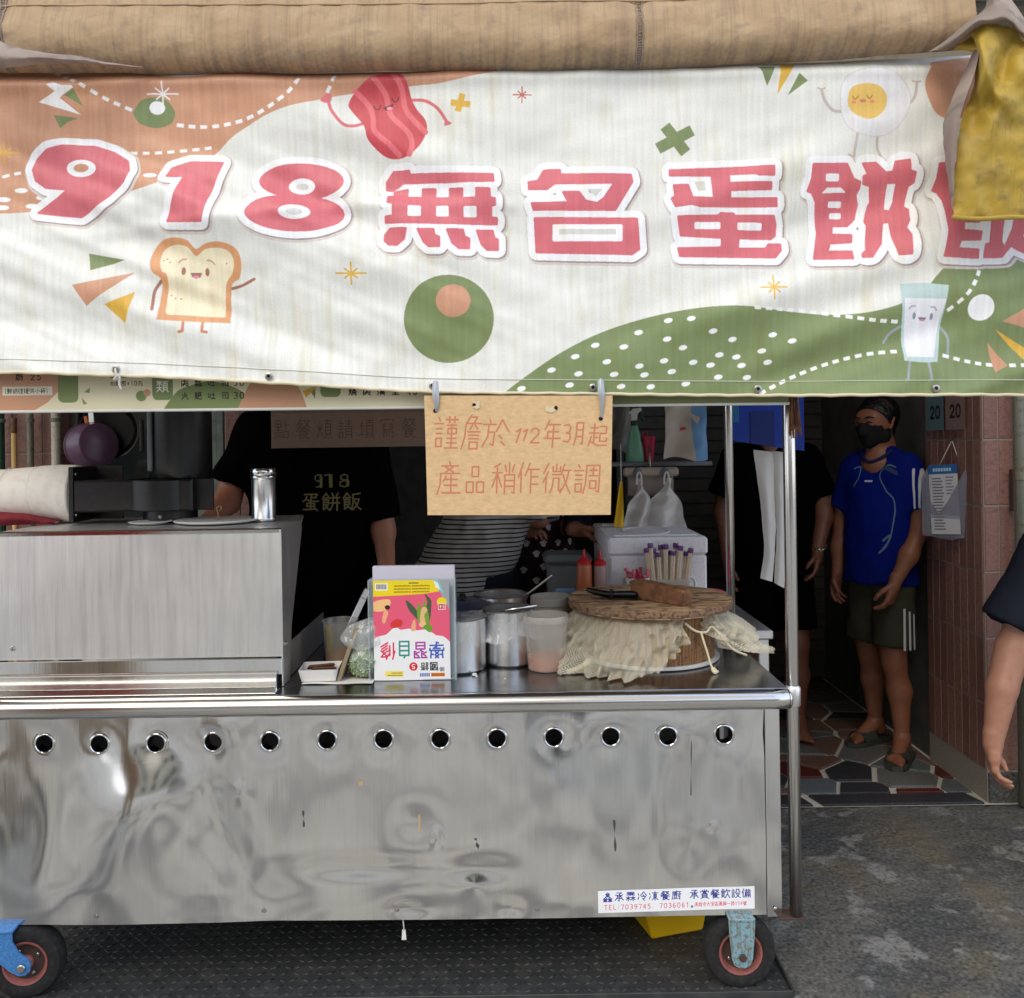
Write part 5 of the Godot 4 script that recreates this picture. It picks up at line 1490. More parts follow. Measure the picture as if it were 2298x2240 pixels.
var dent_noise := FastNoiseLite.new()
var DENTS := [[-1.06, 0.47, 0.11, 0.19, 0.026, 0.30], [-0.93, 0.56, 0.15, 0.09, 0.016, -0.25], [-0.80, 0.44, 0.06, 0.20, -0.010, -0.45], [-1.27, 0.45, 0.07, 0.20, -0.010, 0.25], [-1.33, 0.60, 0.10, 0.20, -0.012], [-0.86, 0.58, 0.09, 0.16, -0.012], [-0.78, 0.74, 0.08, 0.06, 0.008], [0.22, 0.74, 0.10, 0.05, 0.006], [0.45, 0.72, 0.07, 0.06, 0.007], [-0.72, 0.72, 0.06, 0.05, -0.004], [-0.55, 0.40, 0.20, 0.22, -0.005], [-0.25, 0.72, 0.30, 0.05, 0.0025],
	[-0.28, 0.47, 0.06, 0.05, -0.005], [-0.22, 0.43, 0.012, 0.025, 0.0035], [-0.42, 0.345, 0.16, 0.03, -0.006], [-0.10, 0.34, 0.09, 0.035, -0.006], [-0.12, 0.30, 0.03, 0.02, 0.003], [0.12, 0.50, 0.17, 0.22, 0.007], [0.30, 0.60, 0.07, 0.16, -0.004],
	[0.38, 0.46, 0.06, 0.20, 0.004], [0.50, 0.52, 0.08, 0.16, -0.006], [0.58, 0.40, 0.10, 0.10, 0.005], [0.46, 0.38, 0.05, 0.05, -0.0035], [0.62, 0.62, 0.05, 0.10, 0.003], [-0.30, 0.235, 0.05, 0.02, -0.004], [-0.02, 0.235, 0.035, 0.025, -0.004], [-1.20, 0.30, 0.10, 0.05, 0.005], [-0.66, 0.27, 0.10, 0.06, -0.005], [-0.75, 0.56, 0.03, 0.03, 0.003], [0.53, 0.445, 0.012, 0.012, 0.002]]

func build_cart() -> void:
	dent_noise.seed = 44
	dent_noise.frequency = 2.6
	dent_noise.fractal_octaves = 2
	var t := thing("food_cart", "stainless steel food cart with a dented front and a row of round vents", "food cart")
	var z := -2.40
	var bot := 0.206
	var top := 0.792
	# front sheet with its row of punched vents
	var xs := []
	for k in 13: xs.append(-1.287 + 0.1543 * k)
	var pv := PackedVector3Array()
	var pi := PackedInt32Array()
	var at := func(x: float, y: float) -> Vector3: return Vector3(x, y, z + dent(x, y))
	var band := func(x0: float, x1: float, y0: float, y1: float, nu: int, nv: int):
		var b := pv.size()
		for j in nv + 1:
			for i in nu + 1: pv.append(at.call(lerpf(x0, x1, float(i) / nu), lerpf(y1, y0, float(j) / nv)))
		for j in nv:
			for i in nu:
				var q := b + j * (nu + 1) + i
				pi.append_array([q, q + 1, q + nu + 1, q + 1, q + nu + 2, q + nu + 1])
	var hy0 := HOLE_Y - 0.05
	var hy1 := HOLE_Y + 0.05
	band.call(CART_L, CART_R, bot, hy0, 286, 60)
	band.call(CART_L, CART_R, hy1, top, 286, 8)
	var left: float = CART_L
	for x in xs:
		band.call(left, x - 0.05, hy0, hy1, 12, 12)
		left = x + 0.05
		var b := pv.size()
		var seg := 48
		var rings := 7
		for r in rings + 1:
			for k in seg:
				var a := TAU * k / seg
				var d := Vector2(cos(a), sin(a))
				var sq: Vector2 = d * (0.05 / maxf(absf(d.x), absf(d.y)))
				var p: Vector2 = (d * HOLE_R).lerp(sq, float(r) / rings)
				pv.append(at.call(x + p.x, HOLE_Y + p.y))
		for r in rings:
			for k in seg:
				var q := b + r * seg + k
				var q2 := b + r * seg + (k + 1) % seg
				pi.append_array([q, q2, q + seg, q2, q2 + seg, q + seg])
	band.call(left, CART_R, hy0, hy1, 8, 12)
	part(t, "front_panel", commit(pv, pi), M.steel)
	# rims of the vents, with a short sleeve behind each
	var ring := lathe([Vector2(0.0225, -0.030), Vector2(0.0222, -0.002), Vector2(0.0228, 0.004), Vector2(0.0245, 0.0055), Vector2(0.027, 0.005), Vector2(0.0285, 0.0035), Vector2(0.0295, 0.001), Vector2(0.0335, 0.0012), Vector2(0.035, -0.001)], 40)
	for x in xs: part(t, "vent_ring", ring, M.chrome, at.call(x, HOLE_Y) + Vector3(0, 0, 0.0005), Vector3(PI / 2, 0.0, 0.0))
	# carcass: ends, back, floor, counter
	part(t, "end_panel", bbox(Vector3(0.006, 0.60, 0.60), 0.001), M.steel, Vector3(CART_R + 0.012, 0.505, -2.72))
	part(t, "end_panel", bbox(Vector3(0.006, 0.60, 0.60), 0.001), M.steel, Vector3(CART_L - 0.004, 0.505, -2.72))
	part(t, "back_panel", bbox(Vector3(2.13, 0.60, 0.006), 0.001), M.steel_matt, Vector3(-0.37, 0.505, -3.02))
	part(t, "bottom_panel", bbox(Vector3(2.13, 0.010, 0.60), 0.001), M.steel_matt, Vector3(-0.37, 0.214, -2.715))
	var trim := slab([Vector2(0, 0), Vector2(0.040, 0), Vector2(0.040, 0.595), Vector2(0, 0.595)], 0.003, 1.0, 0.001)
	part(t, "corner_trim", trim, M.steel, Vector3(CART_R - 0.026, 0.203, -2.392), Vector3(0, 0.05, 0))
	part(t, "rivet", lathe([Vector2(0, 0.003), Vector2(0.004, 0.002), Vector2(0.006, 0)], 14), M.bolt, Vector3(CART_R - 0.006, 0.226, -2.390), Vector3(-PI / 2, 0, PI))
	part(t, "counter_top", bbox(Vector3(2.19, 0.012, 0.665), 0.003), M.counter, Vector3(-0.362, 0.822, -2.706))
	part(t, "counter_edge", bbox(Vector3(2.15, 0.030, 0.004), 0.001), M.steel, Vector3(-0.37, 0.802, -2.392))
	# bumper rail of thick pipe along the front, ending at the corner post
	part(t, "rail", tube(smooth_path([Vector3(-1.52, 0.803, -2.362), Vector3(-0.8, 0.803, -2.362), Vector3(0.0, 0.8025, -2.362), Vector3(0.728, 0.802, -2.362)], 10), 0.0265, 32), M.steel_pipe)
	part(t, "rail_cap", lathe([Vector2(0, 0.010), Vector2(0.018, 0.009), Vector2(0.0255, 0.004), Vector2(0.0268, 0.0)], 28), M.chrome, Vector3(0.7275, 0.802, -2.362), Vector3(0, 0, -PI / 2))
	part(t, "post", rod(Vector3(0.748, 0.212, -2.385), Vector3(0.748, 2.42, -2.385), 0.0165, 24), M.steel_pipe)
	part(t, "weld_collar", lathe([Vector2(0.0165, -0.03), Vector2(0.020, -0.026), Vector2(0.0205, 0.020), Vector2(0.0165, 0.026)], 24), M.steel_matt, Vector3(0.748, 0.806, -2.385))
	part(t, "post", rod(Vector3(0.737, 0.828, -3.005), Vector3(0.737, 2.42, -3.005), 0.0145, 24), M.steel_pipe)
	part(t, "post_foot", bbox(Vector3(0.07, 0.006, 0.05), 0.001), M.rust, Vector3(0.735, 0.209, -2.392))
	# rivets along the bottom edge
	var rv := lathe([Vector2(0, 0.004), Vector2(0.003, 0.0035), Vector2(0.0032, 0.001), Vector2(0.007, 0.0008), Vector2(0.0075, 0)], 16)
	for x in [-1.145, -0.695, -0.332, 0.05, 0.47]: part(t, "rivet", rv, M.bolt, at.call(x, 0.232) + Vector3(0, 0, -0.0002), Vector3(PI / 2, 0, 0))
	# maker's sticker
	var cv := Canvas.new(1280, 190, Color(0.93, 0.94, 0.96))
	var blue := Color(0.13, 0.16, 0.55)
	var red := Color(0.86, 0.25, 0.33)
	write(cv, "鑫承霖冷凍餐廚", 42, 20, 74, 76, 20, 7.0, blue)
	write(cv, "承賞餐飲設備", 752, 20, 72, 76, 13, 7.0, blue)
	write(cv, "TEL:7039745. 7036061", 50, 122, 44, 44, 9.0, 5.0, red)
	write(cv, "高雄市大寮區鳳屏一路154號", 790, 126, 30, 36, 3.0, 3.2, red)
	var sm := tmat(cv.tex(), 0.35)
	sm.texture_repeat = false
	part(t, "sticker", sheet(func(u, v): var x = 0.215 + 0.425 * u; var y = 0.279 + 0.006 * u - 0.061 * v; return Vector3(x, y, z + dent(x, y) + 0.0016), 40, 6), sm)
	# scraps of old tape on the sheet
	for q in [[-0.43, 0.585, 0.013, 0.013], [-0.27, 0.49, 0.006, 0.05]]:
		part(t, "tape_scrap", sheet(func(u, v): var x = q[0] + q[2] * u; var y = q[1] - q[3] * v; return Vector3(x, y, z + dent(x, y) + 0.001), 4, 6), mat(Color(0.70, 0.60, 0.46), 0.7))
	# black scuffs rubbed into the sheet
	for q in [[-0.583, 0.505, 0.006, 0.045, 0.3], [0.262, 0.470, 0.007, 0.085, 0.6], [0.475, 0.680, 0.003, 0.150, -0.4], [-0.115, 0.425, 0.010, 0.030, 2.0]]:
		part(t, "scuff_mark", sheet(func(u, v): var x = q[0] + q[2] * (u - 0.5) * (0.5 + 0.5 * sin(v * 9.0 + q[4])) + 0.004 * q[4] * v; var y = q[1] - q[3] * v; return Vector3(x, y, z + dent(x, y) + 0.0006), 3, 24), mat(Color(0.36, 0.35, 0.34), 0.6, 0.7))
	# castors
	castor(t, Vector3(0.600, 0.104, -2.42), 0.0, M.fork_pale, false)
	castor(t, Vector3(-1.345, 0.104, -2.42), 0.12, M.fork_blue, true)
	castor(t, Vector3(0.600, 0.104, -2.93), 0.4, M.fork_pale, false)
	castor(t, Vector3(-1.345, 0.104, -2.93), 0.3, M.fork_blue, false)

func castor(t: Node, c: Vector3, turn: float, fork_mat: Material, trailing: bool) -> void:
	var g := group_node(t, "castor", c, Vector3(0, turn, 0))
	var R := 0.098
	var prof := [Vector2(0.056, -0.020), Vector2(0.062, -0.026), Vector2(0.078, -0.029), Vector2(0.090, -0.026), Vector2(0.0955, -0.016), Vector2(R, -0.006), Vector2(R, 0.006), Vector2(0.0955, 0.016), Vector2(0.090, 0.026), Vector2(0.078, 0.029), Vector2(0.062, 0.026), Vector2(0.056, 0.020)]
	var dish := [Vector2(0.0, 0.013), Vector2(0.020, 0.0135), Vector2(0.044, 0.0105), Vector2(0.0475, 0.0125)]
	part(g, "hub_dish", join([[lathe(dish, 36), xform(Vector3.ZERO, Vector3(PI / 2, 0, 0))], [lathe(dish, 36), xform(Vector3.ZERO, Vector3(-PI / 2, 0, 0))]]), M.rust)
	var rim := [Vector2(0.0465, 0.0110), Vector2(0.050, 0.018), Vector2(0.054, 0.025), Vector2(0.0585, 0.0265), Vector2(0.060, 0.022), Vector2(0.056, 0.010)]
	var rim_list := [[lathe(rim, 40), xform(Vector3.ZERO, Vector3(PI / 2, 0, 0))], [lathe(rim, 40), xform(Vector3.ZERO, Vector3(-PI / 2, 0, 0))], [cyl(0.020, 0.05, 0.003, 20), xform(Vector3(0, 0, -0.025), Vector3(PI / 2, 0, 0))]]
	part(g, "rim", join(rim_list), M.rim_red)
	var tl := [[lathe(prof, 56), xform(Vector3.ZERO, Vector3(PI / 2, 0, 0))]]
	var lug := bbox(Vector3(0.0035, 0.010, 0.024), 0.001)
	for k in 84:
		var a := TAU * k / 84
		for s in [-1.0, 1.0]:
			tl.append([lug, xform(Vector3(cos(a) * 0.0945, sin(a) * 0.0945, s * 0.016), Vector3(0, 0, a)) * xform(Vector3.ZERO, Vector3(s * 0.35, 0, PI / 2 + s * 0.25))])
	part(g, "tyre", join(tl), M.rubber)
	for k in 4:
		var a := TAU * (k + 0.35) / 4
		part(g, "rim_bolt", cyl(0.0045, 0.005, 0.0012, 12), M.bolt, Vector3(cos(a) * 0.035, sin(a) * 0.035, 0.0115), Vector3(PI / 2, 0, 0))
	for s in [1.0, -1.0]:
		var o := [Vector2(-0.036, 0.103), Vector2(0.036, 0.103), Vector2(0.034, 0.06), Vector2(0.028, -0.005), Vector2(0.022, -0.022), Vector2(0.008, -0.030), Vector2(-0.008, -0.030), Vector2(-0.022, -0.022), Vector2(-0.028, -0.005), Vector2(-0.034, 0.06)]
		if trailing: o = [Vector2(-0.085, 0.103), Vector2(-0.025, 0.103), Vector2(-0.024, 0.070), Vector2(-0.008, 0.040), Vector2(0.014, 0.022), Vector2(0.022, 0.008), Vector2(0.020, -0.012), Vector2(0.008, -0.022), Vector2(-0.010, -0.022), Vector2(-0.030, -0.010), Vector2(-0.060, 0.018), Vector2(-0.080, 0.055)]
		part(g, "fork_arm", slab(o, 0.005, 1.0, 0.0015), fork_mat, Vector3(0, 0, 0.042 if s > 0 else -0.037))
		part(g, "axle_nut", cyl(0.011, 0.009, 0.002, 6 if not trailing else 18), M.rust if not trailing else M.bolt, Vector3(0, 0, 0.042 * s), Vector3(PI / 2 * s, 0, 0))
	var cx := -0.055 if trailing else 0.0
	part(g, "fork_crown", bbox(Vector3(0.07, 0.008, 0.088), 0.002), fork_mat, Vector3(cx, 0.0995, 0.002))

# ---------------------------------------------------------------- griddle hood on the cart and what stands on it

func build_hood() -> void:
	var t := thing("griddle_hood", "boxy brushed steel griddle guard standing on the cart's left half", "griddle guard")
	var R := -0.648
	var L := -1.46
	part(t, "front_panel", sheet(func(u, v): var x = lerpf(L, R, u); var y = lerpf(1.262, 0.912, v); return Vector3(x, y, -2.462 + 0.0025 * sin(u * 7.0) * sin(v * 3.0 + 0.4) + 0.001 * dent_noise.get_noise_2d(x * 2.0, y * 2.0)), 60, 30), M.steel_matt)
	part(t, "front_lip", bbox(Vector3(R - L, 0.016, 0.016), 0.004), M.steel, Vector3((L + R) * 0.5, 1.262, -2.468))
	part(t, "lower_strip", bbox(Vector3(R - L, 0.046, 0.010), 0.002), M.steel, Vector3((L + R) * 0.5, 0.886, -2.458))
	part(t, "base_strip", bbox(Vector3(R - L - 0.012, 0.044, 0.012), 0.002), M.steel, Vector3((L + R) * 0.5 - 0.006, 0.840 + 0.010, -2.444), Vector3(0.04, 0, 0))
	part(t, "base_ledge", bbox(Vector3(R - L, 0.004, 0.05), 0.001), M.steel, Vector3((L + R) * 0.5, 0.8305, -2.41))
	part(t, "top_plate", slab([Vector2(L, -2.476), Vector2(R, -2.476), Vector2(R, -2.70), Vector2(R - 0.06, -2.985), Vector2(L, -2.985)], 0.008, 1.0, 0.002), M.steel_matt, Vector3(0, 1.266, 0), Vector3(PI / 2, 0, 0), Vector3(1, 1, -1))
	# the right cheek narrows towards the counter
	var o := [Vector2(2.46, 0.83), Vector2(2.46, 1.258), Vector2(2.70, 1.258), Vector2(2.70, 1.245), Vector2(2.56, 0.98), Vector2(2.535, 0.83)]
	part(t, "side_panel", slab(o, 0.004, 1.0, 0.001), M.steel_matt, Vector3(R + 0.002, 0, 0), Vector3(0, PI / 2, 0))
	part(t, "side_ledge", bbox(Vector3(0.004, 0.10, 0.46), 0.001), M.steel_matt, Vector3(R - 0.006, 0.88, -2.79))
	part(t, "back_panel", bbox(Vector3(R - L - 0.16, 0.42, 0.006), 0.001), M.steel_matt, Vector3((L + R) * 0.5 - 0.08, 1.045, -2.985))
	for q in [Vector3(R + 0.004, 0.945, -2.475), Vector3(-1.40, 0.945, -2.462)]: part(t, "screw", lathe([Vector2(0, 0.006), Vector2(0.005, 0.005), Vector2(0.008, 0)], 14), M.bolt, q, Vector3(PI / 2, 0, 0))

func build_on_hood() -> void:
	var Y := 1.267
	# blower: box with a flange on the left, neck below, a motor drum rising behind
	var b := thing("exhaust_blower", "black box-shaped exhaust blower on top of the griddle guard", "blower", Vector3(-1.0, Y, -2.80))
	part(b, "housing", slab([Vector2(-0.345, 0.038), Vector2(-0.345, 0.135), Vector2(0.02, 0.135), Vector2(0.02, 0.038)], 0.20, 1.0, 0.006), M.black_paint, Vector3(0.0, 0, 0.10))
	part(b, "volute", lathe([Vector2(0, 0.038), Vector2(0.118, 0.038), Vector2(0.122, 0.042), Vector2(0.122, 0.131), Vector2(0.118, 0.135), Vector2(0, 0.135)], 40), M.black_paint, Vector3(-0.09, 0, 0))
	part(b, "mount_bracket", bbox(Vector3(0.055, 0.098, 0.012), 0.002), M.black_paint, Vector3(0.045, 0.087, 0.06))
	part(b, "flange", bbox(Vector3(0.014, 0.17, 0.20), 0.003), M.black_paint, Vector3(-0.352, 0.092, 0.0))
	for q in [[0.155, 0.085], [0.155, -0.085], [0.03, 0.085]]: part(b, "flange_bolt", cyl(0.005, 0.006, 0.001, 10), M.bolt, Vector3(-0.345, q[0], q[1]), Vector3(0, 0, -PI / 2))
	part(b, "flange_face", bbox(Vector3(0.10, 0.172, 0.006), 0.001), M.black_paint, Vector3(-0.31, 0.092, -0.06))
	part(b, "neck", cyl(0.082, 0.040, 0.004, 32), M.black_paint, Vector3(-0.085, 0.0, 0))
	part(b, "neck_screw", cyl(0.006, 0.005, 0.001, 10), M.bolt, Vector3(-0.085, 0.02, 0.081), Vector3(PI / 2, 0, 0))
	part(b, "drum", lathe([Vector2(0.092, 0.135), Vector2(0.095, 0.14), Vector2(0.095, 0.42), Vector2(0.090, 0.425), Vector2(0, 0.425)], 36), M.black_paint, Vector3(-0.05, 0, 0))
	part(b, "drum_strap", bbox(Vector3(0.014, 0.26, 0.014), 0.003), M.grey_plastic, Vector3(-0.115, 0.29, 0.078))
	part(b, "drum_clip", bbox(Vector3(0.012, 0.10, 0.010), 0.003), M.black_plastic, Vector3(-0.145, 0.27, 0.065))
	# cloth duct
	var pts := []
	var rad := []
	for k in 90:
		var f := k / 89.0
		pts.append(Vector3(-1.359 - 0.60 * f, Y + 0.090 + 0.004 * sin(f * 7.0) - 0.006 * f, -2.80 + 0.02 * f * f))
		var r := 0.087 + 0.004 * sin(f * 9.0 + 1.0) + 0.0003 * sin(f * 92.0 + 2.5 * sin(f * 13.0))
		if k < 2: r = 0.076
		rad.append(r)
	var d := thing("fabric_duct", "wrinkled white fabric duct joined to the black blower's flange", "duct")
	var nz := FastNoiseLite.new()
	nz.seed = 71
	nz.frequency = 13.0
	var dm := sheet(func(u, v):
		var i := mini(int(v * 88.99), 88)
		var c: Vector3 = pts[i].lerp(pts[i + 1], v * 89.0 - i)
		var a: float = u * TAU
		var r: float = lerpf(rad[i], rad[i + 1], v * 89.0 - i)
		r += 0.0010 * nz.get_noise_3d(v * 0.9 + 0.05 * sin(a * 2.0), cos(a) * 0.12, sin(a) * 0.12) + 0.0004 * sin(v * 150.0 + 3.0 * sin(a + v * 9.0)) * nz.get_noise_2d(v * 0.4, a * 0.05)
		if cos(a) < -0.5: r -= 0.004 * (-cos(a) - 0.5)
		return c + Vector3(0, cos(a) * r, sin(a) * r), 48, 140, func(u, v): return Vector2(u * 2.0, v * 2.0))
	part(d, "sleeve", dm, M.duct_cloth)
	for k in 7: part(d, "crease", tube_ring(0.0878 + 0.0008 * sin(k * 3.1), 0.0011), M.duct_cloth, pts[[9, 16, 19, 34, 52, 60, 76][k]], Vector3(0, 0.10 * sin(k * 2.0), PI / 2 + 0.12 * sin(k * 1.3)))
	part(d, "hose_clamp", tube_ring(0.0845, 0.003), M.string, Vector3(-1.372, Y + 0.090, -2.80), Vector3(0, 0, PI / 2))
	# red cloth under the duct
	single("folded_rag", "crumpled red cloth lying under the white fabric duct", "cloth", patch([
		[Vector3(-1.72, 1.27, -2.72), Vector3(-1.60, 1.268, -2.69), Vector3(-1.50, 1.27, -2.70), Vector3(-1.42, 1.268, -2.73)],
		[Vector3(-1.72, 1.292, -2.71), Vector3(-1.60, 1.300, -2.68), Vector3(-1.50, 1.294, -2.69), Vector3(-1.41, 1.275, -2.73)],
		[Vector3(-1.72, 1.298, -2.78), Vector3(-1.60, 1.306, -2.78), Vector3(-1.50, 1.30, -2.78), Vector3(-1.41, 1.275, -2.79)],
		[Vector3(-1.72, 1.27, -2.86), Vector3(-1.60, 1.27, -2.86), Vector3(-1.50, 1.27, -2.86), Vector3(-1.42, 1.27, -2.84)]], 40, 24, true, 0.010, 2, 22.0), M.red_cloth)
	# pot lid with a hook, and the shaker
	var l := thing("pot_lid", "flat pale pot lid with a small wire hook on the griddle guard", "lid", Vector3(-0.905, Y, -2.70))
	part(l, "disc", lathe([Vector2(0, 0.002), Vector2(0.10, 0.003), Vector2(0.122, 0.006), Vector2(0.126, 0.010), Vector2(0.124, 0.012), Vector2(0.10, 0.010), Vector2(0, 0.009)], 48), M.white_plastic)
	part(l, "hook", tube(smooth_path([Vector3(0.004, 0.009, 0), Vector3(0.004, 0.030, 0), Vector3(0.0, 0.044, 0), Vector3(0.010, 0.052, 0), Vector3(0.014, 0.042, 0), Vector3(0.008, 0.036, 0)], 6), 0.003, 8), mat(Color(0.55, 0.42, 0.30), 0.4, 0.6))
	var l2 := thing("saucer", "small pale saucer under the blower's neck", "saucer", Vector3(-1.10, Y, -2.68))
	part(l2, "dish", lathe([Vector2(0, 0.001), Vector2(0.04, 0.001), Vector2(0.062, 0.008), Vector2(0.063, 0.010), Vector2(0.05, 0.007), Vector2(0, 0.005)], 36), M.white_plastic)
	var s := thing("steel_shaker", "tall stainless steel shaker with a ridged cap on the griddle guard", "shaker", Vector3(-0.772, Y + 0.001, -2.74))
	part(s, "body", lathe([Vector2(0, 0), Vector2(0.036, 0), Vector2(0.0385, 0.003), Vector2(0.0385, 0.010), Vector2(0.0365, 0.013), Vector2(0.0365, 0.128), Vector2(0.038, 0.131), Vector2(0.0365, 0.134)], 40), M.steel_pot)
	part(s, "cap", lathe([Vector2(0.037, 0.130), Vector2(0.039, 0.133), Vector2(0.039, 0.139), Vector2(0.0375, 0.141), Vector2(0.039, 0.143), Vector2(0.039, 0.158), Vector2(0.036, 0.163), Vector2(0, 0.164)], 40), M.chrome)

func tube_ring(r: float, w: float) -> ArrayMesh:
	var p := []
	for k in 41: p.append(Vector3(cos(TAU * k / 40) * r, 0, sin(TAU * k / 40) * r))
	return tube(p, w, 8, false)

func build_left_wall_things() -> void:
	var z := -3.55
	for q in [["wall_pipe", "dark green pipe at the far left edge of the tiled wall", "pipe", -2.055, 0.016, M.dark_green], ["wall_pipe", "grey-green pipe in the middle of the left tiled wall", "pipe", -1.935, 0.013, M.pipe_grey], ["wall_pipe", "cream peeling pipe at the corner of the left tiled wall", "pipe", -1.832, 0.017, M.pipe_white]]:
		var t := thing(q[0], q[1], q[2], Vector3(q[3], 0, z), 0, "pipes on the left tiled wall")
		part(t, "pipe_length", rod(Vector3.ZERO, Vector3(0, 2.9, 0), q[4], 16), q[5])
		for y in [1.10, 1.62, 2.2]: part(t, "pipe_clip", lathe([Vector2(q[4], -0.008), Vector2(q[4] + 0.004, -0.006), Vector2(q[4] + 0.004, 0.006), Vector2(q[4], 0.008)], 16), M.pipe_grey, Vector3(0, y, 0))
	var b := thing("broom", "thin wooden broom handle with a brown tip against the left wall", "broom", Vector3(-1.995, 0, z + 0.03))
	part(b, "handle", rod(Vector3(0.01, 0.14, 0), Vector3(0, 1.59, -0.02), 0.010, 12), M.bamboo)
	part(b, "tip", rod(Vector3(0, 1.57, -0.02), Vector3(0, 1.63, -0.021), 0.0115, 12), M.wood_red)
	part(b, "brush_head", bbox(Vector3(0.26, 0.13, 0.05), 0.02), M.wood_edge, Vector3(0.01, 0.07, 0))
	# pans hanging in the left corner
	var p := thing("purple_pot", "purple enamel pot hanging on its side before the left wall", "pot", Vector3(-1.59, 1.514, -3.35))
	p.rotation = Vector3(0.10, -0.62, 0.12)
	var pot := lathe([Vector2(0, 0), Vector2(0.066, 0), Vector2(0.078, 0.006), Vector2(0.086, 0.03), Vector2(0.088, 0.085), Vector2(0.092, 0.088), Vector2(0.092, 0.092), Vector2(0.085, 0.092), Vector2(0.083, 0.03), Vector2(0.07, 0.008), Vector2(0, 0.006)], 44)
	part(p, "bowl", pot, M.purple, Vector3(0.055, 0, 0), Vector3(0, 0, PI / 2))
	part(p, "handle", slab([Vector2(-0.010, 0), Vector2(0.010, 0), Vector2(0.010, 0.10), Vector2(-0.010, 0.10)], 0.004, 1.0, 0.001), M.steel_matt, Vector3(0.020, 0.086, 0.0), Vector3(0, 0.6, -0.1))
	part(p, "rim_tag", bbox(Vector3(0.022, 0.028, 0.006), 0.002), mat(Color(0.72, 0.36, 0.10), 0.6), Vector3(-0.006, 0.100, 0.004))
	part(p, "hanger", rod(Vector3(0.02, 0.18, 0), Vector3(0.02, 0.62, -0.06), 0.003, 8), M.bolt)
	var f := thing("frying_pan", "black frying pan hanging behind the purple pot", "frying pan", Vector3(-1.549, 1.591, -3.42))
	f.rotation = Vector3(0, 0.15, 0)
	part(f, "pan", lathe([Vector2(0, 0), Vector2(0.085, 0), Vector2(0.108, 0.035), Vector2(0.110, 0.037), Vector2(0.105, 0.036), Vector2(0.084, 0.006), Vector2(0, 0.005)], 40), M.black_plastic, Vector3(0, -0.02, 0), Vector3(PI / 2, 0, 0))
	part(f, "handle", rod(Vector3(0, 0.08, 0.02), Vector3(0, 0.28, 0.03), 0.009, 10), M.black_plastic)
	part(f, "hanger", rod(Vector3(0, 0.27, 0.03), Vector3(0, 0.65, 0.0), 0.003, 8), M.bolt)
	var hr := thing("hanging_rail", "thin steel hanging rail over the left corner behind the menu board", "rail", Vector3(-2.2, 2.23, -3.40))
	part(hr, "bar", rod(Vector3.ZERO, Vector3(1.0, 0, 0), 0.008, 10), M.bolt)
	part(hr, "bracket", bbox(Vector3(0.02, 0.02, 0.20), 0.002), M.bolt, Vector3(0.2, 0, -0.10))
	part(hr, "bracket", bbox(Vector3(0.02, 0.02, 0.20), 0.002), M.bolt, Vector3(0.93, 0, -0.20))

# ---------------------------------------------------------------- cardboard notices

func card_texture(w: int, h: int, base: Color, seed_: int, ribs := true) -> Canvas:
	var cv := Canvas.new(w, h, base)
	var a := noise_image(w, h, 0.05, seed_, 3, 0.4, 1.0)
	var b := noise_image(w, h, 0.015, seed_ + 1, 4)
	var d := cv.im.get_data()
	for i in w * h:
		var s := 1.0 + (a[i] - 128.0) * 0.00035 + (b[i] - 128.0) * 0.0003
		if ribs: s += 0.014 * sin((i % w) * 0.9)
		for c in 3: d[i * 4 + c] = clampi(int(d[i * 4 + c] * s), 0, 255)
	cv.im = Image.create_from_data(w, h, false, Image.FORMAT_RGBA8, d)
	return cv

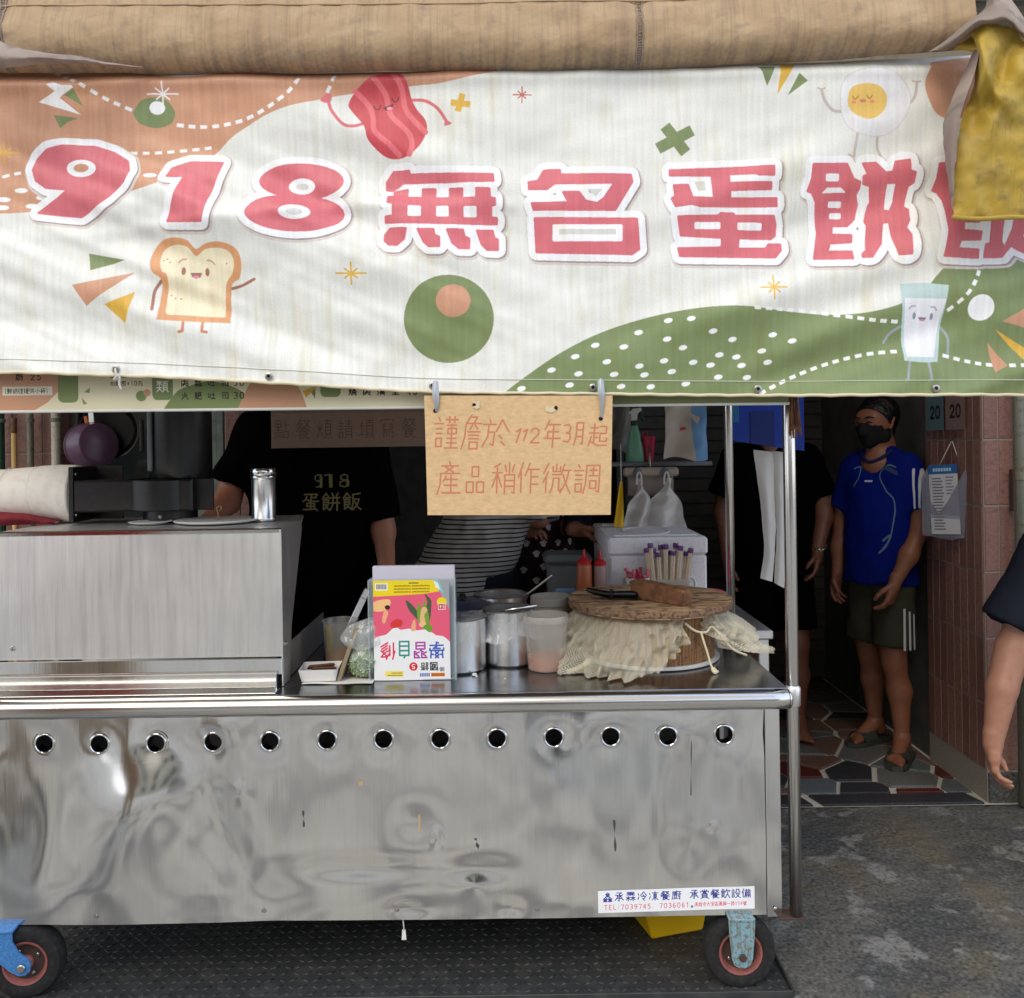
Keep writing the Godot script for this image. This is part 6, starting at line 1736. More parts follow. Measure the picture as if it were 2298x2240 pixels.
func build_notice() -> void:
	var t := thing("cardboard_notice", "brown cardboard notice with faded red handwriting hung from the banner", "notice", Vector3(0.016, 1.465, -2.235))
	t.rotation = Vector3(0.02, 0.01, -0.014)
	var W := 0.476
	var H := 0.302
	var cv := card_texture(1024, 650, Color(0.835, 0.70, 0.525), 201)
	cv.frame(Transform2D(Vector2(0.5574, 0), Vector2(0, 0.5574), Vector2(-46, -14)))      # sketch of 1953 x 1259
	var ink := Color(0.78, 0.49, 0.37)
	var row1 := [["謹", 170, 225, 235, 320], ["詹", 440, 215, 200, 340], ["於", 640, 250, 270, 285], ["1", 930, 340, 130, 150], ["1", 1010, 345, 110, 125], ["2", 1105, 335, 110, 160], ["年", 1245, 265, 170, 270], ["3", 1430, 295, 95, 195], ["月", 1540, 280, 115, 235], ["起", 1690, 300, 185, 225]]
	for q in row1: cv.glyph(strokes_of(q[0]), q[1], q[2], q[3], q[4], 17, ink, 0.35 if q[0] == "1" else 0.08)
	var row2 := [["產", 190, 670, 235, 320], ["品", 470, 700, 190, 285], ["稍", 730, 680, 240, 310], ["作", 985, 680, 215, 300], ["微", 1235, 690, 280, 295], ["調", 1540, 690, 270, 295]]
	for q in row2: cv.glyph(strokes_of(q[0]), q[1], q[2], q[3], q[4], 17, ink, 0.05)
	var m := tmat(cv.tex(), 0.85)
	m.texture_repeat = false
	# sheet with a slight bow and a thick cut edge
	var bow := func(u: float, v: float) -> float: return 0.006 * sin(u * PI) * v + 0.003 * sin(v * 4.0) * (u - 0.5)
	var face := func(u: float, v: float) -> Vector3: return Vector3((u - 0.5) * (W - 0.012 * v) + 0.002 * v, H * (0.5 - v), bow.call(u, v))
	var v := PackedVector3Array()
	part(t, "face", sheet(face, 20, 14), m)
	part(t, "back", sheet(func(a, b): return face.call(a, b) + Vector3(0, 0, -0.005), 20, 14, null, true), mat(Color(0.66, 0.51, 0.35), 0.9))
	var e := []
	for k in 20: e.append(face.call(k / 20.0, 0.0))
	for k in 14: e.append(face.call(1.0, k / 14.0))
	for k in 20: e.append(face.call(1.0 - k / 20.0, 1.0))
	for k in 15: e.append(face.call(0.0, 1.0 - k / 14.0))
	part(t, "cut_edge", sheet(func(a, b): return e[int(round(a * (e.size() - 1)))] + Vector3(0, 0, -0.005 * b), e.size() - 1, 1), mat(Color(0.72, 0.58, 0.41), 0.9))
	for q in [[-0.210, 0.113], [-0.111, 0.128], [0.094, 0.120], [0.208, 0.093]]:
		part(t, "punched_hole", lathe([Vector2(0, 0.001), Vector2(0.0035, 0.001), Vector2(0.0055, 0.0)], 12), M.dark_hole if q[0] != 0.3 else M.dark_hole, Vector3(q[0], q[1], 0.0015 + bow.call(q[0] / W + 0.5, 0.5 - q[1] / H)), Vector3(PI / 2, 0, 0))
	for q in [[-0.114, 0.136, 0.016, 0.018], [0.068, 0.123, 0.026, 0.014]]:
		part(t, "torn_tape", sheet(func(a, b): return Vector3(q[0] + q[2] * a, q[1] - q[3] * b + 0.002 * sin(a * 9.0), 0.0022 + bow.call((q[0] + q[2] * a) / W + 0.5, 0.1)), 6, 4), mat(Color(0.85, 0.77, 0.63), 0.6))
	# straps of grey tape through the banner's eyelets
	var tape := mat(Color(0.66, 0.67, 0.69), 0.35, 0.3)
	for q in [[-0.209, 0.185, 0.112], [0.208, 0.190, 0.094]]:
		part(t, "strap", patch([
			[Vector3(q[0] - 0.008, q[1], 0.001), Vector3(q[0], q[1] + 0.004, 0.004), Vector3(q[0] + 0.007, q[1], 0.001)],
			[Vector3(q[0] - 0.008, q[1] - 0.03, 0.008), Vector3(q[0], q[1] - 0.03, 0.012), Vector3(q[0] + 0.009, q[1] - 0.03, 0.008)],
			[Vector3(q[0] - 0.003, q[1] - 0.06, 0.007), Vector3(q[0] + 0.002, q[1] - 0.06, 0.010), Vector3(q[0] + 0.008, q[1] - 0.06, 0.007)],
			[Vector3(q[0] - 0.001, q[2], 0.002), Vector3(q[0] + 0.002, q[2] - 0.002, 0.003), Vector3(q[0] + 0.005, q[2], 0.002)]], 8, 18), tape)
	# the order sign behind, on ribbed card
	var s := thing("ribbed_card_sign", "ribbed brown card sign with dark handwriting hanging behind the notice", "card sign", Vector3(-0.560, 1.577, -3.12))
	var c2 := card_texture(1024, 300, Color(0.56, 0.46, 0.40), 211, false)
	for y in range(0, 300, 9): c2.im.fill_rect(Rect2i(0, y, 1024, 2), Color(0.50, 0.41, 0.355))
	c2.frame(Transform2D(Vector2(1.03, 0), Vector2(0, 1.03), Vector2.ZERO))
	write(c2, "點餐煩請填寫餐", 20, 118, 92, 120, 36, 4.0, Color(0.33, 0.26, 0.24))
	var m2 := tmat(c2.tex(), 0.9)
	m2.texture_repeat = false
	part(s, "card", panel(0.58, 0.170, 0.005), m2)
	part(s, "top_fold", bbox(Vector3(0.58, 0.012, 0.008), 0.002), mat(Color(0.50, 0.41, 0.35), 0.9), Vector3(0, 0.048, 0.002))
	for x in [-0.24, 0.24]: part(s, "cord", rod(Vector3(x, 0.08, -0.002), Vector3(x, 0.95, -0.002), 0.0015, 6), M.string)

# ---------------------------------------------------------------- on the counter

func crumpled(fn: Callable, nu: int, nv: int, amp: float, freq: float, seed_: int) -> ArrayMesh:
	var nz := FastNoiseLite.new()
	nz.seed = seed_
	nz.frequency = freq
	nz.noise_type = FastNoiseLite.TYPE_CELLULAR
	nz.cellular_return_type = FastNoiseLite.RETURN_DISTANCE2_SUB
	return sheet(func(u, v):
		var p: Vector3 = fn.call(u, v)
		var q := nz.get_noise_3d(p.x, p.y, p.z)
		return p + Vector3(p.x, 0.0, p.z).normalized() * amp * q, nu, nv)

func pot(called: String, label: String, at: Vector3, r: float, h: float, group := "") -> Node3D:
	var t := thing(called, label, "pot", at, 0, group)
	part(t, "body", lathe([Vector2(0, 0), Vector2(r - 0.006, 0), Vector2(r, 0.006), Vector2(r, h - 0.004), Vector2(r + 0.005, h), Vector2(r + 0.003, h + 0.002), Vector2(r - 0.002, h - 0.002), Vector2(r - 0.002, 0.01), Vector2(0, 0.006)], 48), M.steel_pot)
	return t

func build_counter_things() -> void:
	var Y := 0.829
	# acrylic stand holding a workbook upside down
	var t := thing("display_stand", "clear acrylic stand holding the pink workbook on the counter", "stand", Vector3(-0.29, 0.828, -2.5) * Vector3(1, 0, 1) + Vector3(0, Y, 0))
	part(t, "front_plate", bbox(Vector3(0.246, 0.284, 0.003), 0.0008), M.acrylic, Vector3(0, 0.142, -0.030))
	part(t, "back_plate", bbox(Vector3(0.246, 0.284, 0.003), 0.0008), M.acrylic, Vector3(0, 0.142, -0.060))
	for s in [-1.0, 1.0]: part(t, "side_plate", bbox(Vector3(0.004, 0.286, 0.055), 0.001), M.acrylic, Vector3(s * 0.122, 0.143, -0.022))
	part(t, "foot_plate", bbox(Vector3(0.240, 0.004, 0.05), 0.001), M.acrylic, Vector3(0, 0.002, -0.03))
	var bx := thing("white_box", "flat white box slotted behind the workbook in the stand", "box", t.position + Vector3(0.002, 0.005, -0.046))
	part(bx, "carton", bbox(Vector3(0.236, 0.315, 0.022), 0.002), mat(Color(0.80, 0.79, 0.86), 0.6), Vector3(0, 0.1575, 0))
	workbook(t.position + Vector3(-0.002, 0.0005, -0.0085))
	# pots in cling film
	var p := pot("steel_pot", "steel pot wrapped in cling film right beside the acrylic stand", Vector3(-0.165, Y, -2.63), 0.078, 0.155, "cling-wrapped pots")
	part(p, "film", crumpled(func(u, v): var a = u * TAU; var r = 0.0815 + 0.002 * sin(a * 9.0) * v; return Vector3(cos(a) * r, 0.158 - 0.075 * v - 0.012 * sin(a * 3.0) * v, sin(a) * r), 90, 16, 0.004, 60.0, 5), M.film)
	part(p, "film_top", sheet(func(u, v): var a = u * TAU; var r = 0.0815 * v; return Vector3(cos(a) * r, 0.158 + 0.002 * sin(a * 5.0 + v * 6.0), sin(a) * r), 40, 6), M.film)
	p = pot("steel_pot", "steel pot with loose cling film, between wrapped pot and plastic tub", Vector3(-0.018, Y, -2.70), 0.0785, 0.165, "cling-wrapped pots")
	part(p, "film", crumpled(func(u, v): var a = u * TAU; var r = 0.082 + (0.030 * pow(v, 1.6)) * (0.6 + 0.4 * sin(a * 3.0 + 1.0)) + 0.003 * sin(a * 14.0) * v; return Vector3(cos(a) * r, 0.150 - 0.065 * v - 0.010 * sin(a * 4.0) * v, sin(a) * r), 110, 18, 0.006, 60.0, 6), M.film)
	part(p, "ladle_handle", rod(Vector3(-0.01, 0.166, 0.045), Vector3(0.085, 0.176, 0.03), 0.005, 10), M.steel_pot)
	# translucent tub with pink sauce in the bottom
	t = thing("plastic_tub", "translucent plastic tub with a layer of pink filling on the counter", "tub", Vector3(0.093, Y, -2.615))
	part(t, "wall", lathe([Vector2(0, 0), Vector2(0.052, 0), Vector2(0.055, 0.004), Vector2(0.0635, 0.140)], 44), M.frosted)
	part(t, "rim", lathe([Vector2(0.0625, 0.138), Vector2(0.067, 0.140), Vector2(0.068, 0.158), Vector2(0.066, 0.161), Vector2(0.063, 0.160), Vector2(0.0625, 0.140)], 44), M.frosted)
	part(t, "filling", lathe([Vector2(0, 0.002), Vector2(0.051, 0.002), Vector2(0.0545, 0.005), Vector2(0.0565, 0.040), Vector2(0.03, 0.044), Vector2(0, 0.042)], 40), mat(Color(0.80, 0.52, 0.42), 0.6))
	# further pots at the back of the counter
	p = pot("steel_pot", "wide steel pot at the counter's back edge behind the wrapped pots", Vector3(-0.045, Y, -2.905), 0.085, 0.175)
	part(p, "ladle", join([[cyl(0.004, 0.19, 0.001, 10), xform(Vector3(0.02, 0.12, 0.0), Vector3(0.2, 0, -0.9))], [bbox(Vector3(0.022, 0.03, 0.004), 0.001), xform(Vector3(0.10, 0.20, 0.035), Vector3(-0.4, 0, -0.9))]]), M.chrome)
	t = thing("grey_tub", "grey translucent tub with a lid ring behind the pink-filled tub", "tub", Vector3(0.118, Y, -2.86))
	part(t, "wall", lathe([Vector2(0, 0), Vector2(0.056, 0), Vector2(0.062, 0.145), Vector2(0.066, 0.147), Vector2(0.066, 0.172), Vector2(0.062, 0.174), Vector2(0.060, 0.150), Vector2(0, 0.148)], 40), mat(Color(0.55, 0.53, 0.49), 0.5))
	t = thing("pot_lid", "steel pot lid resting tilted on the back pot", "lid", Vector3(-0.165, Y + 0.163, -2.80))
	t.rotation = Vector3(0.05, 0, -0.02)
	part(t, "disc", lathe([Vector2(0, 0.012), Vector2(0.05, 0.010), Vector2(0.095, 0.002), Vector2(0.100, 0.0), Vector2(0.098, -0.002), Vector2(0, 0.006)], 44), mat(Color(0.28, 0.31, 0.40), 0.25, 0.6))
	part(t, "knob", cyl(0.012, 0.02, 0.004, 16), M.black_plastic, Vector3(0, 0.011, 0))
	# paper tray, paper, greens in a bag, beaker
	t = thing("paper_tray", "white paper food tray with dark brown strips left of the greens", "tray", Vector3(-0.558, Y + 0.004, -2.535), 0.06)
	var W := 0.055
	var D := 0.05
	var hgt := 0.034
	var tray := func(u: float, v: float) -> Vector3:
		var a := u * 4.0
		var i := int(a) % 4
		var f := a - int(a)
		var cs := [Vector2(-1, 1), Vector2(1, 1), Vector2(1, -1), Vector2(-1, -1), Vector2(-1, 1)]
		var q: Vector2 = cs[i].lerp(cs[i + 1], f)
		var k := 0.86 + 0.14 * v
		return Vector3(q.x * W * k, hgt * v, q.y * D * k)
	part(t, "wall", sheet(tray, 32, 2, null, true), M.paper)
	part(t, "bottom", bbox(Vector3(W * 1.72, 0.002, D * 1.72), 0.0005), M.paper, Vector3(0, 0.001, 0))
	for k in 9: part(t, "strip", bbox(Vector3(0.07, 0.008, 0.010), 0.003), mat(Color(0.24, 0.14, 0.09).lerp(Color(0.40, 0.24, 0.15), rng.randf()), 0.7), Vector3(rng.randf_range(-0.012, 0.012), 0.008 + 0.003 * k, rng.randf_range(-0.028, 0.028)), Vector3(rng.randf_range(-0.1, 0.1), rng.randf_range(-0.4, 0.4), rng.randf_range(-0.1, 0.1)))
	single("paper_sheet", "white paper sheet under the tray and the bag of greens", "paper", sheet(func(u, v): return Vector3(-0.60 + 0.20 * u, Y + 0.0015 + 0.001 * sin(u * 9.0), -2.475 - 0.12 * v + 0.006 * u), 12, 6), M.paper)
	single("cardboard_divider", "slanting cardboard piece between the paper tray and the greens", "cardboard", slab([Vector2(0, 0), Vector2(0.012, 0), Vector2(0.065, 0.15), Vector2(0.053, 0.15)], 0.10, 1.0, 0.001), mat(Color(0.56, 0.50, 0.40), 0.9), Vector3(-0.508, Y, -2.50))
	greens(Vector3(-0.432, Y + 0.003, -2.535))
	t = thing("beaker", "clear plastic beaker with yellow egg liquid behind the greens", "beaker", Vector3(-0.545, Y, -2.76))
	part(t, "wall", lathe([Vector2(0, 0), Vector2(0.044, 0), Vector2(0.047, 0.005), Vector2(0.053, 0.118), Vector2(0.057, 0.125), Vector2(0.055, 0.126)], 40), M.frosted)
	part(t, "liquid", lathe([Vector2(0, 0.002), Vector2(0.0435, 0.002), Vector2(0.046, 0.006), Vector2(0.0475, 0.032), Vector2(0, 0.032)], 36), mat(Color(0.80, 0.52, 0.10), 0.3))
	part(t, "yolk_smear", sheet(func(u, v): var a = -2.4 + 0.5 * u; return Vector3(cos(a) * (0.0478 + 0.0045 * v), 0.035 + 0.08 * v, -sin(a) * (0.0478 + 0.0045 * v)), 8, 8), mat(Color(0.78, 0.66, 0.16), 0.4))
	part(t, "spatula", join([[bbox(Vector3(0.020, 0.16, 0.003), 0.001), xform(Vector3(0.045, 0.13, 0.0), Vector3(0, 0, -0.45))], [bbox(Vector3(0.022, 0.035, 0.008), 0.003), xform(Vector3(0.082, 0.205, 0.0), Vector3(0, 0, -0.45))]]), M.chrome)
	# rice bucket: staves, hoop, lid with its bar, net under the lid
	var B := Vector3(0.423, Y, -2.765)
	t = thing("wooden_rice_bucket", "round wooden rice bucket with a plank lid on the counter", "bucket", B)
	var stave := slab([Vector2(-0.0205, 0), Vector2(0.0205, 0), Vector2(0.0215, 0.148), Vector2(-0.0215, 0.148)], 0.016, 1.0, 0.002)
	for k in 28:
		var a := TAU * k / 28
		part(t, "stave", stave, M.wood_stave, Vector3(sin(a) * 0.195, 0.006, cos(a) * 0.195), Vector3(0.03, a, 0))
	part(t, "hoop", lathe([Vector2(0.196, 0.002), Vector2(0.199, 0.003), Vector2(0.199, 0.010), Vector2(0.196, 0.011)], 56), M.steel_matt)
	part(t, "base_tray", lathe([Vector2(0, 0), Vector2(0.205, 0), Vector2(0.212, 0.003), Vector2(0.213, 0.007), Vector2(0.20, 0.004), Vector2(0, 0.003)], 56), M.white_plastic)
	bucket_lid(B + Vector3(0, 0.158, 0))
	bucket_net(B)
	t = thing("spatula", "black plastic scoop lying on the wooden bucket lid", "scoop", B + Vector3(-0.085, 0.186, 0.045), 0.0)
	part(t, "blade", patch([
		[Vector3(-0.085, 0.020, -0.02), Vector3(-0.04, 0.012, -0.03), Vector3(0.02, 0.006, -0.035), Vector3(0.06, 0.008, -0.02)],
		[Vector3(-0.088, 0.016, 0.0), Vector3(-0.04, 0.004, 0.0), Vector3(0.02, 0.001, 0.0), Vector3(0.07, 0.002, 0.0)],
		[Vector3(-0.082, 0.014, 0.02), Vector3(-0.045, 0.010, 0.03), Vector3(0.02, 0.008, 0.035), Vector3(0.06, 0.006, 0.02)]], 20, 12, true), M.black_plastic)
	part(t, "grip", tube([Vector3(-0.115, 0.028, -0.01), Vector3(-0.09, 0.020, -0.006), Vector3(-0.05, 0.012, 0.0), Vector3(0.02, 0.012, 0.004), Vector3(0.05, 0.010, 0.004)], [0.006, 0.010, 0.011, 0.012, 0.008], 10), M.black_plastic)
	part(t, "hinge", cyl(0.006, 0.03, 0.001, 10), M.black_plastic, Vector3(-0.04, 0.001, 0.015))
	t = thing("lidded_tub", "plastic tub with a pink lid behind the wooden bucket", "tub", Vector3(0.640, Y, -2.97))
	part(t, "wall", lathe([Vector2(0, 0), Vector2(0.055, 0), Vector2(0.064, 0.145)], 36), M.frosted)
	part(t, "lid", lathe([Vector2(0.064, 0.140), Vector2(0.071, 0.140), Vector2(0.071, 0.157), Vector2(0.066, 0.162), Vector2(0.05, 0.160), Vector2(0, 0.161)], 40), M.pink_plastic)
	# crumbs
	for q in [[-0.118, -2.545, 0.008, "largest pale crumb on the counter, just right of the acrylic stand"], [-0.112, -2.53, 0.004, "tiny pale crumb in front of the largest crumb by the stand"], [-0.03, -2.50, 0.003, "lone tiny crumb on the counter before the second pot"]]:
		single("rice_crumb", q[3], "crumb", lathe([Vector2(0, 0), Vector2(q[2], q[2] * 0.2), Vector2(q[2] * 0.8, q[2] * 0.8), Vector2(0, q[2])], 7), M.paper, Vector3(q[0], Y, q[1]), Vector3.ZERO, "crumbs on the counter")

func workbook(at: Vector3) -> void:
	var t := thing("workbook", "pink and yellow school workbook standing upside down in the stand", "book", at)
	var cv := Canvas.new(620, 800, Color(0.93, 0.93, 0.94))
	# drawn the right way up, then turned over
	var pink := Color(0.90, 0.36, 0.48)
	var yel := Color(0.93, 0.84, 0.10)
	cv.poly(cv.curve([[0, 300], [25, 325], [60, 348], [110, 356], [140, 375], [200, 402], [270, 398], [330, 412], [400, 405], [440, 432], [480, 400], [520, 368], [580, 352], [620, 330]]) + [Vector2(620, 760), Vector2(0, 760)], pink)
	cv.poly([[0, 690], [60, 712], [200, 690], [400, 680], [620, 672], [620, 800], [0, 800]], yel)
	cv.poly([[0, 560], [70, 690], [130, 800], [0, 800]], Color(0.62, 0.64, 0.68))
	cv.poly([[40, 690], [86, 722], [130, 800], [92, 800]], Color(0.50, 0.80, 0.82))
	cv.poly([[72, 720], [95, 780], [128, 795], [110, 740]], Color(0.92, 0.93, 0.94))
	# printed figures, loosely: leaves, a crouching child, a hand, a red bag
	for q in [[[150, 400], [230, 420], [260, 480], [330, 560], [355, 640], [300, 600], [255, 540], [200, 470]], [[190, 420], [215, 520], [180, 620], [205, 690], [150, 640], [150, 560], [160, 480]]]: cv.soft(q, Color(0.28, 0.36, 0.24))
	cv.soft([[175, 405], [240, 430], [265, 520], [255, 620], [225, 570], [205, 640], [180, 560], [165, 480]], Color(0.47, 0.62, 0.20))
	cv.soft([[195, 440], [240, 455], [232, 560], [205, 585], [180, 560], [205, 520], [200, 480]], Color(0.90, 0.72, 0.52))
	cv.oval(222, 445, 28, 22, Color(0.93, 0.74, 0.58))
	cv.soft([[165, 380], [215, 425], [175, 445], [140, 415]], Color(0.40, 0.62, 0.16))
	cv.soft([[278, 400], [315, 400], [300, 470], [282, 480]], Color(0.93, 0.68, 0.52))
	cv.soft([[620, 560], [540, 555], [490, 590], [480, 640], [530, 650], [620, 625]], Color(0.95, 0.76, 0.52))
	cv.soft([[500, 545], [530, 560], [550, 480], [530, 455], [512, 500]], Color(0.93, 0.68, 0.52))
	cv.oval(505, 585, 22, 18, Color(0.25, 0.08, 0.10))
	cv.soft([[400, 430], [470, 420], [480, 460], [430, 490], [385, 475]], Color(0.84, 0.20, 0.20))
	cv.oval(62, 622, 40, 38, yel)
	cv.rect(30, 560, 62, 52, Color(0.88, 0.90, 0.86))
	cv.rect(34, 566, 54, 40, Color(0.78, 0.16, 0.18))
	write(cv, "E4", 40, 572, 30, 28, 4, 4.0, Color(0.95, 0.95, 0.95))
	# printed lines of small type and a bar code
	for r in 3:
		for k in 34:
			if k == 17: continue
			cv.rect(160 + k * 8.6, 700 + r * 24 + (k % 3), 6.0, 10 + (k * 7 + r * 3) % 4, Color(0.55, 0.40, 0.10))
	for k in 9: cv.rect(250 + k * 9, 772, 7, 10, Color(0.30, 0.24, 0.14))
	cv.rect(500, 720, 104, 58, Color(0.95, 0.95, 0.93))
	for k in 22: cv.rect(510 + k * 4.0, 730, 1.0 + (k * 5 % 3), 40, Color(0.1, 0.1, 0.1))
	# title, in its four colours
	var cols := [Color(0.20, 0.36, 0.72), Color(0.66, 0.22, 0.62), Color(0.08, 0.55, 0.50), Color(0.86, 0.18, 0.34)]
	var title := "學習自修"
	for i in 4: cv.glyph(strokes_of(title[i]), 50 + i * 132, 170 + (10 if i == 2 else 0), 118, 134, 13, cols[i])
	write(cv, "國語", 104, 74, 62, 66, 12, 8.0, Color(0.12, 0.12, 0.12))
	write(cv, "國小", 50, 66, 34, 34, 2, 3.6, Color(0.3, 0.3, 0.3))
	cv.oval(300, 108, 34, 34, Color(0.82, 0.14, 0.20))
	cv.glyph(strokes_of("5"), 284, 88, 32, 40, 6, Color(0.97, 0.95, 0.95))
	cv.rect(46, 24, 112, 30, Color(0.90, 0.52, 0.12))
	for k in 6: cv.rect(54 + k * 17, 30, 12, 18, Color(0.62, 0.30, 0.08))
	for k in 6: cv.rect(168 + k * 14, 26, 11, 28, Color(0.42, 0.48, 0.72))
	cv.rect(380, 28, 150, 46, Color(0.95, 0.88, 0.42))
	for k in 12: cv.rect(392 + k * 10, 36, 7, 9, Color(0.45, 0.36, 0.12))
	for k in 9: cv.rect(392 + k * 10, 54, 7, 9, Color(0.55, 0.42, 0.12))
	cv.im.rotate_180()
	cv.im.flip_y()
	var m := tmat(cv.tex(), 0.4)
	m.texture_repeat = false
	var pg := func(u: float, v: float) -> Vector3:
		var x := (u - 0.5) * 0.216
		return Vector3(x, 0.283 * (1.0 - v), 0.0035 + 0.004 * pow(maxf(0.0, u - 0.72), 1.0) * (1.0 - v) + 0.0015 * sin(u * 5.0) * v)
	part(t, "cover", sheet(pg, 20, 14, func(u, v): return Vector2(u, 1.0 - v)), m)
	part(t, "pages", bbox(Vector3(0.212, 0.280, 0.008), 0.001), M.paper, Vector3(0, 0.1405, -0.0025))

func greens(at: Vector3) -> void:
	var t := thing("bag_of_greens", "clear plastic bag of chopped green leaves left of the stand", "bag", at)
	var r := RandomNumberGenerator.new()
	r.seed = 5
	var leaf := sheet(func(u, v): return Vector3((u - 0.5) * 0.006 * (1.0 - absf(v - 0.5) * 1.4), 0.002 * sin(u * 3.0 + v * 5.0), (v - 0.5) * 0.019), 2, 4)
	var mats := [mat(Color(0.52, 0.63, 0.36), 0.6), mat(Color(0.66, 0.75, 0.48), 0.6), mat(Color(0.42, 0.54, 0.28), 0.6), mat(Color(0.78, 0.84, 0.64), 0.6)]
	for k in 4:
		var l := []
		for i in 420:
			var d := Vector3(r.randfn(), r.randfn(), r.randfn()).normalized() * pow(r.randf(), 0.4)
			var p := Vector3(d.x * 0.046, 0.048 + d.y * 0.043, d.z * 0.043)
			l.append([leaf, xform(p, Vector3(r.randf() * TAU, r.randf() * TAU, r.randf() * TAU))])
		var o := part(t, "chopped_leaves", join(l), mats[k])
		o.set_meta("kind", "stuff")
	var bag := crumpled(func(u, v):
		var a: float = u * TAU
		var y: float
		var rr: float
		if v < 0.6:
			var b: float = v / 0.6 * PI
			y = 0.050 - 0.050 * cos(b * 0.86)
			rr = 0.052 * sin(maxf(0.06, b * 0.86))
		else:
			var f: float = (v - 0.6) / 0.4
			y = 0.095 + 0.045 * f
			rr = lerpf(0.023, 0.034, f)
		return Vector3(cos(a) * rr * (1.0 if v < 0.6 else 1.25), y, sin(a) * rr * 0.9), 60, 40, 0.005, 42.0, 9)
	part(t, "bag_film", bag, M.bag_film)
	part(t, "bag_mouth", patch([
		[Vector3(-0.058, 0.132, 0.010), Vector3(-0.040, 0.150, 0.014), Vector3(0.0, 0.168, 0.018), Vector3(0.05, 0.180, 0.012)],
		[Vector3(-0.064, 0.116, 0.024), Vector3(-0.036, 0.118, 0.034), Vector3(0.0, 0.135, 0.036), Vector3(0.05, 0.15, 0.026)],
		[Vector3(-0.050, 0.096, 0.026), Vector3(-0.028, 0.090, 0.036), Vector3(0.005, 0.086, 0.040), Vector3(0.05, 0.10, 0.030)]], 24, 18, false, 0.008, 4, 30.0), M.bag_film)

func bucket_lid(at: Vector3) -> void:
	var t := thing("plank_cover", "round plank lid with a wooden bar, weathered brown, on the bucket", "lid", at)
	# five planks cut to a disc
	var R := 0.252
	var cuts := [-0.252, -0.155, -0.05, 0.055, 0.150, 0.252]
	for i in 5:
		var o := []
		var z0: float = cuts[i] + 0.0008
		var z1: float = cuts[i + 1] - 0.0008
		for k in 17:
			var z := lerpf(z0, z1, k / 16.0)
			o.append(Vector2(sqrt(maxf(R * R - z * z, 0.0)), -z))
		for k in 17:
			var z := lerpf(z1, z0, k / 16.0)
			o.append(Vector2(-sqrt(maxf(R * R - z * z, 0.0)) + (0.0005 if k == 0 or k == 16 else 0.0), -z))
		part(t, "plank", slab(o, 0.024, 2.4, 0.0), M.wood_lid, Vector3(0, 0.024 + 0.0008 * (i % 2), 0), Vector3(-PI / 2, 0, 0))
	var bar := slab([Vector2(0.012, 0.0), Vector2(0.19, 0.0), Vector2(0.19, 0.040), Vector2(0.185, 0.048), Vector2(0.0, 0.060), Vector2(-0.02, 0.052), Vector2(-0.012, 0.02)], 0.038, 1.0, 0.003)
	var h := group_node(t, "lid_bar", Vector3(-0.028, 0.0246, 0.045), Vector3(0, -0.85, 0))
	part(h, "bar", bar, M.wood_red, Vector3(-0.02, 0, 0.019))
	part(t, "edge_band", lathe([Vector2(R + 0.0006, 0.003), Vector2(R + 0.0022, 0.006), Vector2(R + 0.0022, 0.020), Vector2(R + 0.0006, 0.0232)], 72), M.wood_edge)

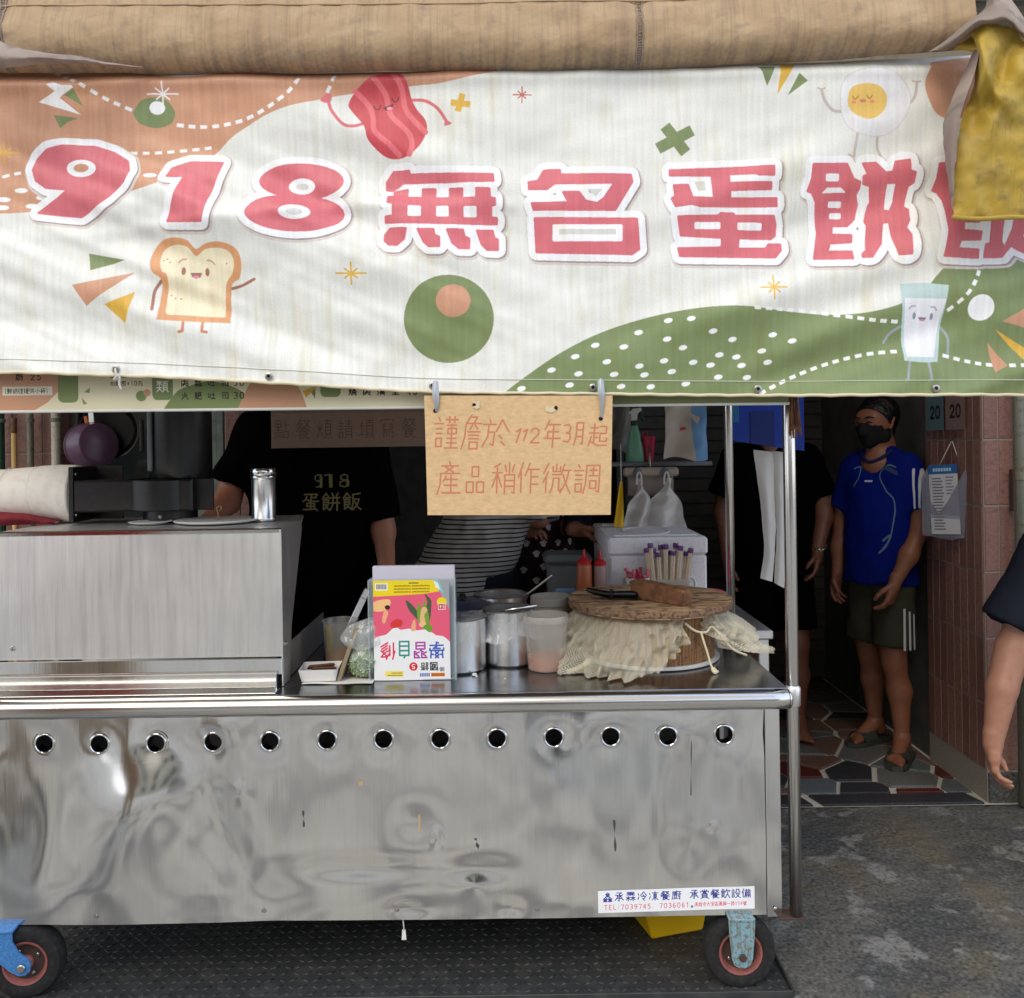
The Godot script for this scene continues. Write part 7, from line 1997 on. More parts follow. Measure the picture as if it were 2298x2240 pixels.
func bucket_net(B: Vector3) -> void:
	var t := thing("net_cloth", "cream mesh cloth spilling out from under the wooden bucket lid", "cloth", B)
	var nz := FastNoiseLite.new()
	nz.seed = 12
	nz.frequency = 2.0
	nz.fractal_octaves = 3
	# a ruffled skirt, in three pieces so that the staves show at the front right
	var skirt := func(a0: float, a1: float, drop: Array, reach: Array) -> ArrayMesh:
		return sheet(func(u, v):
			var a: float = lerpf(a0, a1, u)
			var f: float = u * (drop.size() - 1)
			var i := mini(int(f), drop.size() - 2)
			var y1: float = lerpf(drop[i], drop[i + 1], f - i)
			var r1: float = lerpf(reach[i], reach[i + 1], f - i)
			var fold := sin(a * 11.0 + 4.0 * nz.get_noise_1d(a * 2.0)) * 0.013 + nz.get_noise_2d(a * 3.2, v * 0.9) * 0.05 + nz.get_noise_2d(a * 9.0 + 5.0, v * 1.5) * 0.014
			var r: float = 0.212 + (r1 - 0.212) * pow(v, 0.8) + fold * (0.25 + v)
			r = maxf(r, 0.2035)
			var y: float = lerpf(0.150, y1, pow(v, 1.15)) + 0.030 * nz.get_noise_2d(a * 4.0 + 9.0, v * 2.0) * v * (1.0 - v)
			return Vector3(sin(a) * r, maxf(y, 0.003), cos(a) * r), 150, 26, func(u, v): return Vector2(lerpf(a0, a1, u) * 0.27, v * 0.19))
	part(t, "skirt", skirt.call(-1.95, 0.34, [0.06, 0.03, 0.004, 0.003, 0.003, 0.006, 0.03, 0.09], [0.25, 0.28, 0.33, 0.35, 0.36, 0.33, 0.27, 0.22]), M.net)
	part(t, "skirt", skirt.call(0.66, 2.2, [0.10, 0.055, 0.03, 0.012, 0.012, 0.04, 0.06], [0.222, 0.25, 0.30, 0.35, 0.35, 0.30, 0.26]), M.net)
	part(t, "skirt", skirt.call(2.2, 4.33, [0.06, 0.05, 0.06], [0.26, 0.24, 0.25]), M.net)
	part(t, "rolled_hem", tube(smooth_path([Vector3(0.070, 0.140, 0.208), Vector3(0.100, 0.116, 0.204), Vector3(0.135, 0.108, 0.186), Vector3(0.155, 0.120, 0.170), Vector3(0.180, 0.096, 0.166), Vector3(0.215, 0.055, 0.172), Vector3(0.262, 0.030, 0.150)], 6), 0.0034, 8), M.hem_cloth)
	part(t, "tie_end", tube(smooth_path([Vector3(0.118, 0.110, 0.198), Vector3(0.124, 0.085, 0.206), Vector3(0.132, 0.055, 0.214), Vector3(0.140, 0.022, 0.222), Vector3(0.148, 0.006, 0.230), Vector3(0.160, 0.004, 0.232)], 5), 0.0032, 8), M.hem_cloth)
	part(t, "tie_knot", tube(smooth_path([Vector3(0.146, 0.012, 0.224), Vector3(0.152, 0.004, 0.234), Vector3(0.146, 0.005, 0.240), Vector3(0.142, 0.012, 0.232)], 4), 0.0055, 8), M.hem_cloth)
	part(t, "tie_end", tube(smooth_path([Vector3(-0.205, 0.03, 0.19), Vector3(-0.235, 0.016, 0.205), Vector3(-0.262, 0.008, 0.212), Vector3(-0.275, 0.006, 0.215)], 5), 0.0065, 8), M.hem_cloth)

# ---------------------------------------------------------------- table and shelf behind the cart

func build_back_table_things() -> void:
	var Y := 0.84
	var t := thing("back_table", "dark work table behind the cart carrying the foam box", "table", Vector3(0.50, 0, -3.40))
	part(t, "table_top", bbox(Vector3(0.78, 0.03, 0.72), 0.004), M.steel_matt, Vector3(0, Y - 0.0155, 0))
	for q in [[-0.36, 0.33], [0.36, 0.33], [-0.36, -0.33], [0.36, -0.33]]: part(t, "leg", bbox(Vector3(0.035, Y - 0.031, 0.035), 0.003), M.steel_matt, Vector3(q[0], (Y - 0.031) * 0.5, q[1]))
	# foam box
	t = thing("foam_box", "white styrofoam box with embossed lid on the back table", "box", Vector3(0.510, Y, -3.42), 0.0)
	part(t, "base", bbox(Vector3(0.345, 0.255, 0.60), 0.008), M.foam, Vector3(0, 0.1275, 0))
	part(t, "lid", bbox(Vector3(0.352, 0.062, 0.608), 0.008), M.foam, Vector3(0, 0.287, 0))
	part(t, "lid_ring", tube_ring(0.085, 0.006), M.foam, Vector3(-0.01, 0.318, 0.06), Vector3.ZERO, Vector3(1, 0.6, 1.6))
	for z in [-0.19, 0.245]: part(t, "lid_rib", bbox(Vector3(0.30, 0.006, 0.012), 0.002), M.foam, Vector3(0, 0.320, z))
	part(t, "front_emboss", tube([Vector3(-0.13, 0.0, 0.301), Vector3(-0.13, 0.16, 0.301), Vector3(-0.12, 0.175, 0.301), Vector3(0.12, 0.175, 0.301), Vector3(0.13, 0.16, 0.301), Vector3(0.13, 0.0, 0.301)], 0.003, 6), M.foam)
	var cv := Canvas.new(64, 96, Color(0.88, 0.87, 0.87))
	cv.line([[4, 4], [60, 4], [60, 92], [4, 92]], 2, Color(0.25, 0.25, 0.25), true)
	for k in 12: cv.rect(16, 40 + k * 3.2, 30, 1.0 + k % 2, Color(0.12, 0.12, 0.12))
	part(t, "barcode_label", panel(0.040, 0.062, 0.0006, 0.0001), tmat(cv.tex(), 0.6), Vector3(0.112, 0.090, 0.3018))
	part(t, "red_mark", bbox(Vector3(0.010, 0.009, 0.0006), 0.0001), M.red_plastic, Vector3(0.100, 0.130, 0.3012))
	# cup of pink spoons
	t = thing("spoon_cup", "white cup full of pink plastic spoons before the foam box", "cup", Vector3(0.43, 1.019, -3.07) * Vector3(1, 0, 1) + Vector3(0, Y, 0))
	part(t, "cup", lathe([Vector2(0, 0), Vector2(0.032, 0), Vector2(0.036, 0.004), Vector2(0.041, 0.185), Vector2(0.039, 0.186), Vector2(0.034, 0.01), Vector2(0, 0.008)], 32), M.white_plastic)
	for k in 12:
		var a := TAU * k / 12.0
		part(t, "spoon", tube([Vector3(cos(a) * 0.02, 0.10, sin(a) * 0.02), Vector3(cos(a) * 0.030, 0.19, sin(a) * 0.03), Vector3(cos(a) * (0.040 + 0.01 * sin(k * 3.0)), 0.205 + 0.012 * sin(k * 2.1), sin(a) * 0.04)], [0.003, 0.004, 0.007], 7), M.pink_plastic if k % 3 else M.magenta)
	# chopsticks in a basket: paper sleeves with violet ends
	t = thing("chopstick_basket", "clear basket of wrapped bamboo chopsticks with violet tops, before foam box", "basket", Vector3(0.535, 1.003, -3.065) * Vector3(1, 0, 1) + Vector3(0, Y, 0))
	part(t, "basket", bbox(Vector3(0.145, 0.18, 0.05), 0.01), M.frosted, Vector3(0, 0.091, 0))
	for k in 12:
		var x := -0.060 + 0.0095 * k
		if k > 9: x += 0.010
		var lean := 0.011 * (k - 4)
		var foot := Vector3(x * 0.8, 0.03, 0.010 * sin(k * 2.2))
		var top := Vector3(x + lean * 0.30, 0.276 + 0.016 * sin(k * 1.7), 0.012 * sin(k * 2.9))
		var c := group_node(t, "chopsticks", foot)
		var up := top - foot
		for s in [-0.0042, 0.0042]: part(c, "stick", rod(Vector3(s, 0, 0), up + Vector3(s * 0.8, 0, 0), 0.0036, 7), M.bamboo)
		part(c, "sleeve", tube([up * 0.35, up * 0.7, up * 1.0, up * 1.07], [0.009, 0.009, 0.0095, 0.007], 8, false), M.film)
		part(c, "sleeve_print", tube([up * 0.985, up * 1.02, up * 1.05], [0.0098, 0.0102, 0.0092], 8, false), M.violet_film)
	# sauce bottles
	for q in [[1307, 0.027, M.sauce, "orange squeeze bottle with a red nozzle left of foam box", 0.235], [1343, 0.0235, M.sauce_pale, "pale pinkish squeeze bottle with red nozzle touching the foam box", 0.230]]:
		t = thing("squeeze_bottle", q[3], "bottle", Vector3(0.238, 0.989, -3.08) * Vector3(0, 0, 1) + Vector3((q[0] - 1149.0) / 1983.0 * 3.08, Y, 0), 0, "squeeze bottles")
		var r: float = q[1]
		var h: float = q[4]
		part(t, "bottle", lathe([Vector2(0, 0), Vector2(r - 0.003, 0), Vector2(r, 0.004), Vector2(r, h - 0.012), Vector2(r * 0.92, h - 0.003), Vector2(r * 0.8, h)], 28), q[2])
		part(t, "nozzle", lathe([Vector2(r * 0.9, h - 0.002), Vector2(r * 0.92, h + 0.010), Vector2(r * 0.6, h + 0.016), Vector2(0.006, h + 0.024), Vector2(0.0035, h + 0.05), Vector2(0, h + 0.052)], 24), M.red_plastic)
	# bins and bags left of the bottles
	t = thing("grey_bin", "grey plastic bin with a thick rim behind the squeeze bottles", "bin", Vector3(0.205, Y, -3.42))
	part(t, "body", bbox(Vector3(0.155, 0.20, 0.16), 0.012), M.grey_plastic, Vector3(0, 0.10, 0))
	part(t, "rim", bbox(Vector3(0.185, 0.035, 0.19), 0.014), M.grey_plastic, Vector3(0, 0.215, 0))
	single("blue_tray", "small pale blue plastic tray standing left of the squeeze bottles", "tray", bbox(Vector3(0.075, 0.05, 0.02), 0.006), M.blue_pale, Vector3(0.185, Y + 0.105, -3.20))
	t = thing("purple_bag", "slumped dull purple plastic bag below the blue tray", "bag", Vector3(0.165, Y, -3.16))
	part(t, "sack", crumpled(func(u, v): var a = u * TAU; var b = v * PI * 0.9; return Vector3(cos(a) * 0.075 * sin(maxf(b, 0.1)), 0.045 - 0.045 * cos(b) * 1.02 + 0.0, sin(a) * 0.05 * sin(maxf(b, 0.1))), 50, 24, 0.012, 22.0, 3), mat(Color(0.40, 0.30, 0.34), 0.6))
	# shelf with spray bottle and cup
	t = thing("wall_shelf", "narrow dark shelf holding the green spray bottle", "shelf", Vector3(0.56, 1.405, -3.72))
	part(t, "board", bbox(Vector3(0.52, 0.018, 0.20), 0.003), M.grey_plastic, Vector3.ZERO)
	for x in [-0.22, 0.22]: part(t, "bracket", rod(Vector3(x, 0, -0.05), Vector3(x, 1.5, -0.09), 0.006, 8), M.bolt)
	t = thing("spray_bottle", "mint green spray bottle with dark green trigger on the shelf", "spray bottle", Vector3(0.511, 1.421, -3.68) * Vector3(1, 0, 1) + Vector3(0, 1.4145, 0))
	part(t, "bottle", lathe([Vector2(0, 0), Vector2(0.038, 0), Vector2(0.040, 0.006), Vector2(0.036, 0.06), Vector2(0.025, 0.115), Vector2(0.015, 0.145), Vector2(0.0135, 0.152)], 32), M.spray_green)
	part(t, "collar", cyl(0.0155, 0.022, 0.002, 20), M.dark_green, Vector3(0, 0.150, 0))
	part(t, "sprayer_head", slab([Vector2(-0.012, 0.0), Vector2(0.010, 0.0), Vector2(0.014, 0.03), Vector2(0.030, 0.042), Vector2(0.028, 0.054), Vector2(-0.004, 0.050), Vector2(-0.024, 0.034), Vector2(-0.014, 0.026)], 0.018, 1.0, 0.003), M.white_plastic, Vector3(0, 0.171, 0.009))
	part(t, "trigger", tube(smooth_path([Vector3(0.016, 0.214, 0), Vector3(0.030, 0.205, 0), Vector3(0.030, 0.190, 0), Vector3(0.040, 0.165, 0)], 5), 0.007, 8), M.dark_green)
	t = thing("magenta_cup", "magenta plastic cup beside the spray bottle on the shelf", "cup", Vector3(0.569, 1.42, -3.68) * Vector3(1, 0, 1) + Vector3(0, 1.4145, 0))
	part(t, "cup", lathe([Vector2(0, 0), Vector2(0.020, 0), Vector2(0.030, 0.105), Vector2(0.028, 0.105), Vector2(0.018, 0.004), Vector2(0, 0.004)], 28), M.magenta)
	part(t, "handle_loop", tube_ring(0.010, 0.003), M.magenta, Vector3(-0.016, 0.116, 0.010), Vector3(PI / 2, 0, 0))
	# plastic bags: one hung at the shelf's front, one grey at its left, two on the hook board
	var pv := Canvas.new(128, 160, Color(0.74, 0.68, 0.62))
	pv.poly([[84, 0], [128, 0], [128, 160], [92, 160], [82, 90]], Color(0.42, 0.60, 0.76))
	pv.poly([[58, 0], [80, 0], [76, 52]], Color(0.76, 0.36, 0.42))
	pv.poly([[48, 96], [66, 92], [64, 98], [46, 103]], Color(0.74, 0.24, 0.24))
	pv.poly([[80, 60], [108, 70], [100, 84], [82, 70]], Color(0.82, 0.76, 0.70))
	t = thing("hanging_plastic_bag", "white and blue printed plastic bag hanging above the hook board", "bag", Vector3(0.70, 1.54, -3.56))
	part(t, "film", sheet(func(u, v): return Vector3((u - 0.5) * (0.185 - 0.02 * sin(v * 3.0)) , 0.19 - 0.305 * v + 0.01 * sin(u * 6.0) * v, 0.012 * sin(u * 7.0 + v * 3.0) + 0.006 * sin(v * 19.0 + u * 5.0)), 24, 30), tmat(pv.tex(), 0.45))
	part(t, "hang_loop", rod(Vector3(0, 0.18, 0.0), Vector3(0, 0.80, 0.0), 0.002, 6), M.string)
	t = thing("grey_plastic_bag", "crumpled grey plastic bag hanging left of the spray bottle", "bag", Vector3(0.470, 1.545, -3.86))
	part(t, "film", sheet(func(u, v): return Vector3((u - 0.5) * 0.13 * (0.6 + 0.4 * v), 0.20 - 0.29 * v + 0.012 * sin(u * 5.0) * v, 0.02 * sin(u * 8.0 + v * 4.0) + 0.006 * sin(v * 23.0 + u * 9.0)), 24, 30), mat(Color(0.50, 0.48, 0.45), 0.5))
	part(t, "hang_loop", rod(Vector3(0, 0.19, 0.0), Vector3(0, 0.80, 0.0), 0.002, 6), M.string)
	t = thing("hook_board", "pale board with two hooks hanging under the shelf", "hook board", Vector3(0.562, 1.375, -3.60))
	part(t, "board", bbox(Vector3(0.185, 0.115, 0.012), 0.003), mat(Color(0.58, 0.53, 0.49), 0.7), Vector3(0, -0.040, 0))
	part(t, "rail", bbox(Vector3(0.225, 0.036, 0.018), 0.016), mat(Color(0.70, 0.64, 0.58), 0.6), Vector3(0, 0.0, 0.012))
	for x in [-0.055, 0.055]: part(t, "hook", lathe([Vector2(0, 0), Vector2(0.016, 0), Vector2(0.019, 0.004), Vector2(0.012, 0.010), Vector2(0, 0.011)], 24), M.grey_plastic, Vector3(x, -0.004, 0.022), Vector3(PI / 2, 0, 0), Vector3(1, 1, 1.2))
	part(t, "hanger", rod(Vector3(0, 0.01, 0), Vector3(0, 0.10, -0.03), 0.004, 8), M.bolt)
	var k := 0
	for q in [[-0.055, 0.105, "white plastic carrier bag with red print on the left hook"], [0.055, 0.150, "full white plastic carrier bag on the right hook"]]:
		t = thing("carrier_bag", q[2], "bag", Vector3(0.562 + q[0], 1.345, -3.555), 0, "carrier bags on the hooks")
		var wd: float = q[1]
		var ph := k * 1.7
		part(t, "film", sheet(func(u, v):
			var w := wd * (0.16 + 0.84 * smoothstep(0.12, 0.55, v))
			return Vector3((u - 0.5) * w + 0.010 * sin(v * 5.0 + ph), 0.005 - 0.205 * v, 0.020 * sin(u * 9.0 + ph + v * 3.0) * smoothstep(0.05, 0.6, v) + 0.006 * sin(v * 21.0 + u * 7.0) + 0.016 * sin(u * PI)), 36, 36), M.bag_white)
		part(t, "handle", tube(smooth_path([Vector3(-0.010, -0.02, 0.012), Vector3(-0.008, 0.018, 0.016), Vector3(0.0, 0.030, 0.018), Vector3(0.008, 0.018, 0.016), Vector3(0.010, -0.02, 0.012)], 5), 0.004, 7), M.bag_white)
		k += 1
	t = thing("yellow_apron", "strip of yellow cloth hanging left of the carrier bags", "cloth", Vector3(0.430, 1.25, -3.50))
	part(t, "cloth", sheet(func(u, v): return Vector3((u - 0.5) * (0.012 + 0.028 * v) - 0.012 * v, 0.09 - 0.18 * v, 0.006 * sin(u * 6.0 + v * 4.0)), 8, 16), M.yellow_plastic)
	part(t, "cord", rod(Vector3(0, 0.085, 0), Vector3(0.01, 0.24, -0.08), 0.002, 6), M.string)

# ---------------------------------------------------------------- things round the doorway

func build_doorway_things() -> void:
	# blue board behind the corner post, white strips hanging below
	var t := thing("blue_board", "deep blue plastic board hanging behind the corner post", "board", Vector3(0.92, 1.62, -3.20))
	part(t, "sheet", slab([Vector2(-0.135, 0.62), Vector2(0.135, 0.62), Vector2(0.135, -0.165), Vector2(0.02, -0.148), Vector2(-0.115, -0.125)], 0.006, 1.0, 0.001), M.blue_board, Vector3.ZERO, Vector3(0, -0.1, 0))
	part(t, "patch_sheet", slab([Vector2(-0.055, -0.02), Vector2(0.03, -0.02), Vector2(0.03, -0.15), Vector2(-0.055, -0.135)], 0.002, 1.0, 0.0005), mat(Color(0.02, 0.13, 0.42), 0.5), Vector3(0, 0, 0.004), Vector3(0, -0.1, 0))
	part(t, "hang_wire", rod(Vector3(0, 0.60, 0), Vector3(0, 0.98, 0.02), 0.002, 6), M.bolt)
	t = thing("teal_strip", "narrow teal plastic strip hanging beside the rear post", "strip", Vector3(0.775, 1.62, -3.06))
	part(t, "strip", slab([Vector2(-0.012, 0.62), Vector2(0.012, 0.62), Vector2(0.012, -0.06), Vector2(-0.012, -0.06)], 0.004, 1.0, 0.001), mat(Color(0.06, 0.40, 0.56), 0.45))
	t = thing("white_cloth_strips", "off-white slit cloth strip hanging below the blue board", "cloth", Vector3(0.895, 1.45, -3.24))
	part(t, "strip", patch([
		[Vector3(0.884, 1.461, -3.24) - Vector3(0.895, 1.45, -3.24), Vector3(0.923, 1.457, -3.235) - Vector3(0.895, 1.45, -3.24), Vector3(0.957, 1.453, -3.24) - Vector3(0.895, 1.45, -3.24)],
		[Vector3(0.91, 1.263, -3.25) - Vector3(0.895, 1.45, -3.24), Vector3(0.929, 1.262, -3.225) - Vector3(0.895, 1.45, -3.24), Vector3(0.962, 1.257, -3.24) - Vector3(0.895, 1.45, -3.24)],
		[Vector3(0.918, 1.101, -3.24) - Vector3(0.895, 1.45, -3.24), Vector3(0.936, 1.099, -3.225) - Vector3(0.895, 1.45, -3.24), Vector3(0.961, 1.149, -3.235) - Vector3(0.895, 1.45, -3.24)],
		[Vector3(0.903, 0.99, -3.24) - Vector3(0.895, 1.45, -3.24), Vector3(0.923, 0.984, -3.23) - Vector3(0.895, 1.45, -3.24), Vector3(0.947, 0.976, -3.24) - Vector3(0.895, 1.45, -3.24)]], 14, 30, false, 0.004, 3, 12.0), M.bag_white)
	part(t, "strip", patch([
		[Vector3(0.954, 1.456, -3.24) - Vector3(0.895, 1.45, -3.24), Vector3(0.977, 1.453, -3.235) - Vector3(0.895, 1.45, -3.24), Vector3(1.008, 1.449, -3.24) - Vector3(0.895, 1.45, -3.24)],
		[Vector3(0.962, 1.263, -3.24) - Vector3(0.895, 1.45, -3.24), Vector3(0.977, 1.261, -3.225) - Vector3(0.895, 1.45, -3.24), Vector3(1.005, 1.256, -3.24) - Vector3(0.895, 1.45, -3.24)],
		[Vector3(0.963, 1.149, -3.235) - Vector3(0.895, 1.45, -3.24), Vector3(0.975, 1.098, -3.225) - Vector3(0.895, 1.45, -3.24), Vector3(0.997, 1.084, -3.235) - Vector3(0.895, 1.45, -3.24)],
		[Vector3(0.953, 0.973, -3.24) - Vector3(0.895, 1.45, -3.24), Vector3(0.968, 0.964, -3.23) - Vector3(0.895, 1.45, -3.24), Vector3(0.991, 0.952, -3.24) - Vector3(0.895, 1.45, -3.24)]], 14, 30, false, 0.004, 5, 12.0), M.bag_white)
	t = thing("dried_bundle", "bundle of dried brown stalks tied at the top of the post", "bundle", Vector3(0.757, 1.56, -2.365))
	for k in 9: part(t, "stalk", tube([Vector3(0.002 * k - 0.008, 0.09, 0.006 * sin(k * 2.0)), Vector3(0.003 * k - 0.012, 0.03, 0.006 * sin(k * 1.3)), Vector3(0.004 * (k - 4), -0.05 - 0.012 * sin(k * 2.7), 0.004)], 0.0022, 5), M.wood_red)
	# numbered plates on the door jamb
	for q in [[-3.965, Color(0.38, 0.50, 0.53), "blue-grey plate numbered 20 on the door jamb, the inner one"], [-3.785, Color(0.58, 0.47, 0.45), "pinkish plate numbered 20 on the door jamb, the outer one"]]:
		t = thing("number_plate", q[2], "plate", Vector3(1.899, 1.66, q[0]), -PI / 2, "number plates on the jamb")
		var cv := Canvas.new(192, 300, q[1])
		write(cv, "20", 45, 175, 82, 66, 8, 14, Color(0.12, 0.12, 0.13))
		write(cv, "20", 47, 178, 82, 66, 8, 5, Color(0.12, 0.12, 0.13))
		cv.line([[60, 105], [140, 105]], 10, Color(0.2, 0.2, 0.2))
		part(t, "plate", panel(0.165, 0.26, 0.004), tmat(cv.tex(), 0.5))
		for y in [0.115, -0.115]: part(t, "screw", cyl(0.004, 0.003, 0.001, 8), M.bolt, Vector3(0, y, 0.0005), Vector3(PI / 2, 0, 0))
	# leaflet pocket on its string
	t = thing("leaflet_pocket", "clear plastic leaflet pocket hanging by a string on the jamb", "leaflet holder", Vector3(1.895, 1.20, -3.83), -0.9)
	var pk := slab([Vector2(-0.105, -0.13), Vector2(-0.10, 0.12), Vector2(-0.07, 0.165), Vector2(-0.062, 0.02), Vector2(-0.03, -0.03), Vector2(0.01, 0.02), Vector2(0.09, 0.16), Vector2(0.10, 0.13), Vector2(0.095, -0.02), Vector2(0.135, -0.115), Vector2(0.02, -0.145)], 0.0015, 1.0, 0.0)
	part(t, "pocket_front", pk, M.pocket, Vector3(0, 0, 0.045), Vector3(0.06, 0, 0))
	part(t, "pocket_back", slab([Vector2(-0.10, -0.13), Vector2(-0.10, 0.14), Vector2(0.10, 0.14), Vector2(0.10, -0.13)], 0.0015, 1.0, 0.0), M.pocket, Vector3(0, 0, 0.004))
	part(t, "pocket_base", bbox(Vector3(0.22, 0.003, 0.045), 0.001), M.pocket, Vector3(0.012, -0.13, 0.024))
	for s in [-1.0, 1.0]: part(t, "string", rod(Vector3(s * 0.06, 0.14, 0.004), Vector3(0.012, 0.285, -0.0), 0.002, 6), M.string)
	part(t, "nail", cyl(0.003, 0.02, 0.001, 8), M.rust, Vector3(0.012, 0.285, -0.008), Vector3(PI / 2, 0, 0))
	t = thing("leaflet", "printed leaflet with a blue header inside the plastic pocket", "leaflet", Vector3(1.880, 1.20, -3.82), -0.9)
	var lv := Canvas.new(128, 256, Color(0.78, 0.78, 0.80))
	lv.rect(0, 0, 128, 34, Color(0.12, 0.36, 0.62))
	for k in 7: lv.rect(20 + k * 12, 12, 9, 12, Color(0.70, 0.80, 0.88))
	for r in 18: lv.rect(14, 48 + r * 11, 40 + (r * 7) % 12, 5, Color(0.42, 0.42, 0.46) if r != 13 else Color(0.72, 0.40, 0.30))
	for r in 6: lv.rect(74, 44 + r * 12, 36 - (r * 5) % 14, 5, Color(0.50, 0.46, 0.58))
	part(t, "page", panel(0.125, 0.30, 0.006), tmat(lv.tex(), 0.6), Vector3(-0.005, 0.03, 0.020), Vector3(-0.04, 0, 0.06))
	# drain pipe
	t = thing("drain_pipe", "stained grey-green drain pipe on the tiled pillar at right", "pipe", Vector3(2.042, 0.01, -3.56))
	part(t, "pipe_length", rod(Vector3.ZERO, Vector3(0, 3.0, 0), 0.020, 20), M.pipe_grey)
	for y in [0.9, 1.33, 2.1]: part(t, "joint_collar", lathe([Vector2(0.020, -0.02), Vector2(0.0235, -0.018), Vector2(0.0235, 0.018), Vector2(0.020, 0.02)], 20), M.pipe_grey, Vector3(0, y, 0))
	part(t, "pipe_bracket", bbox(Vector3(0.014, 0.17, 0.03), 0.003), M.rust, Vector3(-0.024, 1.27, -0.006))

func build_under_cart() -> void:
	# checker plate under the cart
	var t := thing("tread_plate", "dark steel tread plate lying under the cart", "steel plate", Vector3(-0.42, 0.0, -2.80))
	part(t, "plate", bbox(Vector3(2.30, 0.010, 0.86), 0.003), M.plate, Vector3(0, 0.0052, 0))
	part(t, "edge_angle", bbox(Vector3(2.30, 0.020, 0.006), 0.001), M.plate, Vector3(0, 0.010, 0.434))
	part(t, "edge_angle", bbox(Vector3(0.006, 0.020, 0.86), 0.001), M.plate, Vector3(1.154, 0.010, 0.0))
	var bump := lathe([Vector2(0.0042, 0), Vector2(0.0030, 0.0014), Vector2(0, 0.0018)], 6)
	var l := []
	for j in 27:
		for i in 70:
			var s := 1.0 if (i + j) % 2 == 0 else -1.0
			l.append([bump, xform(Vector3(-1.13 + 0.0328 * i, 0.0101, -0.41 + 0.0312 * j), Vector3(0, s * 0.7, 0), Vector3(3.9, 1.3, 1.0))])
	var o := part(t, "treads", join(l), M.plate)
	o.set_meta("kind", "stuff")
	t = thing("yellow_basin", "yellow plastic basin standing under the cart's right half", "basin", Vector3(0.455, 0.0115, -2.73), 0.28)
	part(t, "basin", slab([Vector2(-0.115, 0.13), Vector2(0.115, 0.13), Vector2(0.085, 0.004), Vector2(0.078, 0.0), Vector2(-0.078, 0.0), Vector2(-0.085, 0.004)], 0.16, 1.0, 0.006), M.yellow_plastic, Vector3(0, 0, 0.08))
	part(t, "basin_rim", bbox(Vector3(0.245, 0.010, 0.180), 0.004), M.yellow_plastic, Vector3(0, 0.133, 0.0))
	t = thing("hanging_tag", "small white tag on a string dangling below the cart front", "tag", Vector3(-0.317, 0.204, -2.41))
	part(t, "cord", tube(smooth_path([Vector3(0, 0.004, 0), Vector3(0.002, -0.015, 0.002), Vector3(0.003, -0.032, 0)], 4), 0.0018, 6), M.string)
	part(t, "tag", slab([Vector2(-0.004, -0.030), Vector2(0.005, -0.030), Vector2(0.007, -0.058), Vector2(-0.006, -0.058)], 0.002, 1.0, 0.0005), M.paper, Vector3(0.002, 0, 0.001))
	single("cardboard_scrap", "dark strip of packing lying on the plate under the cart", "cardboard", bbox(Vector3(0.55, 0.045, 0.03), 0.004), mat(Color(0.14, 0.12, 0.10), 0.9), Vector3(-0.75, 0.0345, -3.05), Vector3(0, 0.05, 0))

# ---------------------------------------------------------------- people

func V(x: float, y: float, z: float) -> Vector3:
	return Vector3(x, y, z)

func head_bones(c: Vector3, b := Basis.IDENTITY) -> Array:   # c: middle of the skull; the face looks along b.z
	var f := func(x: float, y: float, z: float) -> Vector3: return c + b * Vector3(x, y, z)
	return [[f.call(0, 0.030, -0.016), f.call(0, 0.016, 0.012), 0.086, 0.080], [f.call(0, -0.02, 0.022), f.call(0, -0.055, 0.036), 0.070, 0.056], [f.call(0, -0.080, 0.048), f.call(0, -0.088, 0.058), 0.036, 0.028],
		[f.call(-0.040, -0.062, 0.022), f.call(0.040, -0.062, 0.022), 0.034, 0.034], [f.call(0, -0.06, -0.018), f.call(0, -0.15, -0.028), 0.052, 0.056],
		[f.call(-0.034, 0.022, 0.070), f.call(0.034, 0.022, 0.070), 0.020, 0.020], [f.call(-0.036, -0.020, 0.066), f.call(-0.040, -0.026, 0.056), 0.018, 0.020], [f.call(0.036, -0.020, 0.066), f.call(0.040, -0.026, 0.056), 0.018, 0.020]]

func head_extras(c: Vector3, b := Basis.IDENTITY) -> Array:   # nose, ears, lips: fine grid
	var f := func(x: float, y: float, z: float) -> Vector3: return c + b * Vector3(x, y, z)
	return [[f.call(0, 0.012, 0.088), f.call(0, -0.026, 0.104), 0.008, 0.012], [f.call(-0.011, -0.030, 0.096), f.call(0.011, -0.030, 0.096), 0.008, 0.008],
		[f.call(-0.083, 0.012, -0.004), f.call(-0.078, -0.030, 0.006), 0.013, 0.009], [f.call(0.083, 0.012, -0.004), f.call(0.078, -0.030, 0.006), 0.013, 0.009],
		[f.call(-0.016, -0.058, 0.089), f.call(0.016, -0.058, 0.089), 0.0065, 0.0065], [f.call(-0.013, -0.068, 0.088), f.call(0.013, -0.068, 0.088), 0.007, 0.007]]

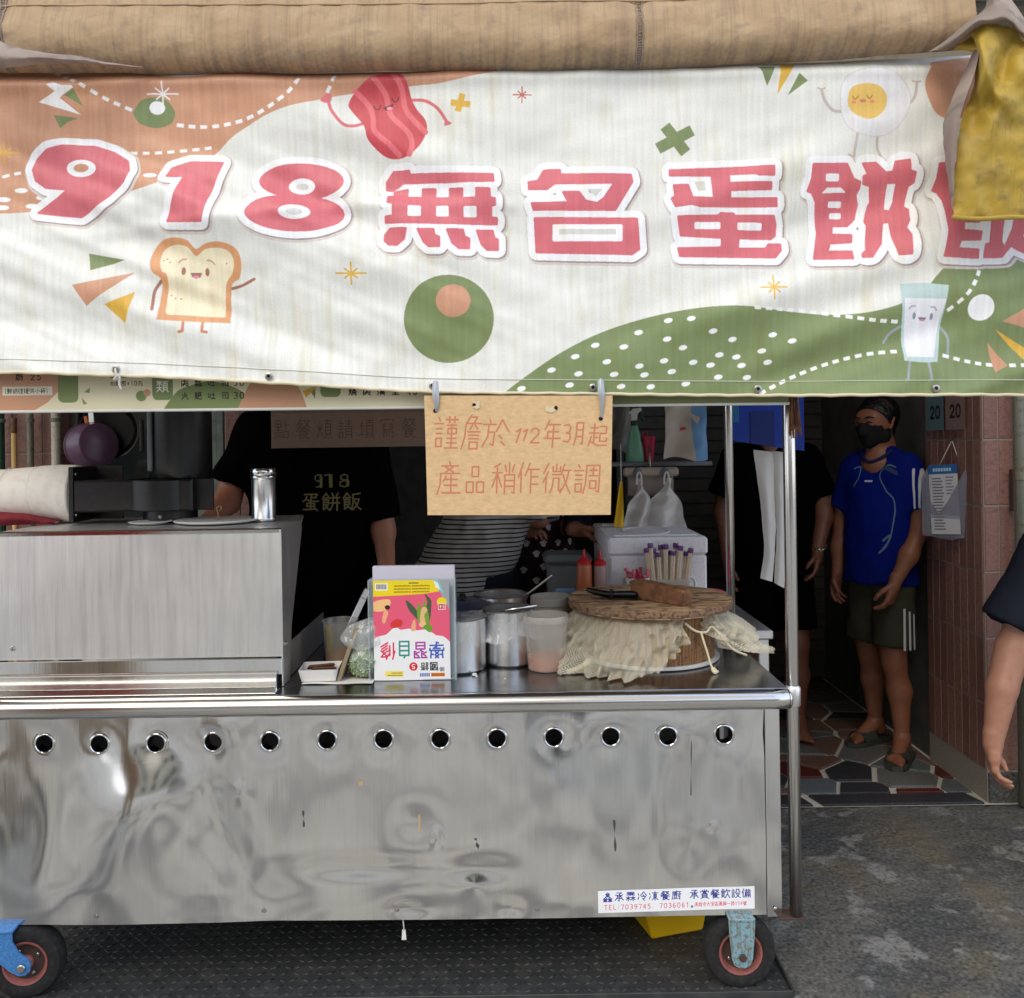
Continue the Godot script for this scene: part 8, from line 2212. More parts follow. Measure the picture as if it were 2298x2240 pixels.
func hand_bones(w: Vector3, dir: Vector3, palm: Vector3, side: float, curl: float) -> Array:   # w: wrist, dir: along the hand, palm: the way the palm faces, side: +1 puts the thumb along dir x palm
	var d := dir.normalized()
	var p := (palm - d * palm.dot(d)).normalized()
	var s := d.cross(p) * side
	var out := [[w - d * 0.03, w + d * 0.01, 0.029, 0.027], [w, w + d * 0.045 + s * 0.012, 0.026, 0.022], [w, w + d * 0.045 - s * 0.016, 0.025, 0.020], [w + d * 0.03 + s * 0.018, w + d * 0.085 + s * 0.024, 0.017, 0.013], [w + d * 0.03, w + d * 0.088, 0.017, 0.014], [w + d * 0.03 - s * 0.018, w + d * 0.080 - s * 0.026, 0.017, 0.012]]
	var lens := [0.070, 0.078, 0.072, 0.056]
	for i in 4:
		var o: float = 0.030 - 0.0195 * i
		var a := w + d * (0.086 - 0.005 * absf(i - 1.3)) + s * o
		var q: float = curl * (0.75 + 0.2 * i)
		var e := d
		var r := 0.0092 - 0.0007 * i
		for k in 3:
			e = (e * cos(q) + p * sin(q)).normalized() if k > 0 else (d * cos(q * 0.6) + p * sin(q * 0.6)).normalized()
			if k > 0: q *= 1.05
			var b: Vector3 = a + e * lens[i] * [0.44, 0.32, 0.26][k] + s * 0.002 * (1.5 - i)
			out.append([a, b, r, r * 0.93])
			a = b
			r *= 0.93
			p = (p - e * p.dot(e) * 0.0).normalized()
	var t0 := w + d * 0.022 + s * 0.026 + p * 0.006
	var t1 := t0 + (d * 0.65 + s * 0.62 + p * 0.35).normalized() * 0.038
	var t2 := t1 + (d * 0.85 + s * 0.10 + p * 0.50).normalized() * 0.030
	var t3 := t2 + (d * 0.90 - s * 0.20 + p * 0.45).normalized() * 0.024
	out.append_array([[w + d * 0.01 + s * 0.012, t0, 0.019, 0.015], [t0, t1, 0.0145, 0.0115], [t1, t2, 0.0112, 0.0102], [t2, t3, 0.0100, 0.0085]])
	return out

func foot_bones(a: Vector3, toe: Vector3) -> Array:
	var d := toe.normalized()
	var s := d.cross(Vector3.UP)
	var g := Vector3(a.x, 0.0, a.z)
	var out := [[a, a - d * 0.025 + V(0, -0.045, 0), 0.038, 0.034], [a + V(0, -0.02, 0) + d * 0.01, g + d * 0.11 + V(0, 0.042, 0), 0.036, 0.026], [g + d * 0.08 + V(0, 0.038, 0) - s * 0.012, g + d * 0.14 + V(0, 0.034, 0) - s * 0.016, 0.026, 0.018], [g + d * 0.07 + V(0, 0.036, 0) + s * 0.018, g + d * 0.125 + V(0, 0.033, 0) + s * 0.024, 0.024, 0.016]]
	for i in 5:
		var o: float = -0.030 + 0.0155 * i
		var st := g + d * (0.135 - 0.006 * i) + s * o + V(0, 0.034, 0)
		out.append([st, st + d * (0.040 - 0.005 * i) + V(0, -0.006, 0), 0.0125 - 0.001 * i, 0.0105 - 0.0009 * i])
	return out

func limb(list: Array, pts: Array, rad: Array) -> void:
	for i in pts.size() - 1: list.append([pts[i], pts[i + 1], rad[i], rad[i + 1]])

func clothes(parent: Node, called: String, bones: Array, m: Material, cell := 0.014, k := 0.05, ruck := 0.006, seed_ := 1, uvs := Vector2.ONE, uvo := Vector2.ZERO, cuts: Array = []) -> MeshInstance3D:
	var f := Field.new(bones, cell, k, ruck, 7.0, seed_)
	f.rough()
	for c in cuts: f.cut(c)
	return part(parent, called, bodies([f], uvs, uvo), m)

func build_people() -> void:
	man_in_blue()
	cook()
	striped_person()
	apron_person()
	dark_person()
	passer_by()
	photographer()

func man_in_blue() -> void:
	var t := thing("person", "man in a blue sports shirt, black face mask, olive shorts and slides", "person", V(1.745, 0.016, -4.20), -0.92)
	var hb := Basis.from_euler(V(0.06, -0.12, 0))
	var hc := V(-0.01, 1.562, 0.0)
	var sk := head_bones(hc, hb)
	limb(sk, [V(0.150, 1.325, -0.01), V(0.192, 1.19, 0.0), V(0.205, 1.06, 0.02), V(0.185, 0.95, 0.085), V(0.150, 0.825, 0.145)], [0.044, 0.044, 0.037, 0.039, 0.027])
	limb(sk, [V(-0.150, 1.325, -0.01), V(-0.190, 1.19, -0.01), V(-0.200, 1.07, 0.0), V(-0.200, 0.95, 0.03), V(-0.190, 0.835, 0.065)], [0.044, 0.044, 0.037, 0.039, 0.027])
	limb(sk, [V(0.085, 0.70, 0.03), V(0.090, 0.50, 0.06), V(0.090, 0.44, 0.055), V(0.100, 0.31, 0.030), V(0.115, 0.10, 0.04)], [0.072, 0.054, 0.050, 0.052, 0.032])
	limb(sk, [V(-0.085, 0.70, -0.02), V(-0.088, 0.50, -0.03), V(-0.088, 0.44, -0.04), V(-0.095, 0.31, -0.075), V(-0.10, 0.10, -0.10)], [0.072, 0.054, 0.050, 0.052, 0.032])
	sk.append([V(0, 1.44, -0.02), V(0, 1.36, -0.01), 0.060, 0.09])
	var feet := foot_bones(V(0.115, 0.105, 0.04), V(0.30, 0, 0.95)) + foot_bones(V(-0.10, 0.105, -0.10), V(-0.15, 0, 0.98))
	var hands := hand_bones(V(0.150, 0.825, 0.145), V(-0.16, -0.95, 0.25), V(-0.9, 0.0, 0.1), -1.0, 0.75) + hand_bones(V(-0.190, 0.835, 0.065), V(0.0, -0.97, 0.2), V(0.9, 0, 0.0), 1.0, 0.5)
	part(t, "body", bodies([Field.new(sk, 0.011, 0.030), Field.new(head_extras(hc, hb), 0.005, 0.008), Field.new(hands, 0.0055, 0.006), Field.new(feet, 0.007, 0.012)]), M.skin_tan)
	# shirt print: pale curved piping, two stripes on the sleeve
	var cv := Canvas.new(512, 512, Color(0.055, 0.12, 0.46))
	var pale := Color(0.40, 0.50, 0.58)
	cv.line(cv.curve([[370, 84], [330, 78], [300, 110], [330, 160], [366, 195], [372, 250], [362, 320], [335, 356]]), 5, pale)
	cv.line([[320, 84], [375, 104]], 14, Color(0.22, 0.30, 0.42))
	cv.line(cv.curve([[335, 330], [362, 312], [345, 350], [320, 372]]), 7, pale)
	cv.line(cv.curve([[170, 90], [200, 86], [205, 120], [185, 150]]), 5, pale)
	cv.line([[240, 132], [268, 132]], 6, Color(0.75, 0.78, 0.82))
	for x in [452, 472]: cv.line([[x - 16, 92], [x + 4, 218]], 9, Color(0.80, 0.81, 0.84))
	var m := tmat(cv.tex(), 0.75)
	m.metallic_specular = 0.15
	m.texture_repeat = false
	var sh := [[V(-0.065, 1.28, -0.005), V(-0.066, 1.0, 0.0), 0.096, 0.104, 1.1], [V(0.065, 1.28, -0.005), V(0.066, 1.0, 0.0), 0.096, 0.104, 1.1], [V(-0.04, 1.405, -0.012), V(-0.135, 1.345, -0.012), 0.050, 0.054], [V(0.04, 1.405, -0.012), V(0.135, 1.345, -0.012), 0.050, 0.054], [V(-0.03, 1.22, 0.035), V(0.03, 1.08, 0.045), 0.08, 0.085], [V(0, 1.05, 0.0), V(0, 0.80, 0.005), 0.160, 0.176, 1.25, true],
		[V(0.135, 1.340, -0.01), V(0.200, 1.150, 0.0), 0.060, 0.072, 1.0, true], [V(-0.135, 1.340, -0.01), V(-0.197, 1.150, -0.01), 0.060, 0.072, 1.0, true]]
	clothes(t, "shirt", sh, m, 0.012, 0.045, 0.008, 31, Vector2(1.0 / 0.53, 1.0 / 0.70), Vector2(0.5, 2.09))
	part(t, "collar", tube(smooth_path([V(-0.075, 1.425, 0.02), V(-0.045, 1.390, 0.062), V(0, 1.372, 0.080), V(0.045, 1.390, 0.062), V(0.075, 1.425, 0.02)], 6), 0.008, 8), mat(Color(0.04, 0.07, 0.30), 0.8))
	var sv := Canvas.new(256, 256, Color(0.26, 0.26, 0.22))
	var sm := tmat(sv.tex(), 0.9)
	sm.metallic_specular = 0.15
	sm.texture_repeat = false
	var sf := Field.new([[V(0, 0.93, 0.0), V(0, 0.84, 0.0), 0.128, 0.138, 1.25], [V(0.072, 0.86, 0.01), V(0.090, 0.515, 0.055), 0.088, 0.098, 1.0, true], [V(-0.072, 0.86, -0.005), V(-0.090, 0.515, -0.03), 0.088, 0.098, 1.0, true]], 0.013, 0.04, 0.008, 7.0, 32)
	sf.rough()
	part(t, "shorts", bodies([sf], Vector2(1.0 / 0.36, 1.0 / 0.36), Vector2(0.40, 2.42), true), sm)
	for k in 3:
		part(t, "shorts_stripe", sheet(func(u, v):
			var f: float = lerpf(0.45 + 0.04 * k, 0.985, v)
			var a: float = 0.55 - 0.26 * k + 0.11 * u
			var r := lerpf(0.088, 0.098, f) + 0.007
			return V(0.072, 0.86, 0.01).lerp(V(0.090, 0.515, 0.055), f) + V(cos(a) * r, 0, sin(a) * r), 3, 14), mat(Color(0.80, 0.80, 0.82), 0.8))
	# mask, hair, eyes
	var mk := []
	for b in head_bones(hc, hb).slice(1, 4): mk.append([b[0], b[1], b[2] + 0.009, b[3] + 0.009])
	for b in head_bones(hc, hb).slice(6, 8): mk.append([b[0], b[1], b[2] + 0.008, b[3] + 0.010])
	mk.append([hc + hb * V(0, -0.010, 0.096), hc + hb * V(0, -0.048, 0.100), 0.024, 0.026])
	var mf := Field.new(mk, 0.006, 0.012)
	mf.cut(Plane(hb * V(0, 1, -0.25), (hb * V(0, 1, -0.25)).dot(hc + hb * V(0, -0.004, 0.09))))
	mf.cut(Plane(hb * V(0, 0, -1), (hb * V(0, 0, -1)).dot(hc + hb * V(0, 0, -0.002))))
	part(t, "face_mask", bodies([mf]), mat(Color(0.025, 0.025, 0.03), 0.85))
	for s in [-1.0, 1.0]: part(t, "mask_loop", tube([hc + hb * V(s * 0.068, -0.028, 0.030), hc + hb * V(s * 0.086, -0.002, 0.0), hc + hb * V(s * 0.083, -0.040, 0.0), hc + hb * V(s * 0.062, -0.072, 0.025)], 0.002, 6), mat(Color(0.03, 0.03, 0.03), 0.8))
	hair_cap(t, hc, hb)
	eyes(t, hc, hb)
	# slides on his feet
	for q in [[V(0.115, 0, 0.04), V(0.30, 0, 0.95)], [V(-0.10, 0, -0.10), V(-0.15, 0, 0.98)]]:
		var d: Vector3 = q[1].normalized()
		var o := [Vector2(-0.045, -0.07), Vector2(0.045, -0.07), Vector2(0.050, 0.06), Vector2(0.054, 0.13), Vector2(0.040, 0.185), Vector2(0.0, 0.198), Vector2(-0.036, 0.180), Vector2(-0.050, 0.12), Vector2(-0.048, 0.04)]
		var yaw := atan2(d.x, d.z)
		var sn := group_node(t, "sandal", q[0], V(0, yaw, 0))
		var oo := []
		for w in o: oo.append(Vector2(w.x, -w.y))
		part(sn, "sole", slab(oo, 0.022, 1.0, 0.004), M.sandal, V(0, 0.022, 0), V(-PI / 2, 0, 0))
		part(sn, "strap", sheet(func(u, v): var a = lerpf(-1.45, 1.45, u); return V(sin(a) * 0.053, 0.020 + cos(a) * (0.056 - 0.014 * v), 0.045 + 0.085 * v), 20, 6), M.sandal)

func eyes(t: Node, hc: Vector3, hb: Basis) -> void:
	for s in [-1.0, 1.0]:
		part(t, "eye", tube([hc + hb * V(s * 0.016, 0.000, 0.098), hc + hb * V(s * 0.030, 0.003, 0.099), hc + hb * V(s * 0.044, 0.000, 0.091)], [0.002, 0.0045, 0.002], 7), M.eye_dark)
		part(t, "eyebrow", tube([hc + hb * V(s * 0.014, 0.022, 0.103), hc + hb * V(s * 0.034, 0.028, 0.101), hc + hb * V(s * 0.054, 0.021, 0.088)], [0.003, 0.004, 0.002], 6), M.hair)

func hair_cap(t: Node, hc: Vector3, hb: Basis) -> void:
	var hf := Field.new([[hc + hb * V(0, 0.036, -0.020), hc + hb * V(0, 0.024, 0.010), 0.093, 0.086], [hc + hb * V(0, -0.01, -0.040), hc + hb * V(0, -0.05, -0.045), 0.068, 0.052], [hc + hb * V(-0.072, -0.012, -0.004), hc + hb * V(-0.073, 0.03, 0.016), 0.012, 0.018], [hc + hb * V(0.072, -0.012, -0.004), hc + hb * V(0.073, 0.03, 0.016), 0.012, 0.018]], 0.006, 0.02, 0.004, 60.0, 3)
	hf.rough()
	var pl := (hb * V(0, -0.62, 0.78)).normalized()
	hf.cut(Plane(pl, pl.dot(hc + hb * V(0, 0.058, 0.070))))
	part(t, "hair", bodies([hf]), M.hair)

func plain_legs(sk: Array, x: float, z: float) -> void:
	for s in [-1.0, 1.0]: limb(sk, [V(x + s * 0.09, 0.90, z), V(x + s * 0.10, 0.5, z + 0.02), V(x + s * 0.10, 0.08, z)], [0.10, 0.075, 0.055])

func cook() -> void:
	var t := thing("person", "cook in a black shop T-shirt reaching over the griddle", "person", V(-0.76, 0.016, -3.34))
	var sk := head_bones(V(0.02, 1.80, 0.06), Basis.from_euler(V(0.3, 0, 0)))
	limb(sk, [V(-0.21, 1.54, 0.0), V(-0.285, 1.37, 0.02), V(-0.30, 1.28, 0.06), V(-0.29, 1.245, 0.26)], [0.058, 0.050, 0.045, 0.030])
	limb(sk, [V(0.20, 1.54, 0.0), V(0.262, 1.30, 0.02), V(0.275, 1.16, 0.04), V(0.305, 1.02, 0.16)], [0.058, 0.048, 0.042, 0.030])
	sk.append([V(0, 1.66, 0.02), V(0, 1.54, 0.0), 0.058, 0.09])
	var hands := hand_bones(V(-0.29, 1.245, 0.26), V(0.2, -0.2, 0.95), V(0, -1, 0), 1.0, 0.4) + hand_bones(V(0.305, 1.02, 0.16), V(0.1, -0.75, 0.6), V(-0.3, -0.5, -0.6), -1.0, 0.5)
	part(t, "body", bodies([Field.new(sk, 0.013, 0.03), Field.new(head_extras(V(0.02, 1.80, 0.06), Basis.from_euler(V(0.3, 0, 0))), 0.006, 0.008), Field.new(hands, 0.006, 0.006)]), M.skin)
	var cv := Canvas.new(512, 512, Color(0.030, 0.030, 0.034))
	var gold := Color(0.50, 0.46, 0.32)
	# 918 in heavy-and-thin numerals, the shop's dish beneath
	for q in [["9", 190], ["1", 250], ["8", 306]]:
		if q[0] == "1": cv.line([[q[1] + 22, 152], [q[1] + 22, 212]], 17, gold, false, false)
		else: cv.glyph(strokes_of(q[0]), q[1], 150, 50, 64, 6, gold)
		if q[0] == "9": cv.line([[q[1] + 36, 158], [q[1] + 36, 208]], 13, gold)
		if q[0] == "8": cv.line([[q[1] + 40, 184], [q[1] + 38, 204]], 12, gold)
	cv.line([[244, 158], [264, 152]], 6, gold)
	write(cv, "蛋餅飯", 140, 238, 78, 78, 14, 7.0, gold)
	var m := tmat(cv.tex(), 0.9)
	m.metallic_specular = 0.1
	m.texture_repeat = false
	var sh := [[V(-0.10, 1.48, 0), V(-0.10, 1.05, 0.0), 0.125, 0.140, 1.15], [V(0.10, 1.48, 0), V(0.10, 1.05, 0.0), 0.125, 0.140, 1.15], [V(-0.18, 1.55, -0.01), V(0.18, 1.55, -0.01), 0.068, 0.068], [V(0, 1.1, 0), V(0, 0.84, 0), 0.20, 0.205, 1.35, true],
		[V(-0.19, 1.55, 0.0), V(-0.285, 1.34, 0.02), 0.085, 0.088, 1.0, true], [V(0.19, 1.55, 0.0), V(0.265, 1.20, 0.02), 0.085, 0.078, 1.0, true]]
	clothes(t, "shirt", sh, m, 0.014, 0.05, 0.010, 41, Vector2(1.0 / 0.415, 1.0 / 0.415), Vector2(0.30, 3.62))
	var lg := []
	plain_legs(lg, 0, 0)
	clothes(t, "trousers", lg + [[V(0, 0.95, 0), V(0, 0.86, 0), 0.165, 0.165, 1.35]], M.cloth_black, 0.02, 0.05, 0.0)
	hair_cap(t, V(0.02, 1.80, 0.06), Basis.from_euler(V(0.3, 0, 0)))

func striped_person() -> void:
	var t := thing("person", "person in a black and white striped top behind the notice", "person", V(-0.165, 0.016, -3.60))
	var hb := Basis.from_euler(V(0.2, 2.6, 0))
	var sk := head_bones(V(0.12, 1.565, 0.02), hb)
	limb(sk, [V(0.23, 1.34, 0.0), V(0.268, 1.19, 0.03), V(0.23, 1.13, -0.06), V(0.14, 1.12, -0.20)], [0.05, 0.045, 0.036, 0.026])
	limb(sk, [V(0.0, 1.34, 0.0), V(-0.03, 1.16, -0.12), V(-0.02, 1.06, -0.24)], [0.05, 0.04, 0.026])
	sk.append([V(0.12, 1.45, 0.0), V(0.11, 1.34, 0.0), 0.05, 0.08])
	var hands := hand_bones(V(-0.02, 1.06, -0.24), V(0.3, -0.2, -0.9), V(0, -1, 0), 1.0, 0.4) + hand_bones(V(0.14, 1.12, -0.20), V(-0.3, 0.0, -0.9), V(0, -1, 0), -1.0, 0.4)
	part(t, "body", bodies([Field.new(sk, 0.014, 0.03), Field.new(head_extras(V(0.12, 1.565, 0.02), hb), 0.007, 0.008), Field.new(hands, 0.006, 0.006)]), M.skin)
	var cv := Canvas.new(64, 64, Color(0.66, 0.64, 0.62))
	cv.im.fill_rect(Rect2i(0, 0, 64, 19), Color(0.05, 0.05, 0.055))
	var m := tmat(cv.tex(), 0.9)
	var sh := [[V(0.05, 1.30, 0), V(-0.06, 1.02, 0.0), 0.095, 0.115, 1.15], [V(0.17, 1.30, 0), V(0.07, 1.02, 0.0), 0.095, 0.110, 1.15], [V(0.0, 1.36, 0), V(0.22, 1.36, 0), 0.060, 0.060], [V(0.02, 1.10, 0), V(-0.085, 0.895, 0.01), 0.150, 0.185, 1.25, true],
		[V(0.23, 1.36, 0.0), V(0.275, 1.165, 0.05), 0.066, 0.085, 1.0, true], [V(0.0, 1.36, 0.0), V(-0.03, 1.20, -0.10), 0.066, 0.075, 1.0, true]]
	var o := clothes(t, "striped_top", sh, m, 0.011, 0.05, 0.014, 51, Vector2(1.0, 1.0 / 0.0185), Vector2.ZERO)
	o.rotation.z = 0.0
	var lg := []
	plain_legs(lg, 0, -0.02)
	clothes(t, "trousers", lg + [[V(0, 0.95, 0), V(0, 0.86, 0), 0.160, 0.160, 1.35]], M.cloth_navy, 0.02, 0.05, 0.0)
	hair_cap(t, V(0.12, 1.565, 0.02), hb)

func apron_person() -> void:
	var t := thing("person", "person in a dark maroon apron printed with white paw marks", "person", V(0.075, 0.016, -3.95))
	var hb := Basis.from_euler(V(0.25, 0.5, 0))
	var sk := head_bones(V(0.0, 1.57, 0.03), hb)
	limb(sk, [V(0.17, 1.35, 0.0), V(0.20, 1.15, 0.04), V(0.17, 1.12, 0.14), V(0.20, 1.115, 0.26)], [0.05, 0.045, 0.040, 0.030])
	limb(sk, [V(-0.17, 1.35, 0.0), V(-0.20, 1.14, 0.05), V(-0.08, 1.12, 0.20)], [0.05, 0.042, 0.028])
	sk.append([V(0, 1.45, 0.0), V(0, 1.34, 0.0), 0.05, 0.08])
	var hands := hand_bones(V(0.20, 1.115, 0.26), V(0.9, -0.05, 0.35), V(0, -0.9, 0.3), -1.0, 0.5) + hand_bones(V(-0.08, 1.12, 0.20), V(0.9, 0.0, 0.3), V(0, -1, 0), 1.0, 0.5)
	part(t, "body", bodies([Field.new(sk, 0.014, 0.03), Field.new(head_extras(V(0.0, 1.57, 0.03), hb), 0.007, 0.008), Field.new(hands, 0.006, 0.006)]), M.skin)
	var sh := [[V(-0.08, 1.32, 0), V(-0.085, 0.95, 0.0), 0.110, 0.120, 1.15], [V(0.08, 1.32, 0), V(0.085, 0.95, 0.0), 0.110, 0.120, 1.15], [V(-0.14, 1.37, 0), V(0.14, 1.37, 0), 0.06, 0.06], [V(0, 1.05, 0), V(0, 0.86, 0), 0.17, 0.175, 1.3, true],
		[V(0.15, 1.37, 0.0), V(0.205, 1.15, 0.04), 0.062, 0.062], [V(0.205, 1.15, 0.04), V(0.185, 1.118, 0.20), 0.060, 0.050, 1.0, true], [V(-0.15, 1.37, 0.0), V(-0.20, 1.14, 0.05), 0.062, 0.06], [V(-0.20, 1.14, 0.05), V(-0.11, 1.12, 0.17), 0.058, 0.05, 1.0, true]]
	clothes(t, "jumper", sh, M.cloth_navy, 0.014, 0.045, 0.008, 61)
	var cv := Canvas.new(384, 512, Color(0.165, 0.055, 0.075))
	var r := RandomNumberGenerator.new()
	r.seed = 4
	for j in 11:
		for i in 7:
			var x := i * 58 + (28 if j % 2 else 0) + r.randf_range(-7, 7)
			var y := 90 + j * 40 + r.randf_range(-6, 6)
			var a := r.randf_range(-0.5, 0.5)
			var ink := Color(0.84, 0.80, 0.79)
			cv.oval(x, y + 4, 8.5, 7, ink, a)
			for k in 4: cv.oval(x + (-9 + 6 * k), y - 8 + absf(k - 1.5) * 3.5, 3.2, 4.2, ink, a)
	var m := tmat(cv.tex(), 0.9)
	m.texture_repeat = false
	part(t, "apron", sheet(func(u, v):
		var a: float = lerpf(-1.25, 1.25, u)
		var w := 0.60 + 0.40 * smoothstep(0.05, 0.35, v)
		return V(sin(a * w) * 0.205, 1.30 - 0.72 * v, cos(a * w) * (0.165 + 0.012 * sin(a * 5.0 + v * 4.0)) + 0.01), 40, 40), m)
	for s in [-1.0, 1.0]: part(t, "apron_strap", tube([V(s * 0.12, 1.29, 0.135), V(s * 0.11, 1.40, 0.075), V(s * 0.06, 1.455, 0.0)], 0.008, 6), mat(Color(0.165, 0.055, 0.075), 0.9))
	var lg := []
	plain_legs(lg, 0, -0.02)
	clothes(t, "trousers", lg + [[V(0, 0.95, 0), V(0, 0.86, 0), 0.155, 0.155, 1.35]], M.cloth_black, 0.02, 0.05, 0.0)
	hair_cap(t, V(0.0, 1.57, 0.03), hb)

func dark_person() -> void:
	var t := thing("person", "man in black with a wristwatch standing behind the blue board", "person", V(1.30, 0.016, -4.45), -0.2)
	var hb := Basis.from_euler(V(0.1, -0.4, 0))
	var sk := head_bones(V(0.0, 1.60, 0.02), hb)
	limb(sk, [V(0.19, 1.38, 0.0), V(0.245, 1.18, 0.0), V(0.25, 1.10, 0.02), V(0.205, 0.93, 0.10)], [0.055, 0.048, 0.042, 0.030])
	limb(sk, [V(-0.19, 1.38, 0.0), V(-0.24, 1.12, -0.01), V(-0.22, 0.88, 0.08)], [0.055, 0.042, 0.030])
	sk.append([V(0, 1.47, 0.0), V(0, 1.36, 0.0), 0.055, 0.085])
	limb(sk, [V(0.10, 0.70, 0.0), V(0.11, 0.47, 0.03), V(0.115, 0.30, 0.0), V(0.115, 0.09, 0.0)], [0.08, 0.057, 0.056, 0.034])
	limb(sk, [V(-0.10, 0.70, 0.0), V(-0.11, 0.47, 0.03), V(-0.115, 0.30, 0.0), V(-0.115, 0.09, 0.0)], [0.08, 0.057, 0.056, 0.034])
	var hands := hand_bones(V(0.205, 0.93, 0.10), V(-0.15, -0.9, 0.3), V(-0.9, 0, 0), -1.0, 0.5) + hand_bones(V(-0.22, 0.88, 0.08), V(0.0, -0.95, 0.2), V(0.9, 0, 0), 1.0, 0.5)
	part(t, "body", bodies([Field.new(sk, 0.013, 0.03), Field.new(head_extras(V(0.0, 1.60, 0.02), hb), 0.007, 0.008), Field.new(hands, 0.0065, 0.006), Field.new(foot_bones(V(0.115, 0.10, 0.0), V(0.1, 0, 1)) + foot_bones(V(-0.115, 0.10, 0.0), V(-0.3, 0, 1)), 0.009, 0.012)]), M.skin_dark)
	var sh := [[V(-0.09, 1.34, 0), V(-0.09, 1.0, 0.0), 0.118, 0.125, 1.15], [V(0.09, 1.34, 0), V(0.09, 1.0, 0.0), 0.118, 0.125, 1.15], [V(-0.165, 1.395, 0), V(0.165, 1.395, 0), 0.062, 0.062], [V(0, 1.05, 0), V(0, 0.84, 0), 0.185, 0.19, 1.35, true],
		[V(0.175, 1.39, 0.0), V(0.245, 1.20, 0.0), 0.07, 0.075, 1.0, true], [V(-0.175, 1.39, 0.0), V(-0.24, 1.20, 0.0), 0.07, 0.075, 1.0, true]]
	clothes(t, "shirt", sh, M.cloth_black, 0.016, 0.045, 0.006, 71)
	clothes(t, "shorts", [[V(0, 0.93, 0.0), V(0, 0.84, 0.0), 0.165, 0.170, 1.4], [V(0.09, 0.86, 0.0), V(0.108, 0.54, 0.025), 0.105, 0.105, 1.0, true], [V(-0.09, 0.86, 0.0), V(-0.108, 0.54, 0.025), 0.105, 0.105, 1.0, true]], M.cloth_black, 0.018, 0.04, 0.006, 72)
	var w := group_node(t, "wristwatch", V(0.214, 0.958, 0.088), V(0.5, 0.2, 0.25))
	part(w, "bracelet", tube_ring(0.034, 0.006), M.bolt)
	part(w, "dial", cyl(0.018, 0.009, 0.002, 20), M.chrome, V(-0.012, 0, 0.032), V(PI / 2, -0.3, 0))
	hair_cap(t, V(0.0, 1.60, 0.02), hb)

func passer_by() -> void:
	var t := thing("person", "passer-by at the right edge, bare forearm below a navy sleeve", "person", V(1.895, 0.0, -2.95))
	var hb := Basis.from_euler(V(0.0, -0.2, 0))
	var sk := head_bones(V(0.13, 1.60, 0.0), hb)
	var elbow := Vector3(1.696, 0.788, -2.95) - V(1.93, 0, -2.95)
	var wrist := Vector3(1.599, 0.489, -2.9) - V(1.93, 0, -2.95)
	var mid := Vector3(1.642, 0.663, -2.92) - V(1.93, 0, -2.95)
	var arm := []
	limb(arm, [V(0.01, 1.36, 0.0), V(-0.05, 1.16, 0.0), elbow, mid, wrist], [0.060, 0.056, 0.053, 0.049, 0.030])
	limb(sk, [V(0.24, 1.36, 0.0), V(0.30, 1.08, -0.02), V(0.28, 0.86, 0.06)], [0.058, 0.045, 0.031])
	sk.append([V(0.13, 1.47, 0.0), V(0.13, 1.36, 0.0), 0.056, 0.085])
	arm.append_array(hand_bones(wrist, V(-0.02, -1.0, 0.05), V(0.92, 0.0, 0.30), -1.0, 0.66))
	var other := hand_bones(V(0.28, 0.86, 0.06), V(0.0, -0.95, 0.15), V(-0.9, 0, 0), -1.0, 0.5)
	part(t, "body", bodies([Field.new(sk, 0.014, 0.03), Field.new(arm, 0.0042, 0.009), Field.new(other, 0.0065, 0.006), Field.new(head_extras(V(0.13, 1.60, 0.0), hb), 0.006, 0.008)]), skin(Color(0.66, 0.475, 0.385)))
	var sl := Vector3(1.681, 0.87, -2.95) - V(1.93, 0, -2.95)
	var sh := [[V(0.07, 1.32, 0), V(0.07, 1.0, 0.0), 0.10, 0.11, 1.15], [V(0.16, 1.32, 0), V(0.14, 1.0, 0.0), 0.12, 0.13, 1.15], [V(0.0, 1.37, 0), V(0.25, 1.38, 0), 0.064, 0.064], [V(0.13, 1.05, 0), V(0.135, 0.80, 0), 0.18, 0.205, 1.25, true],
		[V(0.02, 1.36, 0.0), sl, 0.074, 0.086, 1.0, true], [V(0.25, 1.38, 0.0), V(0.30, 1.12, -0.01), 0.075, 0.08, 1.0, true]]
	clothes(t, "shirt", sh, M.cloth_navy, 0.010, 0.04, 0.008, 81)
	var lg := []
	plain_legs(lg, 0.14, 0)
	clothes(t, "trousers", lg + [[V(0.14, 0.90, 0), V(0.14, 0.85, 0), 0.145, 0.150, 1.3]], M.cloth_grey, 0.02, 0.05, 0.0)
	for s in [0.04, 0.24]: part(t, "shoe", bbox(V(0.095, 0.085, 0.26), 0.03), M.black_plastic, V(s, 0.0435, 0.05))
	hair_cap(t, V(0.13, 1.60, 0.0), hb)
	eyes(t, V(0.13, 1.60, 0.0), hb)

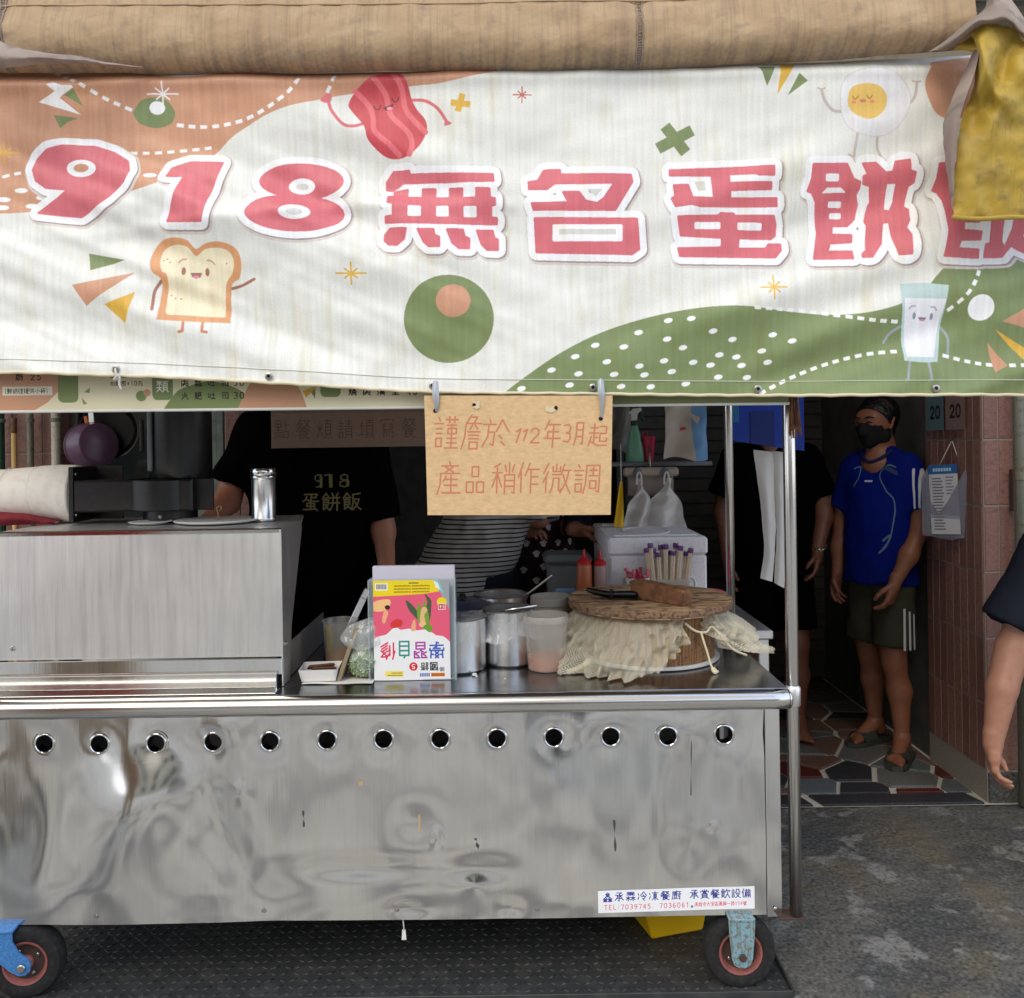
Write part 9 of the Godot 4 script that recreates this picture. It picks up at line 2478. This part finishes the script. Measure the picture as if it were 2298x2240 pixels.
func photographer() -> void:
	# right behind the lens and to the left of it; only the steel shows these two
	onlooker("dark-clothed figure with raised arms, seen only mirrored in the steel front", V(0.10, 0.005, 0.48), PI, M.cloth_navy, M.cloth_grey, true)
	onlooker("figure in red top and tan trousers, mirrored in the steel's left end", V(-1.85, 0.005, -1.05), PI - 0.5, cloth(Color(0.62, 0.12, 0.14), M.cloth_navy.normal_texture), cloth(Color(0.62, 0.52, 0.38), M.cloth_navy.normal_texture), false)

func onlooker(label: String, at: Vector3, turn: float, top: Material, legs: Material, arms_up: bool) -> void:
	var t := thing("person", label, "person", at, turn)
	var hc := V(0.0, 1.62, 0.0)
	var sk := head_bones(hc)
	var hands := []
	for s in [-1.0, 1.0]:
		var w := V(s * 0.12, 1.40, 0.28) if arms_up else V(s * 0.23, 0.85, 0.07)
		limb(sk, [V(s * 0.19, 1.38, 0.0), V(s * 0.25, 1.16, 0.10) if arms_up else V(s * 0.245, 1.10, 0.0), w], [0.055, 0.045, 0.030])
		hands.append_array(hand_bones(w, V(-s * 0.4, 0.8, 0.2) if arms_up else V(0, -0.95, 0.2), V(-s * 0.5, 0, 0.6), s, 0.5))
	sk.append([V(0, 1.48, 0.0), V(0, 1.36, 0.0), 0.055, 0.085])
	part(t, "body", bodies([Field.new(sk, 0.018, 0.03), Field.new(hands, 0.007, 0.006), Field.new(head_extras(hc), 0.008, 0.008)]), M.skin)
	var sh := [[V(-0.09, 1.34, 0), V(-0.09, 1.0, 0.0), 0.118, 0.125, 1.15], [V(0.09, 1.34, 0), V(0.09, 1.0, 0.0), 0.118, 0.125, 1.15], [V(-0.165, 1.395, 0), V(0.165, 1.395, 0), 0.062, 0.062], [V(0, 1.05, 0), V(0, 0.84, 0), 0.185, 0.19, 1.35, true]]
	for s in [-1.0, 1.0]: sh.append([V(s * 0.175, 1.39, 0.0), V(s * 0.24, 1.21, 0.07 if arms_up else 0.0), 0.07, 0.075, 1.0, true])
	clothes(t, "shirt", sh, top, 0.02, 0.045, 0.0)
	var lg := []
	plain_legs(lg, 0.0, 0)
	clothes(t, "trousers", lg + [[V(0, 0.93, 0), V(0, 0.85, 0), 0.165, 0.165, 1.4]], legs, 0.02, 0.05, 0.0)
	for s in [-0.10, 0.10]: part(t, "shoe", bbox(V(0.095, 0.085, 0.26), 0.03), M.black_plastic, V(s, 0.043, 0.05))
	hair_cap(t, hc, Basis.IDENTITY)
